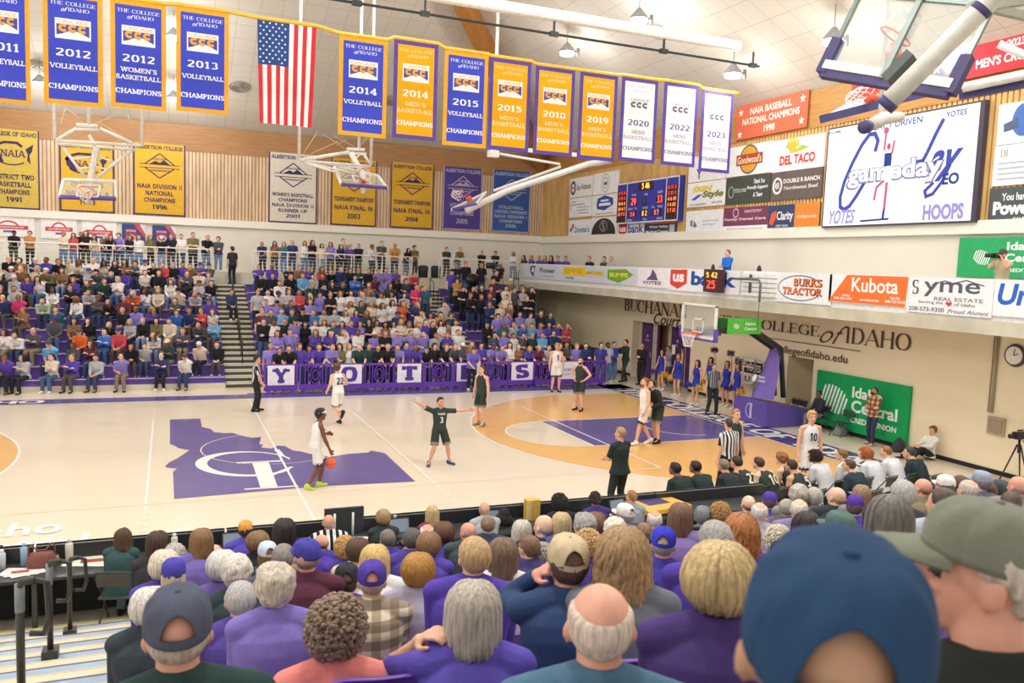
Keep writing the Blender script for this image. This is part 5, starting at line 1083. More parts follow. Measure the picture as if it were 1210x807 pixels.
for q in((13.08,13.15,-.93,.93,3.92,3.99),(13.08,13.15,-.93,.93,2.88,2.96),(13.08,13.15,-.93,-.86,2.9,3.97),(13.08,13.15,.86,.93,2.9,3.97)): w.box(*q)
w.build('backboard_frame',t)
w=MB(); w.use(m_wht); 
for q in((-.3,.3,3.48,3.53),(-.3,.3,3.06,3.11),(-.3,-.25,3.06,3.53),(.25,.3,3.06,3.53)): w.box(13.085,13.095,*q)
w.build('target_square',t)
w=MB(); w.use(m_pad).box(13.05,13.18,-.95,.95,2.83,2.9); w.box(13.05,13.18,-.97,-.9,2.83,3.25); w.box(13.05,13.18,.9,.97,2.83,3.25); w.build('edge_pad',t)
w=MB(); w.use(m_or,True); rim_mesh(w,(12.75,0,3.05),.228,(0,0,1)); w.use(m_or,False); w.box(12.95,13.08,-.09,.09,2.97,3.08); w.build('rim',t)
w=MB(); w.use(m_net); net(w,(12.75,0,3.05),.225,.42); w.build('net',t)
w=MB(); w.use(m_pad); w.box(13.2,13.9,-.16,.16,2.98,3.22); w.build('arm_pad',t)
w=MB(); w.use(m_stl); 
for s in(-.22,.22): w.bar((13.2,s,3.15),(15.1,s,3.2),.09,.14); w.bar((15.1,s,3.2),(16.3,s,2.55),.09,.16); w.bar((16.3,s,2.6),(16.55,s,.9),.1,.14)
w.build('boom_arm',t)
w=MB(); w.use(P('3F8F3A')).box(14.0,15.35,-.32,.32,3.05,3.55); w.build('sponsor_box',t)
for s,rv in((-1,(1,0,0)),): 
    w=MB(); pl=Plane((14.0,-.325,3.05),(1,0,0),(0,0,1)); w.use(mat('sponsor_green','5CC24A',.4,.3)); rectp(w,pl,0,1.35,0,.5,None,.003); icc(w,pl,.35,.25,.17,P('F4FBF2')); put(w,pl,bfont('Idaho',.02),.92,.34,.1,.42,P('F4FBF2'),.006); put(w,pl,bfont('Central',.02),.92,.18,.1,.5,P('F4FBF2'),.006); w.build('sponsor_face',t)
    w=MB(); pl=Plane((13.995,.32,3.05),(0,-1,0),(0,0,1)); w.use(P('2E6A2E')); rectp(w,pl,0,.64,0,.5,None,.003); w.build('sponsor_end',t)
w=MB(); w.use(m_pad2); w.loft([((15.95,.1,.86),(.42,0,0),(0,.55,0)),((16.2,.1,1.7),(.24,0,0),(0,.42,0)),((16.35,.1,2.5),(.14,0,0),(0,.26,0))],4)
w.build('mast_pad',t)
w=MB(); w.use(m_pad); bmm=[(15.45,-.75),(17.25,-.75),(17.25,.95),(15.45,.95)]; w.add([(x,y,0.02) for x,y in bmm]+[(x,y,.84 if x<16.6 else .55) for x,y in bmm],[(3,2,1,0),(4,5,6,7),(0,1,5,4),(1,2,6,5),(2,3,7,6),(3,0,4,7)])
pl=Plane((15.45,.95,.02),(0,-1,0),(0,0,1)); c=P('C9BFE4'); ringp(w,pl,.85,.42,.2,.24,.04,c,.004,60,300); put(w,pl,serif('I'),.9,.42,.5,.2,c,.006); w.build('base_pad',t)
w=MB(); w.use(P('F2EFF8')); 
pl=Plane((15.62,.5,1.2),(0,-1,0),Vector((.28,0,1)).normalized()); discp(w,pl,.28,.32,.1,.13,P('F2EFF8'),.05); put(w,pl,bfont('Idaho',.02),.62,.4,.09,.3,P('F2EFF8'),.05); put(w,pl,bfont('Central',.02),.64,.27,.09,.36,P('F2EFF8'),.05); w.build('pad_lettering',t)
# shot clock above the bank banner and its bracket
t=empty('shot_clock',(0,0,0),0,'shot clock with yellow and red digits before the bank banner','shot clock')
a=onx(832,318,BX-.25); b_=onx(849,346,BX-.25); w=MB(); w.use(P('4A3236',.5)).box(BX-.25,BX-.1,b_.y-.12,a.y,b_.z,a.z); w.build('case',t)
w=MB(); w.use(P('3A3336')).box(BX-.1,BX+.03,a.y-.5,a.y-.4,a.z-.5,a.z-.4); w.build('bracket',t)
pl=Plane((BX-.252,a.y,b_.z),(0,-1,0),(0,0,1)); ww=a.y-b_.y; hh=a.z-b_.z; digits('5 42',ww*.52,hh*.76,hh*.26,'F3B040',t,'time_digits',pl,.006,2,ww*.7); digits('25',ww*.5,hh*.34,hh*.36,'F04A3C',t,'shot_digits',pl,.006,2,ww*.55)
# folded white chair-lift sections at the balcony and basket of cables
t=empty('balcony_bracket',(0,0,0),0,'grey bent pipe bracket with hanging cable beside the bank banner','bracket')
a=onx(864,329,BX-.3); b_=onx(896,331,BX-.3); w=MB(); w.use(P('6E6F72',.4),True); w.tube([(BX,a.y,a.z),(BX-.3,a.y-.1,a.z),(BX-.3,b_.y,a.z),(BX-.3,b_.y-.12,a.z-.1),(BX-.3,b_.y-.12,a.z-.7)],.04,8); w.build('pipe',t)
w=MB(); w.use(P('4A4A4C')); w.tube([(BX-.3,b_.y-.12,a.z-.7),(BX-.3,b_.y-.1,a.z-1.7)],.012,5); w.build('cable',t)
w=MB(); w.use(P('F0F0EE'))
a=onx(876,322,BX-.05); b_=onx(917,352,BX-.05)
for q in range(5): w.box(BX-.03,BX+.05,b_.y,a.y,b_.z+(a.z-b_.z)*q/5,b_.z+(a.z-b_.z)*(q+.82)/5)
w.use(P('55585C')); w.box(BX-.05,BX-.03,a.y-.55,a.y-.42,b_.z+.1,b_.z+.45); w.box(BX-.05,BX-.03,a.y-.55,a.y-.42,b_.z+.6,a.z-.05)
tag(w.build('folded_bench'),'white slatted folded bench front between the bank and tractor banners','bench')
for u,lb in((835,'black chair behind the balcony front left of the man in blue'),(889,'black office chair behind the balcony front right of the man in blue')):
    p=onx(u,318,BX+.9); t=empty('office_chair',(BX+.9,p.y,4.12),1.2,lb,'chair','black chairs on the balcony'); 
    w=MB(); w.use(P('3F4144'),True); w.ell((0,0,.52),(.26,.25,.06)); w.build('seat',t); w=MB(); w.use(P('3F4144'),True); w.ell((0,-.24,.95),(.24,.05,.25)); w.build('backrest',t)
    w=MB(); w.use(P('2C2C2E')); w.tube([(0,0,.05),(0,0,.5)],.03,8); w.bar((0,-.22,.5),(0,-.26,.8),.05); w.build('column',t)
    w=MB(); w.use(P('2C2C2E')); [w.bar((0,0,.08),(.28*math.cos(k*1.257),.28*math.sin(k*1.257),.03),.04) for k in range(5)]; w.build('base',t)
# ------------------------------------------------------------------ folded ceiling hoops
def hoop_tube(mb,pts,r,y=None): mb.use(m_wht,True); mb.tube([p if len(p)==3 else ony(p[0],p[1],y) for p in pts],r,8)
def ceiling_hoop(label,z,Y,poles,bars,thin,board,rimc,post):
    t=empty('ceiling_hoop',(0,0,0),0,label,'basketball hoop','folded basketball hoops under the ceiling')
    for p in poles:
        w=MB(); a=ony(*z(*p),Y); w.use(m_wht,True); w.tube([a,(a.x,a.y,ceil_z(a.x,a.y)-.02)],.055,10); w.build('hanger_pole',t)
    for p,q,r,dy in bars: w=MB(); hoop_tube(w,[ony(*z(*p),Y+dy[0]),ony(*z(*q),Y+dy[1])],r); w.build('frame_bar',t)
    for p,q in thin: w=MB(); w.use(P('D9C7A8'),True); w.tube([ony(*z(*p),Y),ony(*z(*q),Y+.3)],.012,5); w.build('brace_cable',t)
    P4=[ony(*z(*c[:2]),Y+c[2]) for c in board]  # TL TR BR BL
    w=MB(); w.use(m_glass); n=(P4[1]-P4[0]).cross(P4[3]-P4[0]).normalized()*.012; w.add([p-n for p in P4]+[p+n for p in P4],[(0,1,2,3),(7,6,5,4),(0,4,5,1),(1,5,6,2),(2,6,7,3),(3,7,4,0)]); w.build('backboard_glass',t)
    w=MB(); w.use(m_wht); [w.bar(P4[i],P4[(i+1)%4],.09,.06,n) for i in(0,1,3)]; w.build('backboard_frame',t)
    w=MB(); w.use(m_pad); w.bar(P4[3],P4[2],.1,.1,n); w.build('edge_pad',t)
    c=P4[0]*.18+P4[1]*.18+P4[2]*.32+P4[3]*.32; ex=(P4[1]-P4[0]).normalized(); ey=(P4[0]-P4[3]).normalized()
    w=MB(); w.use(P('F4F2EE')); fr=-ex.cross(ey); fr=fr if fr.y<0 else -fr
    for (a,b) in(((-.3,-.22),(.3,-.22)),((-.3,.22),(.3,.22)),((-.3,-.22),(-.3,.22)),((.3,-.22),(.3,.22))): w.bar(c+ex*a[0]+ey*a[1]+fr*.03,c+ex*b[0]+ey*b[1]+fr*.03,.05)
    w.build('target_square',t)
    w=MB(); w.use(m_or,True); rc=c-ey*.2+fr*.38; rim_mesh(w,rc,.228,ey); w.bar(c-ey*.2+fr*.02,c-ey*.2+fr*.15,.16); w.build('rim',t)
    w=MB(); w.use(m_net); net(w,rc,.22,.3,ey if ey.z>0 else -ey,8); w.build('net',t)
    w=MB(); hoop_tube(w,[ony(*z(*q[:2]),Y+q[2]) for q in post],.10); w.build('main_post',t)
zh=lambda x,y:(40+x/5.767,110+y/5.767)
ceiling_hoop('folded white ceiling hoop on the left, seen square-on before a yellow banner',zh,8.,[(143,320),(375,215),(738,360)],
 [((150,322),(290,240),.05,(0,0)),((290,215),(435,228),.06,(0,0)),((270,245),(440,250),.05,(0,0)),((450,240),(690,350),.05,(0,0)),((150,322),(740,358),.05,(0,0)),((160,345),(690,388),.045,(.3,.3)),((205,378),(350,572),.045,(0,0)),((660,395),(425,580),.045,(0,0)),((265,450),(400,435),.03,(0,0)),((440,432),(550,470),.03,(0,0)),((300,515),(400,505),.03,(0,0)),((425,500),(490,520),.03,(0,0)),((375,285),(420,365),.05,(0,0))],
 [((150,310),(215,100)),((215,100),(360,205)),((375,225),(570,145)),((640,150),(725,345)),((445,200),(680,340))],
 [(200,588,.0),(555,600,.0),(560,720,-.3),(175,708,-.3)],None,[(428,368,0),(385,585,.1),(372,690,.15),(370,752,.1)])
zk=lambda x,y:(340+x/8.07,140+y/8.07)
ceiling_hoop('folded white ceiling hoop below the first gold banner, tilted almost flat',zk,8.,[(108,395),(680,310),(793,450)],
 [((110,398),(590,320),.06,(0,0)),((565,292),(735,300),.06,(0,0)),((555,330),(750,340),.05,(0,0)),((720,335),(790,440),.05,(0,0)),((110,398),(790,455),.04,(0,0)),((150,405),(600,460),.04,(0,.2)),((160,415),(640,525),.035,(0,-.3)),((170,425),(500,525),.04,(0,-.5)),((700,330),(610,420),.03,(0,0)),((560,460),(760,470),.03,(0,0))],
 [((150,335),(275,140)),((220,335),(480,220)),((340,150),(560,300)),((440,170),(640,270)),((560,200),(470,250)),((700,250),(760,185))],
 [(440,450,.6),(860,545,.6),(945,662,-.6),(510,628,-.6)],None,[(600,325,0),(710,520,.1),(722,600,-.2),(722,705,-.4)])
# swing-up hoop with the long arm, before the purple wall banners
t=empty('ceiling_hoop',(0,0,0),0,'folded hoop on a long white swing arm before the purple and blue wall banners','basketball hoop','folded basketball hoops under the ceiling')
zs=lambda x,y:(520+x/6.05,160+y/6.05); Yh=9.
w=MB(); hoop_tube(w,[ony(*zs(185,540),Yh),ony(*zs(480,395),Yh),ony(*zs(880,265),Yh),ony(*zs(1060,205),Yh),ony(*zs(1210,185),Yh)],.13); w.build('swing_arm',t)
w=MB(); hoop_tube(w,[ony(*zs(385,395),Yh),ony(*zs(860,225),Yh),ony(*zs(855,205),Yh),ony(*zs(380,125),Yh)],.055); w.build('brace_arm',t)
for q in((380,130),(1120,195)): w=MB(); a=ony(*zs(*q),Yh); w.use(m_wht,True); w.tube([a,(a.x,a.y,ceil_z(a.x,a.y)-.02)],.07,10); w.build('hanger_pole',t)
w=MB(); a=ony(*zs(380,130),Yh); w.use(m_wht).box(a.x-.2,a.x+.2,Yh-.15,Yh+.15,a.z-.15,a.z+.12); w.build('pivot_bracket',t)
w=MB(); 
for u_ in(632,953): a=ony(*zs(u_,90),Yh); w.use(m_wht)
a=ony(*zs(560,100),Yh); b_=ony(*zs(1000,120),Yh); w.bar((a.x,Yh,a.z),(b_.x,Yh,a.z),.16); w.build('cross_beam',t)
P4=[ony(*zs(180,480),Yh+1.0),ony(*zs(330,405),Yh+1.0),ony(*zs(258,490),Yh-.9),ony(*zs(85,528),Yh-.9)]
w=MB(); w.use(m_glass); n=Vector((0,0,.012)); w.add([p-n for p in P4]+[p+n for p in P4],[(3,2,1,0),(4,5,6,7),(0,1,5,4),(1,2,6,5),(2,3,7,6),(3,0,4,7)]); w.build('backboard_glass',t)
w=MB(); w.use(m_wht); [w.bar(P4[i],P4[(i+1)%4],.08) for i in(0,1,3)]; w.build('backboard_frame',t)
w=MB(); w.use(m_pad); w.bar(P4[3],P4[2],.1); w.build('edge_pad',t)
c=(P4[0]+P4[1]+P4[2]+P4[3])/4; w=MB(); w.use(m_or,True); rim_mesh(w,c+Vector((-.35,0,.22)),.228,(1,0,.1)); w.bar(c,c+Vector((-.1,0,.2)),.18); w.build('rim',t)
w=MB(); w.use(m_net); net(w,c+Vector((-.4,0,.2)),.22,.35,(1,0,-.2),8); w.build('net',t)
# big glass hoop at the upper right, close to the camera
def at(u,v,d): return C0+ray(u,v)*d
t=empty('ceiling_hoop',(0,0,0),0,'large folded glass hoop near the camera at the upper right','basketball hoop','folded basketball hoops under the ceiling')
A=at(973,84,9.4); B=at(1123,108,8.4); up=(at(1062,-9,9.0)-A); up=up-(B-A)*(up.dot(B-A)/(B-A).dot(B-A)); ex=(B-A).normalized(); ey=up.normalized(); nn=ex.cross(ey); nn=nn if nn.dot(f_)<0 else -nn
Wd=(B-A).length; Hd=1.45*Wd/1.83*.8; Cc=[A,B,B+ey*Hd,A+ey*Hd]
w=MB(); w.use(m_glass); n=nn*.008; w.add([p-n for p in Cc]+[p+n for p in Cc],[(0,1,2,3),(7,6,5,4)]); w.build('backboard_glass',t)
m_grf=mat('frame_grey_green','7F8C86',.35,.5,metal=.3)
for i,j in((1,2),(2,3),(3,0)): w=MB(); w.use(m_grf); w.bar(Cc[i],Cc[j],.05,.05,nn); w.build('frame_bar',t)
w=MB(); w.use(m_wht); w.bar(Cc[0]+nn*.04+ey*.06,Cc[1]+nn*.04+ey*.06,.10,.06,nn); w.build('frame_bar',t)
w=MB(); w.use(m_grf); w.bar(Cc[0].lerp(Cc[1],.5)+nn*.05,Cc[2].lerp(Cc[3],.5)+nn*.05,.06,.05,nn); w.build('centre_bar',t)
m_pd=mat('pad_navy_purple','4F4A78',.5,.3)
w=MB(); w.use(m_pd); w.bar(Cc[0]-ey*.03,Cc[1]-ey*.03,.1,.1,nn); w.build('edge_pad',t)
for i,j in((0,3),(1,2)): w=MB(); w.use(m_pd); w.bar(Cc[i]-ey*.03,Cc[i]+ey*.38,.12,.12,nn); w.build('corner_pad',t)
rc=at(1058,43,9.5); w=MB(); w.use(m_or,True); rim_mesh(w,rc,.19,(ey*1.0+ex*.25)); w.bar(Cc[0].lerp(Cc[1],.5)+ey*.22-nn*.03,rc-ey*.0+(Cc[0].lerp(Cc[1],.5)-rc).normalized()*.19,.16,.05,nn); w.build('rim',t)
w=MB(); w.use(m_net); net(w,rc,.185,.3,-(ey*1.0+ex*.25),10); w.build('net',t)
w=MB(); w.use(mat('post_white','DEDCD2',.35,.4),True); p0=at(1050,121,7.9); p1=at(1168,3,7.4); w.tube([p0,p0.lerp(p1,.5),p1,p1+(p1-p0)*.6],.092,18); w.build('main_post',t)
w=MB(); w.use(m_pd,True); d=(p1-p0).normalized(); w.tube([p0-d*.06,p0+d*.02],.097,18); w.build('post_end_cap',t)
w=MB(); w.use(m_pd,True); q=p0.lerp(p1,.93); w.tube([q-d*.03,q+d*.03],.097,18); w.build('post_band',t)
w=MB(); w.use(P('5B635F',.4)); q=at(1062,80,8.2); w.obox(q,d,nn,d.cross(nn),.16,.06,.05); w.build('hinge',t)
w=MB(); w.use(P('B9B8AC',.4)); w.bar(at(1145,10,7.6),at(1230,-4,7.6),.1); w.build('cross_bar',t)
w=MB(); w.use(P('B9B8AC',.4)); w.bar(at(1150,5,7.6),at(1240,26,7.6),.07); w.build('cross_bar',t)
# second folded hoop right behind it
t=empty('ceiling_hoop',(0,0,0),0,'folded hoop lying flat with purple edge pad above the video screen','basketball hoop','folded basketball hoops under the ceiling')
Q=[at(970,141,13.2),at(1098,109,13.2),at(1088,97,14.2),at(1003,122,14.4)]
w=MB(); w.use(P('EEF0F2',.4)); n=Vector((0,0,.02)); w.add([p-n for p in Q]+[p+n for p in Q],[(3,2,1,0),(4,5,6,7),(0,1,5,4),(1,2,6,5),(2,3,7,6),(3,0,4,7)]); w.build('backboard',t)
w=MB(); w.use(m_pd); w.bar(Q[0],Q[1],.1,.12); w.build('edge_pad',t); w=MB(); w.use(m_pd); w.bar(Q[1],Q[1].lerp(Q[2],.7),.1,.12); w.build('corner_pad',t)
rc=at(1028,113,13.5); w=MB(); w.use(m_or,True); rim_mesh(w,rc+Vector((0,0,.05)),.2,r2*.9+u2*.25+f_*.2); w.bar(at(1031,122,13.3),at(1034,112,13.3),.2,.2); w.build('rim',t)
w=MB(); w.use(m_net); net(w,rc+r2*-.02,.2,.35,r2*.9+u2*.25+f_*.2,10); w.build('net',t)
w=MB(); w.use(P('CFCDC4',.4),True); w.tube([at(1024,150,12.6),at(1044,140,12.7),at(1064,138,13)],[.09,.1,.08],14); w.build('pivot',t)
w=MB(); w.use(m_pd,True); w.tube([at(1021,150.5,12.5),at(1025,149.5,12.6)],[.1,.1],16); w.build('pivot_cap',t)
w=MB(); w.use(m_wht,True); a=at(1040,141,12.9); w.tube([a,(a.x,a.y,ceil_z(a.x,a.y)-.02)],.04,8); w.build('hanger_pole',t)
t=empty('ceiling_hoop',(0,0,0),0,'edge of a folded hoop with white tube at the right margin','basketball hoop','folded basketball hoops under the ceiling')
w=MB(); w.use(m_wht,True); a,b_=at(1137,104,12),at(1250,80,11.5); w.tube([a,b_],.07,10); w.build('arm_tube',t); w=MB(); w.use(m_pd); w.bar(at(1133,112,12.1),at(1250,91,11.6),.07,.14); w.build('edge_pad',t)
w=MB(); w.use(m_wht,True); w.tube([at(1180,52,12),at(1240,78,11.8)],.06,8); w.build('brace',t); w=MB(); w.use(m_wht,True); a=at(1215,86,11.9); w.tube([a,(a.x,a.y,ceil_z(a.x,a.y)-.02)],.05,8); w.build('hanger_pole',t)
# ------------------------------------------------------------------ poses
POSES={}
def sitp(**k):
    d=dict(hip=(0,0,.52),lean=.12,hunch=.25,lf=(-.12,.43,.08),rf=(.12,.43,.08),lh=(-.09,.33,.62),rh=(.08,.35,.61),sleeve='long',vox=.0135,grip=.5); d.update(k); return Pose(**d)
def stp(**k):
    d=dict(vox=.0135,sleeve='short'); d.update(k); return Pose(**d)
for f in(0,1):
    s='f' if f else ''
    POSES['sitA'+s]=sitp(fem=f,turn=.2); POSES['sitB'+s]=sitp(fem=f,lean=.5,hunch=.35,lh=(-.06,.45,.66),rh=(.05,.47,.65),nod=-.35,turn=-.25,sleeve='long')
    POSES['sitC'+s]=sitp(fem=f,lean=.05,lh=(.04,.25,.86),rh=(-.04,.28,.83),le=(-.6,-.4,-.6),re=(.6,-.4,-.6),turn=-.35); POSES['sitD'+s]=sitp(fem=f,lean=.3,lh=(-.02,.26,1.04),rh=(.1,.3,.66),turn=.4,sleeve='short')
    POSES['stA'+s]=stp(fem=f,turn=.3); POSES['stB'+s]=stp(fem=f,lh=(-.03,.3,1.12),rh=(.04,.31,1.13),turn=-.25,sleeve='long',palm=((.9,.3,.1),(-.9,.3,.1)))
    POSES['stC'+s]=stp(fem=f,lh=(.04,.21,1.16),rh=(-.04,.24,1.13),le=(-.7,-.4,-.5),re=(.7,-.4,-.5),turn=.2); POSES['stD'+s]=stp(fem=f,lean=.3,hunch=.2,lh=(-.14,.45,.98),rh=(.14,.45,.98),nod=-.15)
    POSES['stE'+s]=stp(fem=f,lh=(-.05,.20,1.52),rh=(.1,.22,1.1),turn=.1)
# ------------------------------------------------------------------ far crowd, read row by row
PAL={'k':('black','2A2A30'),'n':('navy','34406A'),'b':('bright blue','3F74C8'),'p':('purple','5B48A8'),'l':('lavender','8F82CF'),'w':('white','E8E4E2'),'g':('light grey','B4B4B8'),'d':('charcoal','54555E'),'c':('cream','DCCFBB'),'t':('brown','8A6A50'),'r':('red','C8505A'),'o':('orange','DE6A38'),'m':('maroon','6C3846'),'s':('sky blue','6FB0DE'),'e':('dark green','324A46'),'y':('tan','C08B52'),'h':('hot pink','E0447C'),'f':('pale green','A9C0A4'),'q':('teal','3E6878'),'v':('olive','77704F')}
HC=['4A3526','3A2A22','6B4E36','8A6A48','2A2220','B08A5C','5A4030','A9A39A']
SKN=['E4B59A','DDA88C','EBC2A8','E4B59A','EBC2A8','C98F70','E0AE92','8A5C44','E4B59A']
def crowd_list(s):
    out=[]
    for t in s.split():
        a=t.split(','); c=a[2]; out.append((float(a[0]),float(a[1]),c[0],c[1:] ))
    return out
LEFT="""9,423,p 28,425,gf 62,425,cf 86,423,p 115,425,g 144,421.6,l 191,425,n 221,425,w 9,400,wf 20,397,w 40,391,d 62,402,s 87,401,d 95,392,o 107,402,mf 124,400,b 141,396,r 155.5,406,kf 172.5,407,g 183,395,wf 199,403,e 216,392,d 239,405,c 257,402,k
88,383,tf 108,384,kf 133,376,kf 148,373,k 64,380,d 164,386,gf 181,384,vf 199,387,c 238,383,d 257,383,s 243,374,rf 259,374,wf 215,366,b 228,367,n 166,376,kf 180,370,pf 7,356,n 22,350,h 28,362,tf 52,355,f 69,363,q 92,358,wf 118,355,d 131,350,kf 146,350,m 107,348,g 160,345,of 173,345,wf 186,344,cf 160,366,l 207,361,df 233,351,g 248,354,p 214,345,c 243,339,g 258,340,k
32,332,p 45,334,wf 62,339,wf 83,344,k 15,339,g 3,335,k 107,336,e 124,337,e 140,336,wf 12,298,k 29,303,t 46,306,n 61,302,p 82,307,c 95,307,wf 112,307,w 125,309,cf 5,319,e 17,319,g 30,320,tf 40,322,cf 58,318,v 76,314,k 94,322,k 107,324,g 115,321,d 132,322,n 147,321,p 4,332,k 19,327,g 67,325,tf 88,327,pf 159,308,kf 173,306,d 163,315,tf 201,307,r 193,314,k 214,314,k 181,317,w 237,311,p 251,311,p 172,323,wf 189,327,k 202,330,wf 225,328,d 236,323,c 250,329,g 256,317,d 242,318,t"""
MID="""298,408,l 315,415,k 333,407,k 350,414,p 361,410,p 372,413,p 387,415,lf 402,411,vf 416,412,wf 433,414,e 443,410,e 457,414,k 469,409,l 484,413,p 500,412,k 515,413,k 524,406,d 541,409,d 553,408,t 569,403,p 581,409,l 591,410,l 601,408,wf 605,413,tf 615,412,pf 623,410,mf 634,408,g 645,406,k 668,403,d 684,405,l 692,408,n
328,396,lf 343,393,l 334,384,k 341,383,wf 350,387,k 366,384,l 373,392,pf 384,388,kf 390,394,pf 396,387,wf 406,394,wf 411,386,pf 420,384,p 423,396,wf 310,370,m 323,373,d 334,366,s 341,367,e 351,368,k 357,371,b 373,371,g 388,372,g 394,381,wf 407,377,q 306,345,g 318,355,l 323,355,l 344,356,n 367,356,l 383,350,l 396,365,wf 408,366,pf 422,368,ef 323,346,w 336,350,g 348,344,g 360,351,r 368,343,e 402,344,k 409,347,wf 422,345,gf
306,311,p 309,327,k 322,313,p 323,322,k 331,334,wf 343,331,k 342,318,k 358,324,s 365,313,p 380,317,rf 379,325,k 368,338,e 373,333,g 384,334,n 395,337,kf 404,319,k 417,317,k 420,327,b 402,340,k 354,321,t 409,322,n 418,318,e 430,318,k 446,316,l 456,317,l 467,318,p 477,318,cf 484,323,r 444,329,m 453,329,l 469,333,k 480,335,d 423,344,gf 436,343,tf 449,344,wf 461,342,ef 432,349,wf 478,345,g 492,344,h 503,342,q 498,338,k 409,348,wf
421,363,cf 431,364,ef 445,363,cf 453,364,wf 457,363,wf 464,361,of 471,366,n 493,361,nf 503,373,cf 510,372,cf 519,370,y 527,363,g 534,370,e 443,381,cf 451,378,tf 460,379,wf 470,382,cf 474,381,cf 483,383,wf 496,384,p 514,381,k 528,378,t 541,381,w 431,387,lf 437,388,kf 454,391,k 444,396,l 469,391,l 485,393,l 501,392,l 515,392,g 527,389,wf 529,396,p 542,392,w 488,404,p 506,403,k 454,404,k"""
RIGHT="""541,314,k 550,311,k 569,318,k 591,317,k 587,325,k 525,322,p 522,334,y 548,340,k 559,339,k 571,342,kf 579,339,m 584,333,m 593,337,n 602,334,t 600,344,c 615,342,g 624,345,k 556,347,k 569,350,kf 579,347,n 599,348,c 614,347,d 623,348,k 579,364,n 595,366,c 599,360,tf 590,376,l 599,376,l 614,376,l 627,374,g 641,377,k 649,376,n 567,379,k 595,386,q 615,388,g 628,388,b 640,384,s 641,392,s 654,392,n 660,388,lf 668,387,pf 615,394,e 556,393,d 600,398,d 571,401,l 545,402,w 669,387,p 677,388,rf"""
def ordn(n): return '%d%s'%(n,'th' if 10<=n%100<=20 else {1:'st',2:'nd',3:'rd'}.get(n%10,'th'))
CROWD=[]
def place_rows(lst,mode,xlo,xhi,sect,group,from_right):
    rows={}
    for (u,v,c,fl) in lst:
        sit=mode=='sit' or (mode=='mix' and (v<341 and u<520))
        best=None
        for i in range(NR):
            if sit: y=row_y(i)+.2; yh=y-.15; zh=deck_z(i)+1.18
            else: y=9.45 if i==0 else row_y(i)-.2; yh=y-.05; zh=deck_z(i)+1.62
            x=ony(u,v,yh).x; e=abs(proj((x,yh,zh))[1]-v)
            if best is None or e<best[0]: best=(e,i,x,y)
        hi=14.1 if (best[1]==0 and mode=='mix') else xhi
        rows.setdefault((best[1],sit),[]).append([min(max(best[2],xlo),hi),best[3],c,fl])
    for (i,sit),L in sorted(rows.items()):
        L.sort(key=lambda q:q[0])
        for it in range(40):
            for a,b in zip(L[:-1],L[1:]):
                g=.46-(b[0]-a[0])
                if g>0: a[0]-=g/2; b[0]+=g/2
            L[0][0]=max(L[0][0],xlo); L[-1][0]=min(L[-1][0],14.1 if (i==0 and mode=='mix') else xhi)
        n=len(L)
        for k,(x,y,c,fl) in enumerate(L):
            h=hash((i*31+k*17+int(x*10))%997); rnd=random.Random(i*131+k*17+len(sect)); fem='f' in fl
            key=rnd.choice(['sitA','sitA','sitB','sitC','sitD'] if sit else (['stD','stD','stB','stA'] if i==0 else ['stA','stB','stC','stB','stE']))+('f' if fem else '')
            hair=(rnd.choice(['long','wavy','mid','long','pony']) if fem else rnd.choice(['short','short','crop','messy','thin' if mode=='sit' else 'short']),rnd.choice(HC if mode=='sit' else HC[:6]),1)
            cap=None
            if not fem and rnd.random()<.2: cap=('solid',rnd.choice(['2E2E34','4C4790','E0DDD8','55565C']))
            col=PAL[c]; rk=(n-k) if from_right else k+1
            where='%s from aisle'%ordn(rk)
            o=person(key,(x,y+(.04*rnd.uniform(-1,1)),deck_z(i)),PI+rnd.uniform(-.25,.25)+(-.25 if mode=='sit' else 0),
                'person in %s top %s in %s row of %s, %s'%(col[0],'seated' if sit else 'standing',ordn(i+1),sect,where),group,
                rnd.choice(SKN),hair,col[1],rnd.choice(['3C4A66','4A6284','2E2E34','5A5148','7C93B4','8A7A66'] if mode=='sit' else ['3C4A66','4A6284','2E2E34','33343C']),rnd.choice(['E6E3DE','3A3836','6A5444']),cap,rnd.uniform(.96,1.05),sx=rnd.uniform(1.06,1.16)); CROWD.append((i,k%2,o))
place_rows(crowd_list(LEFT),'sit',-16,A1[0]-.25,'left stand','spectators seated in the left bleachers',True)
place_rows(crowd_list(MID),'mix',A1[1]+.2,A2[0]-.2,'middle stand','spectators in the middle bleachers',False)
place_rows(crowd_list(RIGHT),'stand',A2[1]+.2,BXR-.25,'right stand','spectators in the right bleachers',False)
WALK="15,275,k 35,277,y 75,277,c 87,281,rf 93.6,276,k 101.6,276,kf 113,280,cf 123,278,t 131,280,kf 142,278,l 153,281,kf 164,281,wf 177,281,vf 191,283,k 202.6,280,k 214,280,w 228,278,v 243,280,k 258,283,d 311,288,n 326,288,tf 336,290,qf 345.7,287,n 360,288,wf 369,287,kf 380.4,291,cf 391,289,lf 401,291,nf 407,285,g 414,292,p 424,291,k 439.7,292,w 451,288,d 467,290,y 480,297,kf 490,293,v 528,294.7,e 541,294,v 569.6,299,k 585.7,302,k 607,303,wf"
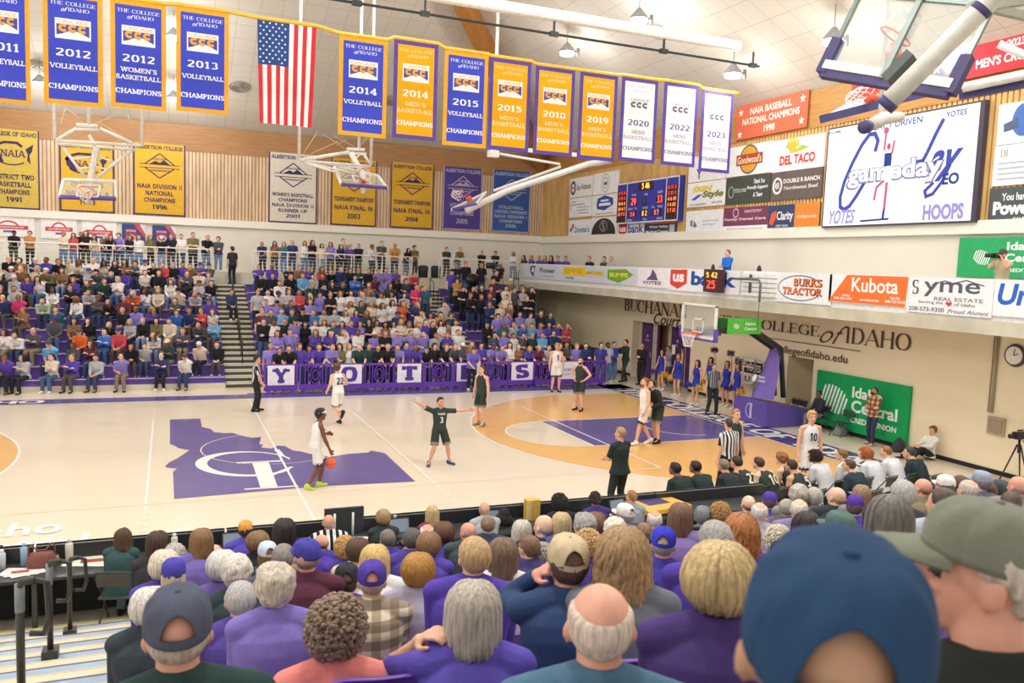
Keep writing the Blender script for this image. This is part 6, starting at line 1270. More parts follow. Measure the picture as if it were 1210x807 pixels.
for k,(u,v,c,fl) in enumerate(crowd_list(WALK)):
    rnd=random.Random(k+500); fem='f' in fl; p=ony(u,v,19.85); s=min(1.06,max(.88,(p.z-4.15)/1.62)); y=19.9+ (.35 if k in(4,7,20,28) else 0)
    key=rnd.choice(['stA','stC','stB','stD'])+('f' if fem else '')
    where='left of the aisle' if u<270 else ('above the students' if u<500 else 'beside the band')
    n_=sum(1 for q in crowd_list(WALK) if (q[0]<270)==(u<270) and (q[0]<500)==(u<500) and q[0]<=u)
    person(key,(p.x,y,4.15),PI+rnd.uniform(-.4,.4),'person in %s top on the far walkway %s, %s from the left'%(PAL[c][0],where,ordn(n_)),'people standing along the far walkway',rnd.choice(SKN),
        (rnd.choice(['long','wavy','mid']) if fem else rnd.choice(['short','crop','messy']),rnd.choice(HC[:6]),1),PAL[c][1],rnd.choice(['3C4A66','5F7FA8','2E2E34','4A4A42','7C93B4']),'E6E3DE',('beanie','2A2A30') if k==0 else (('solid','E8E8E8') if k==13 else None),s,sx=1.1)
q=onz(283,338,3.6); person('stA',(.2,18.9,3.6),.4,'person in a long black coat standing at the top of the main aisle',None,SKN[1],('short','2A2220',1),'34363C','2E3036','2A2A2A',('beanie','3A3C42'),1.0)
person('sitA',(-.1,15.4,RH*(15.4-ROW0)/RD+.05),PI+.2,'person in navy top sitting on the steps of the main aisle',None,SKN[1],('short','3A2A22',1),'3E4A66','2E2E34','E6E3DE')
q=onz(308,470,0)
for (x,y,c,t,lb) in ((.95,11.05+.2,'C6C4BE','5A7290','person in pale grey hoodie standing at the aisle edge of the student section'),):
    person('stB',(x,12.85,1.08),PI-.4,lb,None,SKN[2],('short','6B4E36',1),c,t,'E6E3DE',None,1.05,topname='hoodie')
for (u,v,c,lb,rz_) in ((708,453,'4A48A0','person in deep purple hoodie beside the right end of the barriers',-.2),(716,452,'C9CCE6','dark-skinned person in white and blue beside the barrier end',.1),(723,451,'4A58B4','person in blue hoodie and jeans, rightmost beside the barriers',.3)):
    p=onz(u,v); person('stA' if u<720 else 'stB',(p.x,p.y,0),PI+rz_,lb,None,'7A4E38' if u==716 else SKN[0],('short','3A2A22',1),c,'6F8CB4','E6E3DE',None,1.02,sx=1.1,topname='hoodie')
p=onz(557,461); person('stD',(p.x,8.45,0),PI,'person in lavender T-shirt standing on the court side of the barrier before the E',None,SKN[0],('short','4A3526',1),'6F66C4','2E2E34','E6E3DE',('solid','4A4844'),1.02,sx=1.1)
# balcony
BALC="618,303,mf 627,300,pf 636.5,300,p 643,301,pf 650.5,300,kf 658,302,p 667.5,297,p 695,306,k 713,303,d 721,300,g"
for k,(u,v,c,fl) in enumerate(crowd_list(BALC)):
    rnd=random.Random(k+900); fem='f' in fl; p=onx(u,v,BX+.75); s=min(1.08,max(.85,(p.z-4.12)/1.19))
    person('sitA' if not fem else 'sitAf',(BX+.9,p.y,4.12),PI/2+.4,'person in %s top watching over the balcony banner, %s from the left'%(PAL[c][0],ordn(k+1)),'people behind the balcony front',rnd.choice(SKN[:3]),('long' if fem else 'short',rnd.choice(HC[:6]),1),PAL[c][1],'33343C','3A3836',None,s)
    t=empty('folding_chair',(BX+.9,p.y,4.12),PI/2+.4,'folding chair under the %s person on the balcony'%ordn(k+1),'chair','chairs on the balcony walkway'); w=MB(); w.use(P('4A4A50')).box(-.2,.2,-.2,.2,.38,.42); w.build('seat',t); w=MB(); w.use(P('4A4A50')).box(-.2,.2,-.26,-.22,.5,.85); w.build('backrest',t)
    for sx_ in(-.18,.18):
        for sy_ in(-.18,.18): w=MB(); w.use(P('4A4A50')); w.bar((sx_,sy_,.0),(sx_*.9,sy_*.9,.4),.025); w.build('leg',t)
p=onx(858,299,BX+.8); person('stB',(BX+.9,p.y,4.12),PI/2+.2,'person in bright blue jacket working behind the balcony front',None,SKN[0],('short','8A4A30',1),'2F6FD0','2E2E34','2A2A2A',None,.98,topname='jacket')
POSES['photo']=stp(lh=(-.10,.34,1.53),rh=(.06,.28,1.52),le=(-.5,.2,-1),re=(.6,.1,-1),sleeve='short',grip=1.,lean=.1)
p=onx(1185,298,BX+.7); person('photo',(BX+.75,p.y,4.12),PI/2+.25,'bearded photographer in beige shirt aiming a camera from the balcony',None,SKN[1],('short','3A2A22',2),'CFC0A2','3A3A40','2A2A2A',('solid','5A5450'),.97,beard='3A2A22')
t=empty('camera',(0,0,0),0,'black camera with long lens held by the photographer on the balcony','camera'); w=MB(); q=onx(1176,302,BX+.42); w.use(m_blk).box(q.x-.05,q.x+.07,q.y-.08,q.y+.08,q.z-.06,q.z+.06); w.build('body',t); w=MB(); w.use(m_blk,True); w.tube([(q.x-.05,q.y,q.z),(q.x-.22,q.y+.08,q.z)],[.045,.055],14); w.build('lens',t)
# sousaphone and drum of the band
t=empty('sousaphone',(11.6,16.9,2.9),0,'dark brass-band sousaphone bell in the right stand','instrument'); p=ony(548,330,16.8); t.location=(p.x+.3,16.6,p.z-.55)
w=MB(); w.use(mat('horn_black','2E2C32',.35,.5),True); w.tube([(0,0,.0),(0,0,.25),(0,-.06,.42),(0,-.2,.5),(0,-.3,.52)],[.05,.07,.1,.2,.34],20); w.tube([(.35*math.cos(a),.05,.35*math.sin(a)-.2) for a in [PI*i/10 for i in range(21)]],.05,10,False); w.build('bell',t)
t=empty('drum',(0,0,0),0,'white-rimmed marching drum beside the band player','drum'); p=ony(578,322,19.5); t.location=(p.x,19.3,4.75)
w=MB(); w.use(P('33343A',.4),True); w.tube([(0,0,0),(0,0,.32)],.26,20); w.build('shell',t); w=MB(); w.use(P('EDEDEA'),True); w.tube([(0,0,.32),(0,0,.35)],.27,20); w.build('rim',t)
# ------------------------------------------------------------------ special cloth
def pattern_mat(name,kind,a,b,sc,c=None):
    if name in MATS: return MATS[name]
    m=bpy.data.materials.new(name); m.use_nodes=True; nt=m.node_tree; bs=nt.nodes['Principled BSDF']; bs.inputs['Roughness'].default_value=.85; bs.inputs['Specular IOR Level'].default_value=.15
    tc=nt.nodes.new('ShaderNodeTexCoord'); sp=nt.nodes.new('ShaderNodeSeparateXYZ'); nt.links.new(tc.outputs['Object'],sp.inputs[0])
    def band(sock,scale,thr):
        mu=nt.nodes.new('ShaderNodeMath'); mu.operation='MULTIPLY'; mu.inputs[1].default_value=scale; nt.links.new(sock,mu.inputs[0])
        fr=nt.nodes.new('ShaderNodeMath'); fr.operation='FRACT'; nt.links.new(mu.outputs[0],fr.inputs[0])
        gt=nt.nodes.new('ShaderNodeMath'); gt.operation='GREATER_THAN'; gt.inputs[1].default_value=thr; nt.links.new(fr.outputs[0],gt.inputs[0]); return gt.outputs[0]
    mx=nt.nodes.new('ShaderNodeMix'); mx.data_type='RGBA'; mx.inputs[6].default_value=hexc(a)+(1,); mx.inputs[7].default_value=hexc(b)+(1,)
    nt.links.new(band(sp.outputs[0],sc,.5),mx.inputs[0]); out=mx.outputs[2]
    if kind=='plaid':
        m2=nt.nodes.new('ShaderNodeMix'); m2.data_type='RGBA'; m2.inputs[7].default_value=hexc(c)+(1,); nt.links.new(out,m2.inputs[6])
        mm=nt.nodes.new('ShaderNodeMath'); mm.operation='MULTIPLY'; mm.inputs[1].default_value=.65; nt.links.new(band(sp.outputs[2],sc,.45),mm.inputs[0]); nt.links.new(mm.outputs[0],m2.inputs[0]); out=m2.outputs[2]
    nt.links.new(out,bs.inputs['Base Color']); MATS[name]=m; return m
m_str=pattern_mat('referee_stripes','stripe','2A2A2E','E6E4E2',14); m_str2=pattern_mat('referee_grey_stripes','stripe','4A4C52','A9ADB4',14); m_str3=pattern_mat('scorer_stripes','stripe','26262A','EAE8E4',12)
m_pl1=pattern_mat('plaid_red_cream','plaid','A8684A','DCC39A',7,'5A3A34'); m_pl2=pattern_mat('plaid_brown_cream','plaid','B8A588','E2D8C2',9,'6A5444'); m_pl3=pattern_mat('plaid_grey','plaid','5A5C5E','8E9088',9,'34363A')
# ------------------------------------------------------------------ players and officials
def cp(**k):
    d=dict(vox=.0115,sleeve='none',legs='short',tuck=True,grip=.6); d.update(k); return Pose(**d)
POSES.update({
'ref_side':cp(sleeve='short',legs='long',lh=(-.22,.05,.86),rh=(.2,.2,.9),lf=(-.12,.06,.08),rf=(.12,-.06,.08)),
'run':cp(lean=.12,hip=(0,0,.9),lf=(-.10,-.42,.42),lk=(0,.5,-1),rf=(.08,.02,.08),pitch=(-1.0,0),lh=(-.34,.02,.98),rh=(.3,.30,1.05),le=(-.4,-1,0),re=(.4,-1,0),turn=-.5),
'dribble':cp(lean=.14,hip=(0,0,.90),lf=(-.10,.12,.08),rf=(.11,-.18,.10),pitch=(0,-.25),lh=(-.24,.3,1.12),rh=(.26,.26,.82),nod=-.05,turn=-.1),
'spread':cp(sleeve='short',hip=(0,0,.88),lf=(-.28,.0,.08),rf=(.26,.05,.08),lh=(-.74,.05,1.36),rh=(.66,.12,1.62),le=(-.2,-1,-.6),re=(.2,-1,-.6),fy=(.5,-.4),grip=.25,turn=.3),
'walk':cp(hip=(0,0,.91),lf=(-.10,.26,.08),rf=(.10,-.24,.10),pitch=(0,-.3),lh=(-.24,.12,.88),rh=(.24,.02,.86),lean=.06,nod=-.15),
'stand_j':cp(lf=(-.12,.02,.08),rf=(.13,-.03,.08),lh=(-.27,.05,.86),rh=(.27,.05,.86),turn=-.2),
'hips':cp(lf=(-.13,.05,.08),rf=(.13,-.04,.08),lh=(-.19,.07,1.02),rh=(.19,.07,1.02),le=(-1,-.5,0),re=(1,-.5,0),turn=.35),
'warm':cp(sleeve='long',lf=(-.12,.05,.08),rf=(.12,-.05,.08),lean=.3,hunch=.5,nod=-.5,lh=(-.12,.32,.98),rh=(.1,.34,.96)),
'ref_front':cp(sleeve='short',legs='long',lf=(-.16,.05,.08),rf=(.16,.0,.08),lh=(-.25,.02,.84),rh=(.25,.02,.84),turn=.2),
'ref_back':cp(sleeve='short',legs='long',lf=(-.15,.03,.08),rf=(.14,.0,.08),lh=(-.25,.04,.86),rh=(.25,.04,.86),hunch=.2,nod=-.1),
'coach':cp(sleeve='short',legs='long',tuck=False,lh=(.0,.27,1.14),rh=(.0,.3,1.1),le=(-.5,.0,-1),re=(.5,.0,-1),wf=1.12,lf=(-.15,.03,.08),rf=(.15,.0,.08),turn=.35),
'cheerA':cp(fem=1,legs='skirt',sleeve='none',lh=(-.2,.1,1.98),rh=(.26,.1,.86),le=(-.6,-.4,.2),grip=1.,turn=.2),
'cheerB':cp(fem=1,legs='skirt',sleeve='none',lh=(-.24,.1,.86),rh=(.24,.16,.90),grip=1.),
'phone':cp(sleeve='long',legs='long',tuck=False,lh=(-.04,.3,1.42),rh=(.05,.3,1.41),nod=-.05,lf=(-.12,.2,.08),rf=(.12,-.12,.08),grip=.9),
'phone_low':cp(sleeve='long',legs='long',tuck=False,lh=(-.06,.28,1.18),rh=(.06,.28,1.17),nod=-.35,lf=(-.12,.12,.08),rf=(.12,-.06,.08),grip=.9),
'floor_sit':cp(sleeve='long',legs='long',tuck=False,hip=(0,0,.12),lean=-.12,lf=(-.14,.72,.1),rf=(.14,.8,.1),lk=(0,.2,1),rk=(0,.2,1),lh=(-.1,.4,.42),rh=(.1,.4,.4),turn=.1),
'bench':sitp(lean=.42,hunch=.4,lh=(-.12,.44,.62),rh=(.12,.45,.62),sleeve='none',legs='short',tuck=True,lf=(-.16,.42,.08),rf=(.16,.42,.08),wf=1.05),
'bench_s':sitp(lean=.38,hunch=.4,lh=(-.12,.44,.62),rh=(.12,.45,.62),sleeve='short',legs='long',lf=(-.16,.42,.08),rf=(.16,.42,.08),wf=1.08),
'bench_l':sitp(lean=.34,hunch=.45,lh=(-.12,.44,.62),rh=(.12,.45,.62),sleeve='long',legs='long',lf=(-.16,.42,.08),rf=(.16,.42,.08),wf=1.05,turn=.3),
'wall_chair':sitp(sleeve='long',lean=0.,turn=.1)})
DK,WT='3A4440','F2F0EE'
def standing(key,u,v,rz,label,sc,**k):
    p=onz(u,v); return person(key,(p.x,p.y,0),rz,label,None,scale=sc,**k)
o=standing('ref_side',302,486,-PI/2-.1,'referee in black walking along the far sideline by the main aisle',1.03,hair=('short','2A2220',1),top='3A3A3E',topm=m_str,bottom='2E2E33',shoes='26262A',skin='D9A486')
o=standing('run',399,501,.35,'player in white number 22 running away toward the students',1.07,hair=('messy','5A4030',3),top=WT,bottom='E9E7E4',trim='3A3550',shoes='34343A',topname='jersey',botname='shorts'); number(o,'run','22','35324A',True,.2,.22)
o=standing('dribble',372,577,-PI/2+.1,'player in white with headband and lime shoes dribbling the ball',1.02,hair=('messy','241C1A',4),top=WT,bottom='E9E7E4',trim='3A3550',shoes='C9E05A',skin='7A4E38',topname='jersey',botname='shorts'); number(o,'dribble','1','35324A',False,.18,.08)
hb=MB(); hb.use(fabric('F2F0EE'),True); hb.tube([(.086*math.sin(a),-.008+.108*math.cos(a),.055+.006*math.cos(a)) for a in [2*PI*i/28 for i in range(29)]],.014,8,False); q=hb.build('headband',o); q.matrix_local=FIG['dribble']['HM']
pp=onz(372,577); pb=ony(391,547,pp.y-.05); w=MB(); w.use(mat('ball_orange','E8683A',.55,.3,bump=.2,bscale=400),True); w.ell((0,0,0),(.12,.12,.12),None,28,20); w.use(P('3A2A26'))
for R in (Matrix.Identity(3),Matrix.Rotation(PI/2,3,'X'),Matrix.Rotation(PI/2,3,'Y')): w.tube([R@Vector((.1205*math.cos(a),.1205*math.sin(a),0)) for a in [2*PI*i/28 for i in range(29)]],.003,5,False)
o=w.build('basketball'); o.location=pb; tag(o,'orange basketball bouncing beside the dribbling player','ball')
o=standing('spread',518,549,PI,'player in dark jersey number 3 with both arms spread wide',1.0,hair=('short','2A2220',2),top=DK,bottom='343D39',trim='8A8C7A',shoes='3F587A',skin='D9A486',topname='jersey',botname='shorts'); number(o,'spread','3','E8E2C8',False,.15,.09,-.05); number(o,'spread','TIGERS','E8E2C8',False,.05,.2,.1)
o=standing('stand_j',568,503,PI/2+.5,'player in dark uniform standing at the left edge of the three-point arc',1.08,hair=('short','5A4030',3),top=DK,bottom='343D39',trim='8A8C7A',shoes='8A8A80',topname='jersey',botname='shorts')
o=standing('stand_j',656,463,PI-.15,'player in white standing on the far sideline before the S barrier',1.12,hair=('messy','B08A5C',2),top=WT,bottom='E9E7E4',trim='3A3550',shoes='3A3A40',topname='jersey',botname='shorts'); number(o,'stand_j','1','35324A',False,.2,.08)
o=standing('hips',684,485,PI/2+.6,'player in dark uniform and black tights with hands on hips',1.08,hair=('short','3A2A22',2),top=DK,bottom='343D39',trim='8A8C7A',shoes='2A2A2E',topname='jersey',botname='shorts',beard='3A2A22')
o=standing('walk',760,525,PI/2-.1,'bearded player in white walking left through the purple lane',1.12,hair=('short','8A5A38',3),top=WT,bottom='E9E7E4',trim='3A3550',shoes='F0F0EE',topname='jersey',botname='shorts',beard='8A5A38')
o=standing('warm',776,523,PI/2+.1,'player in black warm-up top bowing his head behind the white player',1.1,hair=('short','2A2220',3),top='34383A',bottom=DK,trim='8A8C7A',shoes='2E2E34',topname='warm-up_top'.replace('-','_'),botname='shorts')
def by_crown(key,u,v,H,rz,label,**k):
    z=H; p=onz(u,v,z); return person(key,(p.x,p.y,0),rz,label,None,**k)
o=by_crown('stand_j',869,482,1.95,PI+.2,'dark-jersey player facing the camera beyond the near referee',scale=1.1,hair=('short','A8784A',2),top=DK,bottom='343D39',trim='8A8C7A',shoes='3A3A40',topname='jersey',botname='shorts')
o=by_crown('stand_j',959,485,1.98,PI-.2,'blond player in white facing the camera in front of the hoop base',scale=1.12,hair=('messy','C9A468',4),top=WT,bottom='E9E7E4',trim='3A3550',shoes='F0F0EE',topname='jersey',botname='shorts'); number(o,'stand_j','10','35324A',False,.18,.16)
o=standing('ref_front',840,490,PI-.1,'referee in grey striped shirt standing on the baseline by the cheerleaders',1.05,hair=('crop','5A4A40',1),topm=m_str2,bottom='2C3A38',shoes='26262A')
o=by_crown('ref_back',864,494,1.84,.05,'referee in black and white stripes seen from behind near the bench',scale=1.04,hair=('crop','3A3430',1),topm=m_str,bottom='2A2A2E',shoes='222226')
o=by_crown('coach',735,504,1.88,.25,'coach in dark clothes with folded arms standing by the scorer table',scale=1.06,hair=('short','B08A62',2),top='2F3836',bottom='2E3434',shoes='2A2A2C')
# cheerleaders facing the court, with pompoms
CH=[('cheerB',781,461,'3A2A24','leftmost cheerleader in royal blue dress by the purple doors'),('cheerA',800,468,'7A5434','brown-haired cheerleader in royal blue dress raising a pompom before the doors'),('cheerB',822,479,'4A3026','cheerleader in royal blue dress left of the baseline referee'),('cheerA',838,474,'3A2622','cheerleader behind the baseline referee holding a pompom high'),('cheerA',857,480,'6A4A34','cheerleader right of the baseline referee raising a dark pompom'),('cheerB',870,484,'5A3A2A','cheerleader nearest the hoop base with hands low')]
def pompom(p,c,label,seed):
    rnd=random.Random(seed); w=MB(); w.use(mat('pompom_'+c,c,.45,.4,var=.25,scale=40))
    for k in range(170):
        d=Vector((rnd.gauss(0,1),rnd.gauss(0,1),rnd.gauss(0,1))).normalized(); s=d.orthogonal().normalized()*.009; L=rnd.uniform(.12,.19); w.add([-s,s,d*L+s+Vector((0,0,-.02)),d*L-s+Vector((0,0,-.02))],[(0,1,2,3)])
    w.ell((0,0,0),(.07,.07,.07),None,10,8); o=w.build('pompom'); o.location=p; tag(o,label,'pompom','pompoms of the cheerleaders')
k=0
for key,u,v,hc,lb in CH:
    p=onz(u,v); rz=PI/2+.25; person(key,(p.x,p.y,0),rz,lb,'cheerleaders along the baseline',SKN[1],('wavy' if k%2 else 'long',hc,k%2+1),'3440A6','3440A6','F2F0EE',None,.98,topname='top',botname='skirt')
    Rz=Matrix.Rotation(rz,3,'Z'); F=POSES[key]
    if key=='cheerA': pompom(Vector((p.x,p.y,0))+Rz@Vector((-.2,.12,2.05)),'4A2F5E' if k!=3 else '5A2A48','dark purple pompom raised by cheerleader %s from the doors'%ordn(k+1),k); pompom(Vector((p.x,p.y,0))+Rz@Vector((.28,.12,.74)),'E9BE2E','yellow pompom held low by cheerleader %s from the doors'%ordn(k+1),k+20)
    else: pompom(Vector((p.x,p.y,0))+Rz@Vector((-.26,.14,.74)),'E9BE2E','yellow pompom in the left hand of cheerleader %s from the doors'%ordn(k+1),k+40); pompom(Vector((p.x,p.y,0))+Rz@Vector((.27,.2,.78)),'4A3A96' if k!=5 else '4A2F5E','purple pompom in the right hand of cheerleader %s from the doors'%ordn(k+1),k+60)
    k+=1
standing('phone',788,456,PI/2+.3,'person in grey shirt standing among the cheerleaders before the doors',1.0,hair=('short','2A2220',1),top='A9A6B4',bottom='5A5A66',shoes='E6E3DE')
standing('phone',738,451,PI/2,'person in dark green jacket holding up a phone left of the doors',1.08,hair=('short','2A2220',2),top='33403C',bottom='3A4440',shoes='2A2A2A',topname='jacket')
standing('phone_low',757,455,PI/2+.5,'person all in black standing in front of the purple doors',1.05,hair=('short','3A3430',2),top='2A2A2E',bottom='2A2A2E',shoes='26262A')
for u,v,lb in((785,395,'small white paper notice on the door frame'),): 
    p=onx(796,413,XW-.01); w=MB(); w.use(P('F3F1EA')).box(XW-.02,XW-.01,p.y-.12,p.y+.12,p.z-.2,p.z+.2); tag(w.build('paper_notice'),lb,'paper')
# scoreboard-like sign boards behind the cheerleaders
a=onx(846,415,XW-.4)
t=empty('pep_signs',(0,0,0),0,'stack of dark cheer sign boards with white lettering left of the hoop base','sign')
for (u0,v0,u1,v1,tx,bgc,fc) in ((868,421,892,436,'GO','3A2A30','C9B8B0'),(879,424,902,446,'YOTES','3A2A30','E6DED8'),(872,439,889,455,'SU','E9E6E0','3A3436')):
    mb,pl,W_,H_,done=sign('board','',None,(u0,v0),(u1,v1),bgc,'r',XW-.45+.02*u0/100,thick=.03,parent=t); put(mb,pl,slab(tx),W_/2,H_*.5,H_*.5,W_*.7,P(fc)); [rectp(mb,pl,*q,P('EDEAE4'),.003) for q in((0,W_,0,.05),(0,W_,H_-.05,H_),(0,.05,0,H_),(W_-.05,W_,0,H_))]; done()
w=MB(); w.use(P('8A8A88')); 
a=onx(870,440,XW-.42); w.bar((XW-.4,a.y,0),(XW-.4,a.y,1.9),.04); w.bar((XW-.4,a.y-1.0,0),(XW-.4,a.y-1.0,1.9),.04); w.build('stand',t)
# people and chairs by the wall
def folding_chair(loc,rz,label,col='3A3A3C',group=None):
    t=empty('folding_chair',loc,rz,label,'chair',group); m=P(col,.5)
    w=MB(); w.use(m); w.box(-.21,.21,-.19,.2,.43,.455); w.build('seat',t)
    w=MB(); w.use(m); w.loft([((0,-.235,.62),(.205,0,0),(0,.012,0)),((0,-.25,.70),(.21,0,0),(0,.016,0)),((0,-.265,.80),(.2,0,0),(0,.012,0))],16); w.build('backrest',t)
    fm=P('4A4A4E',.35)
    w=MB(); w.use(fm,True)
    w.tube([(-.225,.26,0),(-.225,-.0,.45),(-.225,-.26,.78),(-.2,-.275,.83),(.2,-.275,.83),(.225,-.26,.78),(.225,0,.45),(.225,.26,0)],.013,8); w.build('front_frame',t)
    for s in(-.2,.2): w=MB(); w.use(fm,True); w.tube([(s,-.27,0),(s,.17,.44)],.012,8); w.build('rear_leg',t)
    w=MB(); w.use(fm); w.tube([(-.2,-.2,.07),(.2,-.2,.07)],.009,6); w.build('cross_bar',t)
    return t
p=onx(968,500,XW-.55); folding_chair((XW-.55,p.y,0),PI/2,'dark folding chair under the seated person left of the green board'); person('wall_chair',(XW-.58,p.y,0),PI/2-.1,'person in dark jacket seated against the wall left of the green board',None,'7A4E38',('short','241C1A',2),'33363E','6F7684','EDEDEA',topname='jacket')
p=onx(994,505,XW-.5); folding_chair((XW-.5,p.y,0),PI/2,'empty dark folding chair in front of the green board','2E4A3C')
for q_,lb in((933,'left black chair by the alcove'),(941,'right black chair by the alcove')): p=onx(q_,490,XW-.5); folding_chair((XW-.5,p.y,0),PI/2,lb,'2E2E32','black chairs by the alcove')
p=onz(1040,525); person('phone_low',(min(p.x,XW-.5),p.y,0),PI/2+.1,'bearded person in plaid jacket looking at a phone before the green board',None,'C98F70',('short','2A2220',3),topm=m_pl1,bottom='3A4256',shoes='C9A98A',scale=1.0,topname='jacket',beard='2A2220')
p=onx(1100,545,XW-.25); person('floor_sit',(XW-.35,p.y,0),PI/2-.1,'person in white long-sleeve shirt sitting on the floor against the wall',None,SKN[1],('messy','7A4A34',1),'E9E6E2','2E2E30','3A3A3A',scale=1.0)
for (u,v,lb) in((1070,533,'dark bag on the floor at the feet of the person in white'),(1004,514,'grey bottle-shaped bag standing before the green board')):
    p=onz(u,v); p.x=min(p.x,XW-.4); w=MB(); w.use(P('3A3C40' if u>1050 else '7F8A86',.7),True); w.loft([((p.x,p.y,0.0),(.22,0,0),(0,.17,0)),((p.x,p.y,.12),(.24,0,0),(0,.19,0)),((p.x,p.y,.3),(.16,0,0),(0,.12,0)),((p.x,p.y,.4),(.06,0,0),(0,.05,0))],18); tag(w.build('bag'),lb,'bag')
# tripod camera at right
p=onx(1201,560,16.6); t=empty('camera_tripod',(p.x,p.y,0),0,'black tripod with a video camera at the right edge','tripod')
for k in range(3): w=MB(); a=k*2.094+.4; w.use(m_blk,True); w.tube([(.04*math.cos(a),.04*math.sin(a),1.1),(.42*math.cos(a),.42*math.sin(a),.02)],[.022,.014],8); w.build('leg',t)
w=MB(); w.use(m_blk,True); w.tube([(0,0,.9),(0,0,1.25)],.03,10); w.build('column',t)
w=MB(); w.use(m_blk); w.box(-.2,.16,-.07,.07,1.25,1.42); w.use(m_blk,True); w.tube([(-.2,0,1.33),(-.36,0,1.33)],[.05,.06],12); w.bar((-.1,0,1.46),(.1,0,1.46),.03); w.build('video_camera',t)
w=MB(); w.use(m_blk); w.tube([(.1,0,1.22),(.4,.12,1.05)],.012,6); w.build('pan_handle',t)
# ---- team bench
BEN=[(807,552,'bench_s','2F3A38','8A5C44',('short','241C1A',1),None,'coach in dark polo, leftmost on the team bench'),(831,550,'bench_s','2F3A38','8A5C44',('short','241C1A',2),None,'coach in dark polo, second from left on the team bench'),
(864,548,'bench_s','333B3C','DDA88C',('short','8A7A66',2),None,'person in dark shirt with sandy hair, third on the team bench'),(881,544,'bench',DK,'DDA88C',('short','3A2A22',3),'22','player in dark jersey number 22 on the team bench'),(907,545,'bench',DK,'EBC2A8',('short','4A3526',2),'10','player in dark jersey number 10 on the team bench'),(934,540,'bench',DK,'EBC2A8',('messy','8A5A3C',3),'24','player in dark jersey number 24 on the team bench'),(946,548,'bench',DK,'DDA88C',('short','3A2A22',1),'5','dark-jersey player half hidden beside number 24 on the bench'),
(971,538,'bench_l','DADCE2','C98F70',('curly','2A2220',4),None,'dark curly-haired person in white long sleeves on the bench'),(1003,536,'bench_l','DADCE2','E4B59A',('short','7A5A3C',2),None,'brown-haired person in white long sleeves on the bench'),(1012,548,'bench_l','33404A','E4B59A',('short','5A4030',1),None,'person in dark hoodie between two white shirts on the bench'),(1031,535,'bench_l','DADCE2','EBC2A8',('curly','B5683C',5),None,'red-haired person in white long sleeves on the bench'),(1055,532,'bench_l','DADCE2','E4B59A',('short','8A6240',3),None,'tall brown-haired person in white long sleeves on the bench'),(1083,533,'bench_l','2F3B40','E4B59A',('short','3A3A40',1),None,'person in dark hooded top, last on the bench')]
for i,(u,v,key,top,sk,hr,num,lb) in enumerate(BEN):
    p=onz(u,v,1.27); rz=.25; y=p.y-.25
    o=person(key,(p.x,y,0),rz,lb,'people on the team bench',sk,hr,top,'2E3434' if key!='bench_l' else '3A4256','E6E3DE',None,1.06,sx=1.16,topname='jersey' if key=='bench' else 'shirt',botname='shorts' if key=='bench' else 'trousers')
    if num: number(o,key,num,'E8E2C8',True,.2,.2 if len(num)>1 else .1,.02)
    folding_chair((p.x,y+.0,0.04),rz,'dark folding chair under bench seat, %s from the left'%ordn(i+1),'3C4038','folding chairs of the team bench')
# ------------------------------------------------------------------ scorer table, near aisle, near crowd
m_tab=mat('table_black','3E4244',.3,.5,var=.05); m_tabs=mat('table_skirt','33322F',.7,.2)
TY=-9.55
def table(x0,x1,label,z=.78):
    t=empty('scorer_table',(0,0,0),0,label,'table','black scorer tables along the near sideline')
    w=MB(); w.use(m_tab); w.box(x0,x1,TY-.72,TY-.03,z-.04,z); w.build('tabletop',t)
    w=MB(); w.use(mat('led_panel_black','2A2C2E',.35,.5)); w.box(x0,x1,TY-.03,TY+.05,.02,1.0); w.use(P('9FA5A8',.4)); w.box(x0,x1,TY-.035,TY+.055,.985,1.0); w.build('front_panel',t)
    w=MB(); w.use(m_tabs); w.box(x0+.05,x1-.05,TY-.12,TY-.08,.05,z-.04); w.build('back_board',t)
    for xx in(x0+.06,x1-.06): w=MB(); w.use(P('4A4A4A')); w.box(xx-.03,xx+.03,TY-.68,TY-.62,0,z-.04); w.build('leg',t)
xs=[-9.2,-6.7,-4.25,-1.8,.65,3.1,5.55]
nm=['at the left edge with bottles and a handbag','behind the woman on the folding chair','behind the long-haired people','beside the striped scorer','right of the striped scorer','before the announcer','at the right end by the yellow-topped case']
for i in range(7): table(xs[i]+.01,xs[i]+2.43,'black scorer table '+nm[i])
def tp(u,v,z=.78): return onz(u,v,z)
def bottle(u,v,h,r,col,label,name='water_bottle',capc='E8E8E8'):
    p=tp(u,v); p.y=min(max(p.y,TY-.66),TY-.14); t=empty(name,p,0,label,'bottle'); w=MB(); w.use(mat('bottle_'+col,col,.2,.5),True); w.tube([(0,0,0),(0,0,h*.78),(0,0,h*.86)],[r,r,r*.6],16); w.build('body',t); w=MB(); w.use(P(capc,.4),True); w.tube([(0,0,h*.86),(0,0,h)],[r*.62,r*.55],14); w.build('cap',t)
bottle(2,672,.26,.05,'C9D6DE','clear plastic water bottle at the left end of the scorer table'); bottle(8,658,.3,.045,'4A5258','dark tumbler behind the clear bottle at the left edge',capc='33363A')
bottle(29,667,.30,.045,'9CC0E2','pale blue water bottle left of the brown handbag',capc='8FB4DA'); bottle(82,664,.32,.05,'DCD4CC','tall white tumbler right of the brown handbag','tumbler','D0C8C0'); bottle(206,647,.26,.045,'DDDAD6','white tumbler among the long-haired people','tumbler')
bottle(463,623,.26,.035,'9FC4E6','clear blue water bottle beside the bob-haired woman'); bottle(66,664,.12,.04,'C9B48A','small tan jar beside the handbag','jar','3A3430')
p=tp(53,662); p.y=TY-.3; t=empty('handbag',p,.1,'brown leather handbag standing on the left scorer table','handbag'); m=mat('leather_brown','86524A',.45,.4,bump=.2)
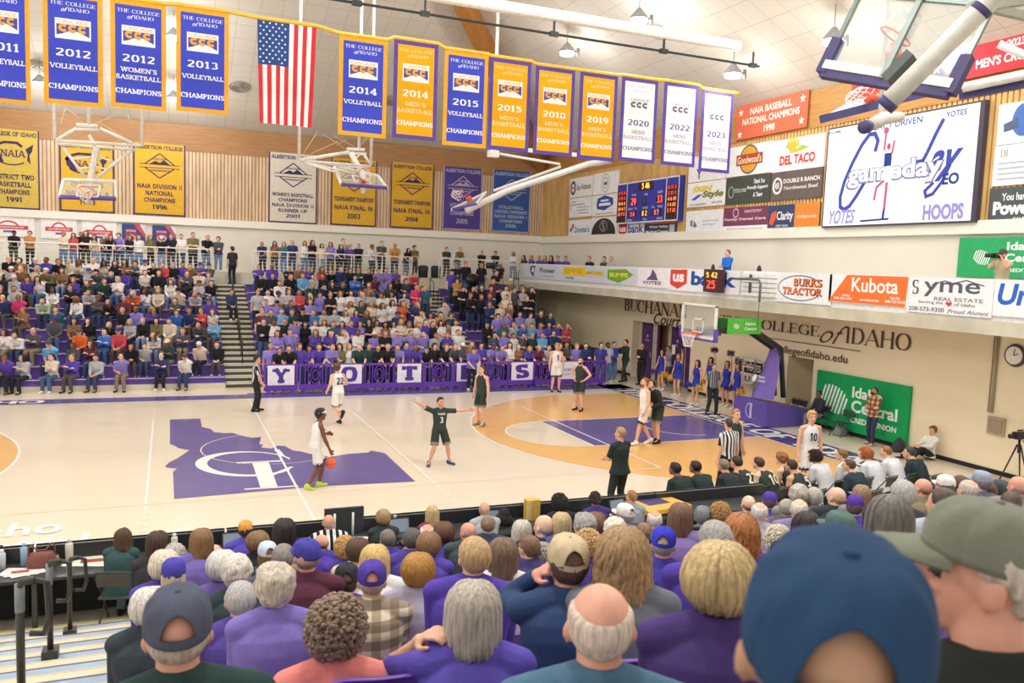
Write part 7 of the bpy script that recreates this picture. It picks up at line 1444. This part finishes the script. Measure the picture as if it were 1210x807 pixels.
w=MB(); w.use(m,True); w.loft([((0,0,0),(.17,0,0),(0,.06,0)),((0,0,.08),(.19,0,0),(0,.075,0)),((0,0,.19),(.15,0,0),(0,.05,0)),((0,0,.22),(.13,0,0),(0,.02,0))],20); w.build('body',t); w=MB(); w.use(m,True); w.tube([(-.15,0,.16),(-.15,0,.3),(-.12,0,.33),(-.05,0,.24),(.05,0,.24),(.12,0,.33),(.15,0,.3),(.15,0,.16)],.012,8); w.build('strap',t)
def papers(u,v,c,label,n=3,s=.2):
    p=tp(u,v); p.y=min(max(p.y,TY-.6),TY-.2); w=MB()
    for k in range(n): w.use(P(c)); a=.3*k-.3; w.obox((p.x+.05*k,p.y-.02*k,.783+.003*k),(math.cos(a),math.sin(a),0),(-math.sin(a),math.cos(a),0),(0,0,1),s,s*.7,.0015)
    w.use(P('B0483F')); w.obox((p.x+.02,p.y-.02,.783+.003*n),(1,0,0),(0,1,0),(0,0,1),s*.5,s*.2,.001); tag(w.build('papers'),label,'papers')
papers(22,676,'E6DEDC','scattered printed programmes at the left end of the table'); papers(47,664,'D9D5CE','small papers in front of the handbag',2,.12); papers(110,658,'E3EAD8','long pale green sign lying on the table by the seated woman',1,.32); papers(432,638,'F0F0EE','white score sheet right of the striped scorer',2,.2); papers(700,600,'D7DAE6','white papers before the announcer',3,.2); papers(405,640,'BFD9DE','pale blue sheet left of the score sheet',1,.15)
def laptop(u,v,label,rz=0,c='3A3C40'):
    p=tp(u,v); p.y=TY-.4; t=empty('laptop',p,rz,label,'laptop'); w=MB(); w.use(P(c,.4)).box(-.17,.17,-.12,.12,0.002,.02); w.build('keyboard_base',t)
    w=MB(); w.use(P(c,.4)); w.obox((0,.16,.12),(1,0,0),(0,.35,1),(0,1,-.35),.17,.12,.008); w.use(P('8FA0B4',.2)); w.obox((0,.15,.12),(1,0,0),(0,.35,1),(0,1,-.35),.15,.1,.006); w.build('screen',t)
laptop(275,640,'open laptop between the orange cap and the black-haired person'); laptop(470,628,'open laptop right of the bob-haired woman'); laptop(718,598,'open laptop beside the announcer',.2); laptop(570,612,'open laptop before the grey hoodie')
# monitor box and black electronics
t=empty('scoring_console',(0,0,0),0,'black upright scoring console with two white rods by the striped scorer','console'); p=tp(410,628,.9); 
w=MB(); w.use(P('3A3D40',.5)).box(p.x-.3,p.x+.3,TY-.1,TY-.04,.78,1.2); w.build('panel',t)
for dx in(-.16,.12): w=MB(); w.use(P('E9E9E9',.3),True); w.tube([(p.x+dx,TY-.16,.78),(p.x+dx,TY-.16,1.14)],.018,8); w.build('rod',t)
p=tp(627,597,1.0); w=MB(); w.use(P('D9B65A',.6)).box(p.x-.12,p.x+.12,TY-.25,TY-.1,.78,1.12); w.use(P('E9D48A',.6)); w.box(p.x-.13,p.x-.05,TY-.27,TY-.25,.8,1.1); tag(w.build('snack_box'),'upright yellow cardboard box on the scorer table','box')
p=tp(592,612,.9); w=MB(); w.use(P('2E2C30',.8),True)
for k,(dx,dz,r) in enumerate(((0,.1,.13),(-.1,.06,.1),(.1,.07,.1),(.03,.2,.1))): w.ell((p.x+dx,TY-.38,.78+dz),(r,r*.8,r),None,14,10)
tag(w.build('camera_bag'),'black camera bag on the table right of the grey hoodie','bag')
# equipment case with yellow top
p=onz(765,592,.85); t=empty('equipment_case',(p.x,p.y-.2,0),.15,'black studded equipment case with a yellow and purple top','case')
w=MB(); w.use(P('2E2E2E',.5)).box(-.5,.5,-.45,.45,0.03,.82); 
for k in range(14): w.use(P('C9C9B8',.3)); w.box(-.42+.13*(k%7),-.38+.13*(k%7),-.46,-.45,.25+.25*(k//7),.28+.25*(k//7))
w.build('body',t); w=MB(); w.use(P('E3AE52',.5)).box(-.5,.5,-.45,.45,.82,.9); w.use(P('4A3F78',.5)); w.box(-.25,.25,-.18,.2,.9,.902); w.build('lid',t)
# ---- near stand
NY0=-11.9; ND,NH=.84,.30
def nrow_z(j): return 0. if j<0 else NH*(j+1)
def nrow_y(j): return NY0-.42-ND*j
AX=-2.95  # right edge of the near aisle
w=MB(); w.use(mat('near_deck','BDB4A2',.7,.2,var=.08))
for j in range(14): w.box(AX,26,NY0-ND*(j+1),NY0-ND*j,-.02,nrow_z(j))
w.build('near_stand',kind='structure')
t=empty('aisle_stairs',(0,0,0),0,'near aisle stairs with blue-grey edges and a yellow bottom strip','stairs')
for k in range(26):
    z=.135*(k+1); y=-10.3-.42*k; w=MB(); w.use(mat('near_step','E3D3B4',.6,.2,var=.14,scale=8)); w.box(-8.,AX-.02,y-.44,y,z-.14,z); w.use(P('9EB0C6' if k%2 else 'D9CDB4',.5)); w.box(-8.,AX-.02,y-.24,y-.02,z,z+.006); w.use(P(('5E6670' if k%2 else 'CFC2A6') if k else 'D9D23A',.5)); w.box(-8.,AX-.02,y-.02,y+.004,z-.06,z+.008); w.build('step',t)
for i,(ub,vb,ut,vt,lb) in enumerate(((83,760,85,668,'farthest of the three black aisle posts'),(60,791,62,678,'middle of the three black aisle posts'),(26,850,26,697,'nearest of the three black aisle posts at the left'))):
    d=13.
    while True:
        a=C0+ray(ub,vb)*d
        if a.z>.3214*max(0,-10.3-a.y) or d<3: break
        d-=.02
    zt=0; t=empty('aisle_post',(a.x,a.y,0),0,lb,'handrail','black posts of the near aisle'); zb=max(0,.135*(math.floor((-10.3-a.y)/.42)+1))
    zt=zb+.96
    w=MB(); w.use(mat('post_dark','3A3B38',.4,.5),True); w.tube([(0,0,zb),(0,0,zt-.05),(.02,-.02,zt),(.10,-.05,zt+.02)],.028,10); w.build('post',t)
    w=MB(); w.use(mat('post_dark','3A3B38',.4,.5),True); w.tube([(.10,-.05,zt+.02),(.17,-.02,zt-.02),(.18,-.0,zt-.3),(.14,.05,zt-.42),(.05,.08,zt-.42)],.022,10); w.build('loop',t)
    w=MB(); w.use(P('8A9096',.3),True); w.tube([(0,0,zt-.22),(0,0,zt-.02)],.032,10); w.build('sleeve',t)
    w=MB(); w.use(mat('post_dark','3A3B38',.4,.5)); w.box(-.07,.07,-.07,.07,zb-.0,zb+.1); w.build('foot_block',t)
# left edge chair and bag
p=onz(10,700,.4); folding_chair((p.x-.15,p.y-1.7,0.16),.2,'metal folding chair cut off at the left edge','55504C')
p=onz(18,715,.0); w=MB(); w.use(P('2A2B2C',.8),True); w.ell((p.x+.1,p.y+.2,.32),(.42,.3,.34),None,20,14); w.ell((p.x+.35,p.y+.1,.22),(.25,.22,.24),None,16,10); tag(w.build('backpack'),'bulky black backpack under the left scorer table','bag')
# ---- seats
m_seat=mat('seat_purple','6B4AA6',.4,.4,var=.05); m_seatb=mat('seat_bracket','4A3A6A',.5,.3)
def seat_proto():
    t=empty('stadium_seat'); w=MB(); w.use(m_seat,True); vs=[];n=14;m=8
    for lay,off in((0,0),(1,.025)):
        for i in range(m+1):
            for j in range(n+1):
                s=-1+2*j/n; tt=i/m; wd=.235*(1-.10*tt**3)*(1 if i<m else .92)
                vs.append((s*wd,-.24-.08*tt+.05*s*s-off,.47+.28*tt-(.04*abs(s)**4 if i==m else 0)))
    L=(m+1)*(n+1); fs=[]
    for i in range(m):
        for j in range(n): q=(i*(n+1)+j,i*(n+1)+j+1,(i+1)*(n+1)+j+1,(i+1)*(n+1)+j); fs+= [q[::-1],tuple(x+L for x in q)]
    for j in range(n): fs+=[(m*(n+1)+j,m*(n+1)+j+1,m*(n+1)+j+1+L,m*(n+1)+j+L),(j,j+L,j+1+L,j+1)]
    for i in range(m): fs+=[(i*(n+1),(i+1)*(n+1),(i+1)*(n+1)+L,i*(n+1)+L),(i*(n+1)+n,i*(n+1)+n+L,(i+1)*(n+1)+n+L,(i+1)*(n+1)+n)]
    w.add(vs,fs); w.build('backrest',t)
    w=MB(); w.use(m_seat,True); w.loft([((0,-.02,.40),(.22,0,0),(0,.21,0)),((0,-.02,.42),(.235,0,0),(0,.225,0)),((0,-.02,.435),(.22,0,0),(0,.21,0))],20); w.build('seat',t)
    for s in(-.2,.2): w=MB(); w.use(m_seatb); w.box(s-.02,s+.02,-.22,.0,0,.41); w.build('leg',t)
    return t
SEAT=[None]
def seat(loc,rz,label):
    if SEAT[0] is None: SEAT[0]=seat_proto(); t=SEAT[0]
    else: t=copy_tree(SEAT[0])
    t.location=loc; t.rotation_euler=(0,0,rz); tag(t,label,'seat','purple plastic seats of the near stand'); return t
# ---- near people
for f in(0,1):
    s='f' if f else ''
    POSES['nA'+s]=sitp(neck=.155,shrug=.012,trap=.018,fem=f,vox=.010,wf=1.1,turn=0,lean=.1,hunch=.3,sleeve='long'); POSES['nB'+s]=sitp(neck=.155,shrug=.012,trap=.018,fem=f,vox=.010,wf=1.15,turn=.35,lean=.14,hunch=.3,sleeve='long'); POSES['nC'+s]=sitp(neck=.155,shrug=.012,trap=.018,fem=f,vox=.010,wf=1.12,turn=-.3,lean=.1,hunch=.3,sleeve='short'); POSES['nD'+s]=sitp(neck=.155,shrug=.012,trap=.018,fem=f,vox=.010,wf=1.08,turn=.75,lean=.12,hunch=.25,sleeve='long')
POSES['hairhand']=sitp(neck=.155,shrug=.012,trap=.018,fem=1,vox=.007,wf=1.1,lean=.1,hunch=.3,sleeve='short',lh=(-.20,.15,1.05),rh=(.1,.33,.62),le=(-.35,.1,-1),turn=.05,grip=.7,palm=((.6,-.4,.3),(0,0,-1)))
POSES['sidehand']=sitp(neck=.155,shrug=.012,trap=.018,vox=.008,wf=1.1,lean=.14,hunch=.3,sleeve='long',lh=(-.13,.22,1.10),rh=(.1,.33,.62),le=(-.6,.4,-1),turn=.15,grip=.9,palm=((.6,-.4,.3),(0,0,-1)))
POSES['profile']=sitp(neck=.185,shrug=.01,trap=.012,vox=.0065,wf=1.15,lean=.06,hunch=.25,sleeve='long',turn=1.1,nod=-.02)
POSES['capnear']=sitp(neck=.155,shrug=.012,trap=.018,vox=.008,wf=1.1,lean=.10,hunch=.3,sleeve='short',turn=.08,nod=-.05,tilt=.05)
NEARN=[0]
def near(u,v,w,key,label,hair=None,top='5B48A8',skin='E4B59A',cap=None,topm=None,hw=.19,seatq=True,rz=None,topname='shirt',hs=1.,d=None,extra=None,sx=1.1):
    d=d or 972*hw/w; p=C0+ray(u,v)*d; rnd=random.Random(int(u*7+v))
    rz=-(.397+math.atan((u-605)/FPX))*.95+rnd.uniform(-.1,.1) if rz is None else rz
    F=figure(key); hc=F['HM'].translation; ch=hc.z+.124*hs+(.026 if cap else (.012 if hair and hair[0] not in('bald','fringe','thin','crop') else .004))+(.03 if hair and hair[0] in('curly','afro') and not cap else 0)
    j=round((NY0-.42-(p.y-.12))/ND)
    if p.z<1.5 or j<0: p=onz(u,v,ch); base=0.; s=1.0
    else:
        base=nrow_z(j); s=(p.z-base)/ch; s=min(1.1,max(.92,s)); base=p.z-ch*s
    hx=Matrix.Rotation(rz,3,'Z')@Vector((hc.x,hc.y,0))*s
    loc=(p.x-hx.x*sx,p.y-hx.y*sx,base)
    o=person(key,loc,rz,label,None,skin,hair,top,'3A4256','3A3836',cap,s,topm,sx=sx,topname=topname,hs=hs)
    sl=' '.join(label.split()[:11])
    if seatq and base>.05: seat((loc[0],loc[1],base),rz*.6,'purple plastic seat under the '+sl)
    elif seatq: folding_chair((loc[0],loc[1],.04 if p.y>-11.7 else max(0,base)),rz,'dark folding chair under the '+sl,'35363A')
    return o
T=Matrix.Translation; RX=lambda a:Matrix.Rotation(a,4,'X')
# front rows, largest first
near(992,623,228,'capnear','large head in navy blue cap closest to the camera',None,'33445E','C99A7C',('open','2B4566',T((0,.0,-.006))@RX(.16)),hw=.20,rz=-.74,d=.82,seatq=False)
near(1170,588,150,'profile','elderly person in olive cap seen in profile at the right edge',('short','C9BEB4',2),'2E3230','DDA08A',('solid','7F8272',T((0,.004,-.004))@RX(.05)),d=1.42,rz=-.35,topname='jacket',seatq=False)
near(711,688,82,'nA','bald person with denim-blue collar in the lower middle',('bald','D9C6B8',2),'4F7088','E0A48C',hw=.172,rz=-.4)
near(210,693,80,'nA','person in charcoal cap and dark green fleece at the lower left',('fringe','B9A898',1),'2F4442','DDA08A',('open','54586A',RX(.10)),hw=.185,topname='fleece')
near(852,642,80,'nAf','blond bob-haired woman in dark purple left of the navy cap',('bob','C9AE7C',2),'4C3A74','E0AE92',hw=.205,rz=-.6)
near(560,685,64,'hairhand','silver straight-haired woman in purple shirt touching her hair',('mid','B9AFA2',3),'5F52B0','E0AE92',hw=.20)
near(399,701,78,'nCf','curly grey-brown haired woman in coral shirt',('curly','8A7462',6),'E88A80','E0AE92',hw=.25)
near(739,623,70,'nCf','long curly light-brown haired woman in grey shirt',('wavy','A8875E',7),'6F737C','E4B59A',hw=.25,hs=1.08)
near(672,632,52,'sidehand','person in tan trucker cap and navy jacket with raised hand',('short','5A4636',4),'34486E','DDA08A',('open','CDBB98',RX(.06)),hw=.19,rz=-.35,topname='jacket')
near(325,667,48,'nAf','woman with tousled grey hair in lavender sweater',('messy','C9BFAE',8),'8273C0','E4B59A',hw=.205,topname='sweater')
near(284,686,37,'nAf','short grey-haired person in dark purple quilted jacket',('short','B9B6B4',5),'5A4A9A','E0AE92',hw=.185,topname='jacket')
near(440,663,36,'nA','person in purple cap and brown plaid shirt',('fringe','A89A8C',3),'9A8A72','E0A48C',('open','53409E'),topm=m_pl2,hw=.19)
near(410,666,31,'nA','person in black mesh cap beside the purple cap',('short','5A4636',2),'5F4AA0','E0A48C',('open','35363C'),hw=.19)
near(561,633,40,'nB','sandy-haired person in purple hoodie, middle of the crowd',('short','C0A070',6),'5844A8','E4B59A',hw=.182,topname='hoodie')
near(363,637,32,'nA','person in royal purple cap and maroon sweater',('fringe','8A8078',2),'5E3444','E0A48C',('solid','4A46A0',Matrix.Rotation(.5,4,'Z')),hw=.19,topname='sweater')
near(495,654,37,'nAf','woman with short orange-brown hair in pale grey top',('bob','B5843E',6),'B9B4CC','E4B59A',hw=.205)
near(443,643,29,'nAf','woman with long golden-blond hair in white top',('mid','DAB878',4),'E6E4E4','EBC2A8',hw=.19)
near(279,657,33,'nAf','white-haired person in dark green vest over purple',('messy','D9D2C6',5),'3A4A4C','E4B59A',hw=.19,topname='vest')
near(263,651,28,'nAf','white long-bobbed woman in mauve top behind the green vest',('bob','DDD8D0',7),'7A68A8','E4B59A',hw=.195)
near(785,623,31,'nA','person in bright blue cap and purple shirt',('thin','A89A8C',1),'4A40A0','E0A48C',('open','3C3FC0'),hw=.19)
near(846,614,38,'nB','short grey-haired person in purple shirt behind the blond bob',('short','A4A19C',7),'5240A0','DDA08A',hw=.175)
near(177,695,38,'nAf','white-haired person in grey vest left of the charcoal cap',('bob','DAD6CE',8),'3E4650','E4B59A',hw=.19,topname='vest')
near(595,635,34,'nAf','woman with long straight brown hair in white top',('long','7A6450',8),'E4E0E2','E4B59A',hw=.195)
near(640,640,27,'nDf','grey curly-haired person in purple jacket turned left',('curly','B5AFA4',9),'5A44A4','E0AE92',hw=.20,topname='jacket')
near(625,631,24,'nD','brown short-haired boy in dark purple',('short','7A5E48',8),'4C4478','E4B59A',hw=.175)
near(695,624,27,'nDf','woman with strawberry-blond curls near the middle',('curly','D4AE7C',10),'5A4AA0','E4B59A',hw=.20)
near(205,660,29,'nAf','person in purple cap with blond hair below it',('undercap','D8C8A4',9),'5540A8','E4B59A',('solid','4C46A4'),hw=.19)
near(194,651,27,'nAf','white-blond haired person in purple shirt at left',('bob','DAD0BC',9),'5848A8','E4B59A',hw=.19)
near(877,607,42,'nAf','woman with long wavy auburn hair',('wavy','B0713E',11),'6A5AA0','E4B59A',hw=.24,hs=1.05)
near(994,604,34,'nD','person in grey-green trucker cap with white mesh',('short','6A5444',3),'5A6A6A','E0A48C',('solid','5A736C'),hw=.19)
near(953,604,31,'nDf','dark-haired person in profile beside the trucker cap',('mid','2E2624',10),'3A3A40','DDA08A',hw=.195)
near(921,619,28,'nAf','person with tight white curls behind the navy cap',('curly','D6CCB8',12),'8A7AB0','E4B59A',hw=.20)
near(1049,584,50,'nDf','woman with long grey-black hair and glasses',('long','6F6964',12),'4A4A52','E0AE92',hw=.22,hs=1.08)
near(1115,576,31,'nD','dark short-haired person in light grey hoodie turned left',('crop','4A4038',4),'B4BAC6','DDA08A',hw=.175,topname='hoodie')
near(1068,566,24,'nB','grey-haired person in dark jacket right of centre',('short','B0AEAC',9),'3E4046','E0A48C',hw=.18,topname='jacket')
rest="""205,641,20,nAf,curly,CFC9C0,9A8FB8|grey curly-haired person among the long-haired people
186,627,20,nAf,long,4A3226,3A3A40|woman with long dark-brown hair and black top
238,624,20,nAf,long,8A6848,7A6AB8|woman with long brown hair and lavender top
254,643,19,nA,bald,CFC4BA,5A6A66|bald person in grey and green vest
336,612,20,nAf,long,2E2626,5844A8|woman with long black hair in purple
458,625,19,nB,short,7A746C,4F45A4|grey-haired person in blue-purple jacket
304,628,19,nBf,bob,8A6A4A,2E3036|person with short brown bob in black
335,642,24,nA,short,8A847C,5A5A66|short grey-haired person before the purple cap
343,656,22,nA,short,C8A878,C0A890|small sandy-haired child among the purple shirts
380,631,17,nB,fringe,6A5040,5844A8|balding brown-haired person in purple
408,632,20,nAf,curly,C8A064,5B48A8|person with curly golden hair in purple
423,636,24,nAf,bob,5A4030,D9C79A|woman with dark-brown bob and yellow strap
487,623,20,nA,short,5A5652,584A9C|dark grey-haired person in purple sweater
505,619,19,nA,thin,DAD4CA,8A84A0|white-haired person in the middle rows
507,629,22,nAf,bob,8A6848,5B48A8|woman with brown bob in purple
525,617,19,nAf,bob,6A4836,5848A0|woman with reddish-brown bob
553,617,20,nD,fringe,8A857C,4A5456|grey-haired person in dark top turned left
577,609,17,nA,crop,8A7662,3E4660|person with cropped brown-grey hair in navy
617,614,20,nAf,mid,CFC8BC,4E4488|woman with long white hair
643,608,21,nD,fringe,A8A098,3A3E4A|balding person in black seen in profile
664,605,21,nAf,mid,CDB58A,7A70A8|blond woman facing the court in the middle
690,607,22,nD,messy,A8A49C,4E4884|grey-haired person looking left by the announcer
704,606,20,nAf,bob,7A5440,5B48A8|woman with chestnut bob behind the announcer
739,595,19,nD,thin,B0A8A0,9A9AA8|person in white cap right of the announcer
727,612,24,nAf,messy,DDD6CC,9A94B0|white-haired person in the middle right
774,603,19,nA,thin,DED8D2,8A7FB0|bald white-haired person by the handrail
761,617,20,nA,short,8A6C50,8C8C98|brown-haired boy in grey
805,594,24,nAf,long,7A5A48,8A78B4|woman with long brown hair and lavender shirt
831,598,20,nA,short,7A7670,8FA0B8|person in grey cap behind the handrail
852,592,20,nAf,curly,B58A54,8A7A98|person with curly golden-brown hair by the bench
885,585,19,nB,fringe,8A6A50,8C8478|balding brown-haired person behind the bench
898,593,22,nA,thin,DCD6CE,B0A8B4|white-haired person behind the auburn-haired woman
910,581,17,nA,short,6A5A50,5444A4|person in purple cap and purple jacket
930,589,19,nA,short,A8A29A,6A6A74|grey-haired person behind number 24
945,589,22,nA,thin,D8D2CA,8F86B0|white-haired person right of the purple cap
945,573,18,nA,messy,B8B0A4,8A8F94|grey-haired person close to the bench
963,575,18,nA,short,B4AEA6,9AA0A6|grey-haired person in grey jacket near the bench
989,575,19,nD,fringe,C9A070,3A4246|balding tan-skinned person in dark top near the bench
1011,585,21,nA,short,6A5A50,5A46A8|person in purple beanie behind the grey cap
1019,573,20,nAf,mid,9A8064,8A8A8C|person with long brown-grey hair near the bench
1091,565,18,nD,fringe,9A7050,8A8468|balding person right of the bench turned left
1118,561,18,nD,short,7A6A5A,8C8C90|person in white cap at the right of the bench
1135,561,18,nD,short,5A4636,4A4A4E|dark-brown haired person right of the white cap
1144,566,22,nD,thin,CFC8C0,5A46A0|white-haired person in purple behind the olive cap
1161,556,21,nD,short,8A8480,6A7486|person in grey cap at the right edge rows
1171,570,20,nAf,bun,6A4E3A,55504C|person with brown bun at the right edge rows
1183,567,20,nD,short,4A4A52,3C3E46|person in dark cap at the right edge rows
1204,562,22,nD,fringe,A8968A,8A8A8E|grey-haired person cut off by the right edge
1196,580,24,nA,short,5A4A40,3E4248|dark-haired person in front of the right edge rows"""
capd={739:('open','E9E6E2'),831:('solid','7C8288'),910:('solid','53409E'),1011:('beanie','5A3A9A'),1118:('solid','E6E2DC'),1161:('solid','9AA4B4'),1183:('solid','4A5058')}
for i,l in enumerate(rest.split('\n')):
    a,lb=l.split('|'); u,v,w,key,hs_,hc,tc=a.split(','); u=float(u); near(u,float(v),float(w),key,lb,(hs_,hc,20+i%4),tc,random.Random(i).choice(['E4B59A','E0A48C','EBC2A8']),capd.get(int(u)),hw=.19)
near(316,640,21,'nBf','person in white and blue cap over curly brown hair',('undercap','7A5A3C',13),'3A4A48','E4B59A',('open','C9D4E6'),hw=.19)
near(290,615,18,'nA','person in mustard cap and purple hoodie with yellow emblem',('short','4A3A30',3),'5B4FB4','8A5C44',('beanie','DDA04E'),hw=.19,topname='hoodie')
# at the scorer table
def desk(u,v,key,label,rz=-.05,**k):
    p=onz(u,v,1.285); hx=.12; o=person(key,(p.x,min(p.y-.12,TY-.85),0),rz,label,**k); folding_chair((p.x,min(p.y-.12,TY-.85),.04),rz,'dark folding chair under the '+' '.join(label.split()[:11]),'33353A'); return o
desk(384,604,'nA','scorer in black and white striped shirt at the table',topm=m_str3,hair=('fringe','B4A79A',2),sx=1.08,skin='DDA08A')
desk(448,600,'nAf','woman with light-brown bob and black vest at the scorer table',top='3A4440',hair=('bob','A88C64',14),topname='vest')
desk(504,594,'nAf','woman with long blond hair in maroon at the scorer table',top='8A3A5A',hair=('long','C8AE80',15))
desk(559,585,'nA','bald person in light grey hoodie at the scorer table',top='B6BAC2',hair=('bald','C9A890',3),topname='hoodie',skin='E0A48C')
desk(661,589,'nA','person with big black afro at the scorer table',top='3A3A42',hair=('afro','26221F',16),skin='7A4E38')
desk(736,578,'nD','short reddish-haired person in grey at the table end',top='9AA0AC',hair=('crop','A8784E',3),rz=-.5)
o=desk(690,577,'nA','announcer in dark cap and purple shirt wearing headphones',top='4A3E80',hair=('short','4A3A2C',2),cap=('solid','3A3632'),skin='C98F70')
hp=MB(); hp.use(P('2C2C30',.5),True); 
for s in(-1,1): hp.ell((s*.088,-.005,-.005),(.022,.036,.042),None,12,8)
hp.tube([(.09*math.cos(a),-.005,.02+.135*math.sin(a)) for a in [PI*i/14 for i in range(15)]],.008,6); q=hp.build('headphones',o); q.matrix_local=FIG['nA']['HM']
# woman on the folding chair at the left
p=onz(142,624,1.29); o=person('nDf',(p.x,p.y-.25,0),-.25,'woman with long wavy brown ponytail and teal top on a folding chair',None,'E0AE92',('wavy','5A4434',17),'3F5A5C','6F8CA8','2E2E30',None,1.0,topname='sweater'); folding_chair((p.x,p.y-.25,.04),-.25,'grey folding chair of the woman in teal at the left','57544F')
# empty seats that show between people
for (u,v,d,lb) in ((335,785,2.6,'purple seat back at the bottom left of centre'),(470,765,2.9,'purple seat back right of the coral shirt'),(800,740,2.75,'purple seat back before the dark purple sweater')):
    p=C0+ray(u,v)*d; seat((p.x,p.y+.34,p.z-.86),-.15,lb)
# rail beside the middle rows
p0=C0+ray(770,633)*8.6; p1=C0+ray(830,628)*8.3
t=empty('handrail',(0,0,0),0,'black tube handrail in the middle of the near crowd','handrail'); w=MB(); w.use(m_blk,True); w.tube([p0+Vector((0,0,-.7)),p0,p0+Vector((.05,0,.04)),p1+Vector((-.04,0,.04)),p1,p1+Vector((0,0,-.7))],.025,8); w.build('rail',t)
# ------------------------------------------------------------------ the farthest bench rows: one crowd object
def merge_crowd(keep=300):
    n=sum(1 for o in COL.objects if o.get('category')=='person'); CROWD.sort(key=lambda q:(-q[0],q[1])); L=[o for _,_,o in CROWD[:max(0,n-keep)]]
    if not L: return
    V=[];LV=[];LS=[];MI=[];mats=[];mi={};nv=0
    bpy.context.view_layer.update()
    for root in L:
        for o in [root]+list(root.children):
            me=o.data; a=np.empty(len(me.vertices)*3,np.float32); me.vertices.foreach_get('co',a); a=a.reshape(-1,3)
            mw=np.array(o.matrix_world); V.append((a@mw[:3,:3].T+mw[:3,3]).astype(np.float32))
            l=np.empty(len(me.loops),np.int32); me.loops.foreach_get('vertex_index',l); LV.append(l+nv); nv+=len(a)
            t=np.empty(len(me.polygons),np.int32); me.polygons.foreach_get('loop_total',t); LS.append(t)
            m=np.empty(len(me.polygons),np.int32); me.polygons.foreach_get('material_index',m); mp=[]
            for sl in o.material_slots:
                if sl.material.name not in mi: mi[sl.material.name]=len(mats); mats.append(sl.material)
                mp.append(mi[sl.material.name])
            MI.append(np.array(mp,np.int32)[m])
        for o in list(root.children)+[root]: bpy.data.objects.remove(o)
    V=np.concatenate(V);LV=np.concatenate(LV);LS=np.concatenate(LS);MI=np.concatenate(MI)
    me=bpy.data.meshes.new('crowd'); me.vertices.add(len(V)); me.vertices.foreach_set('co',V.ravel()); me.loops.add(len(LV)); me.loops.foreach_set('vertex_index',LV)
    me.polygons.add(len(LS)); st=np.concatenate(([0],np.cumsum(LS)[:-1])).astype(np.int32); me.polygons.foreach_set('loop_start',st)
    for m in mats: me.materials.append(m)
    me.update(calc_edges=True); me.polygons.foreach_set('material_index',MI); me.polygons.foreach_set('use_smooth',np.ones(len(LS),bool)); me.update()
    o=bpy.data.objects.new('crowd',me); COL.objects.link(o); tag(o,'distant spectators packed into the upper rows of the far bleachers','crowd',None,'stuff')
merge_crowd(300)
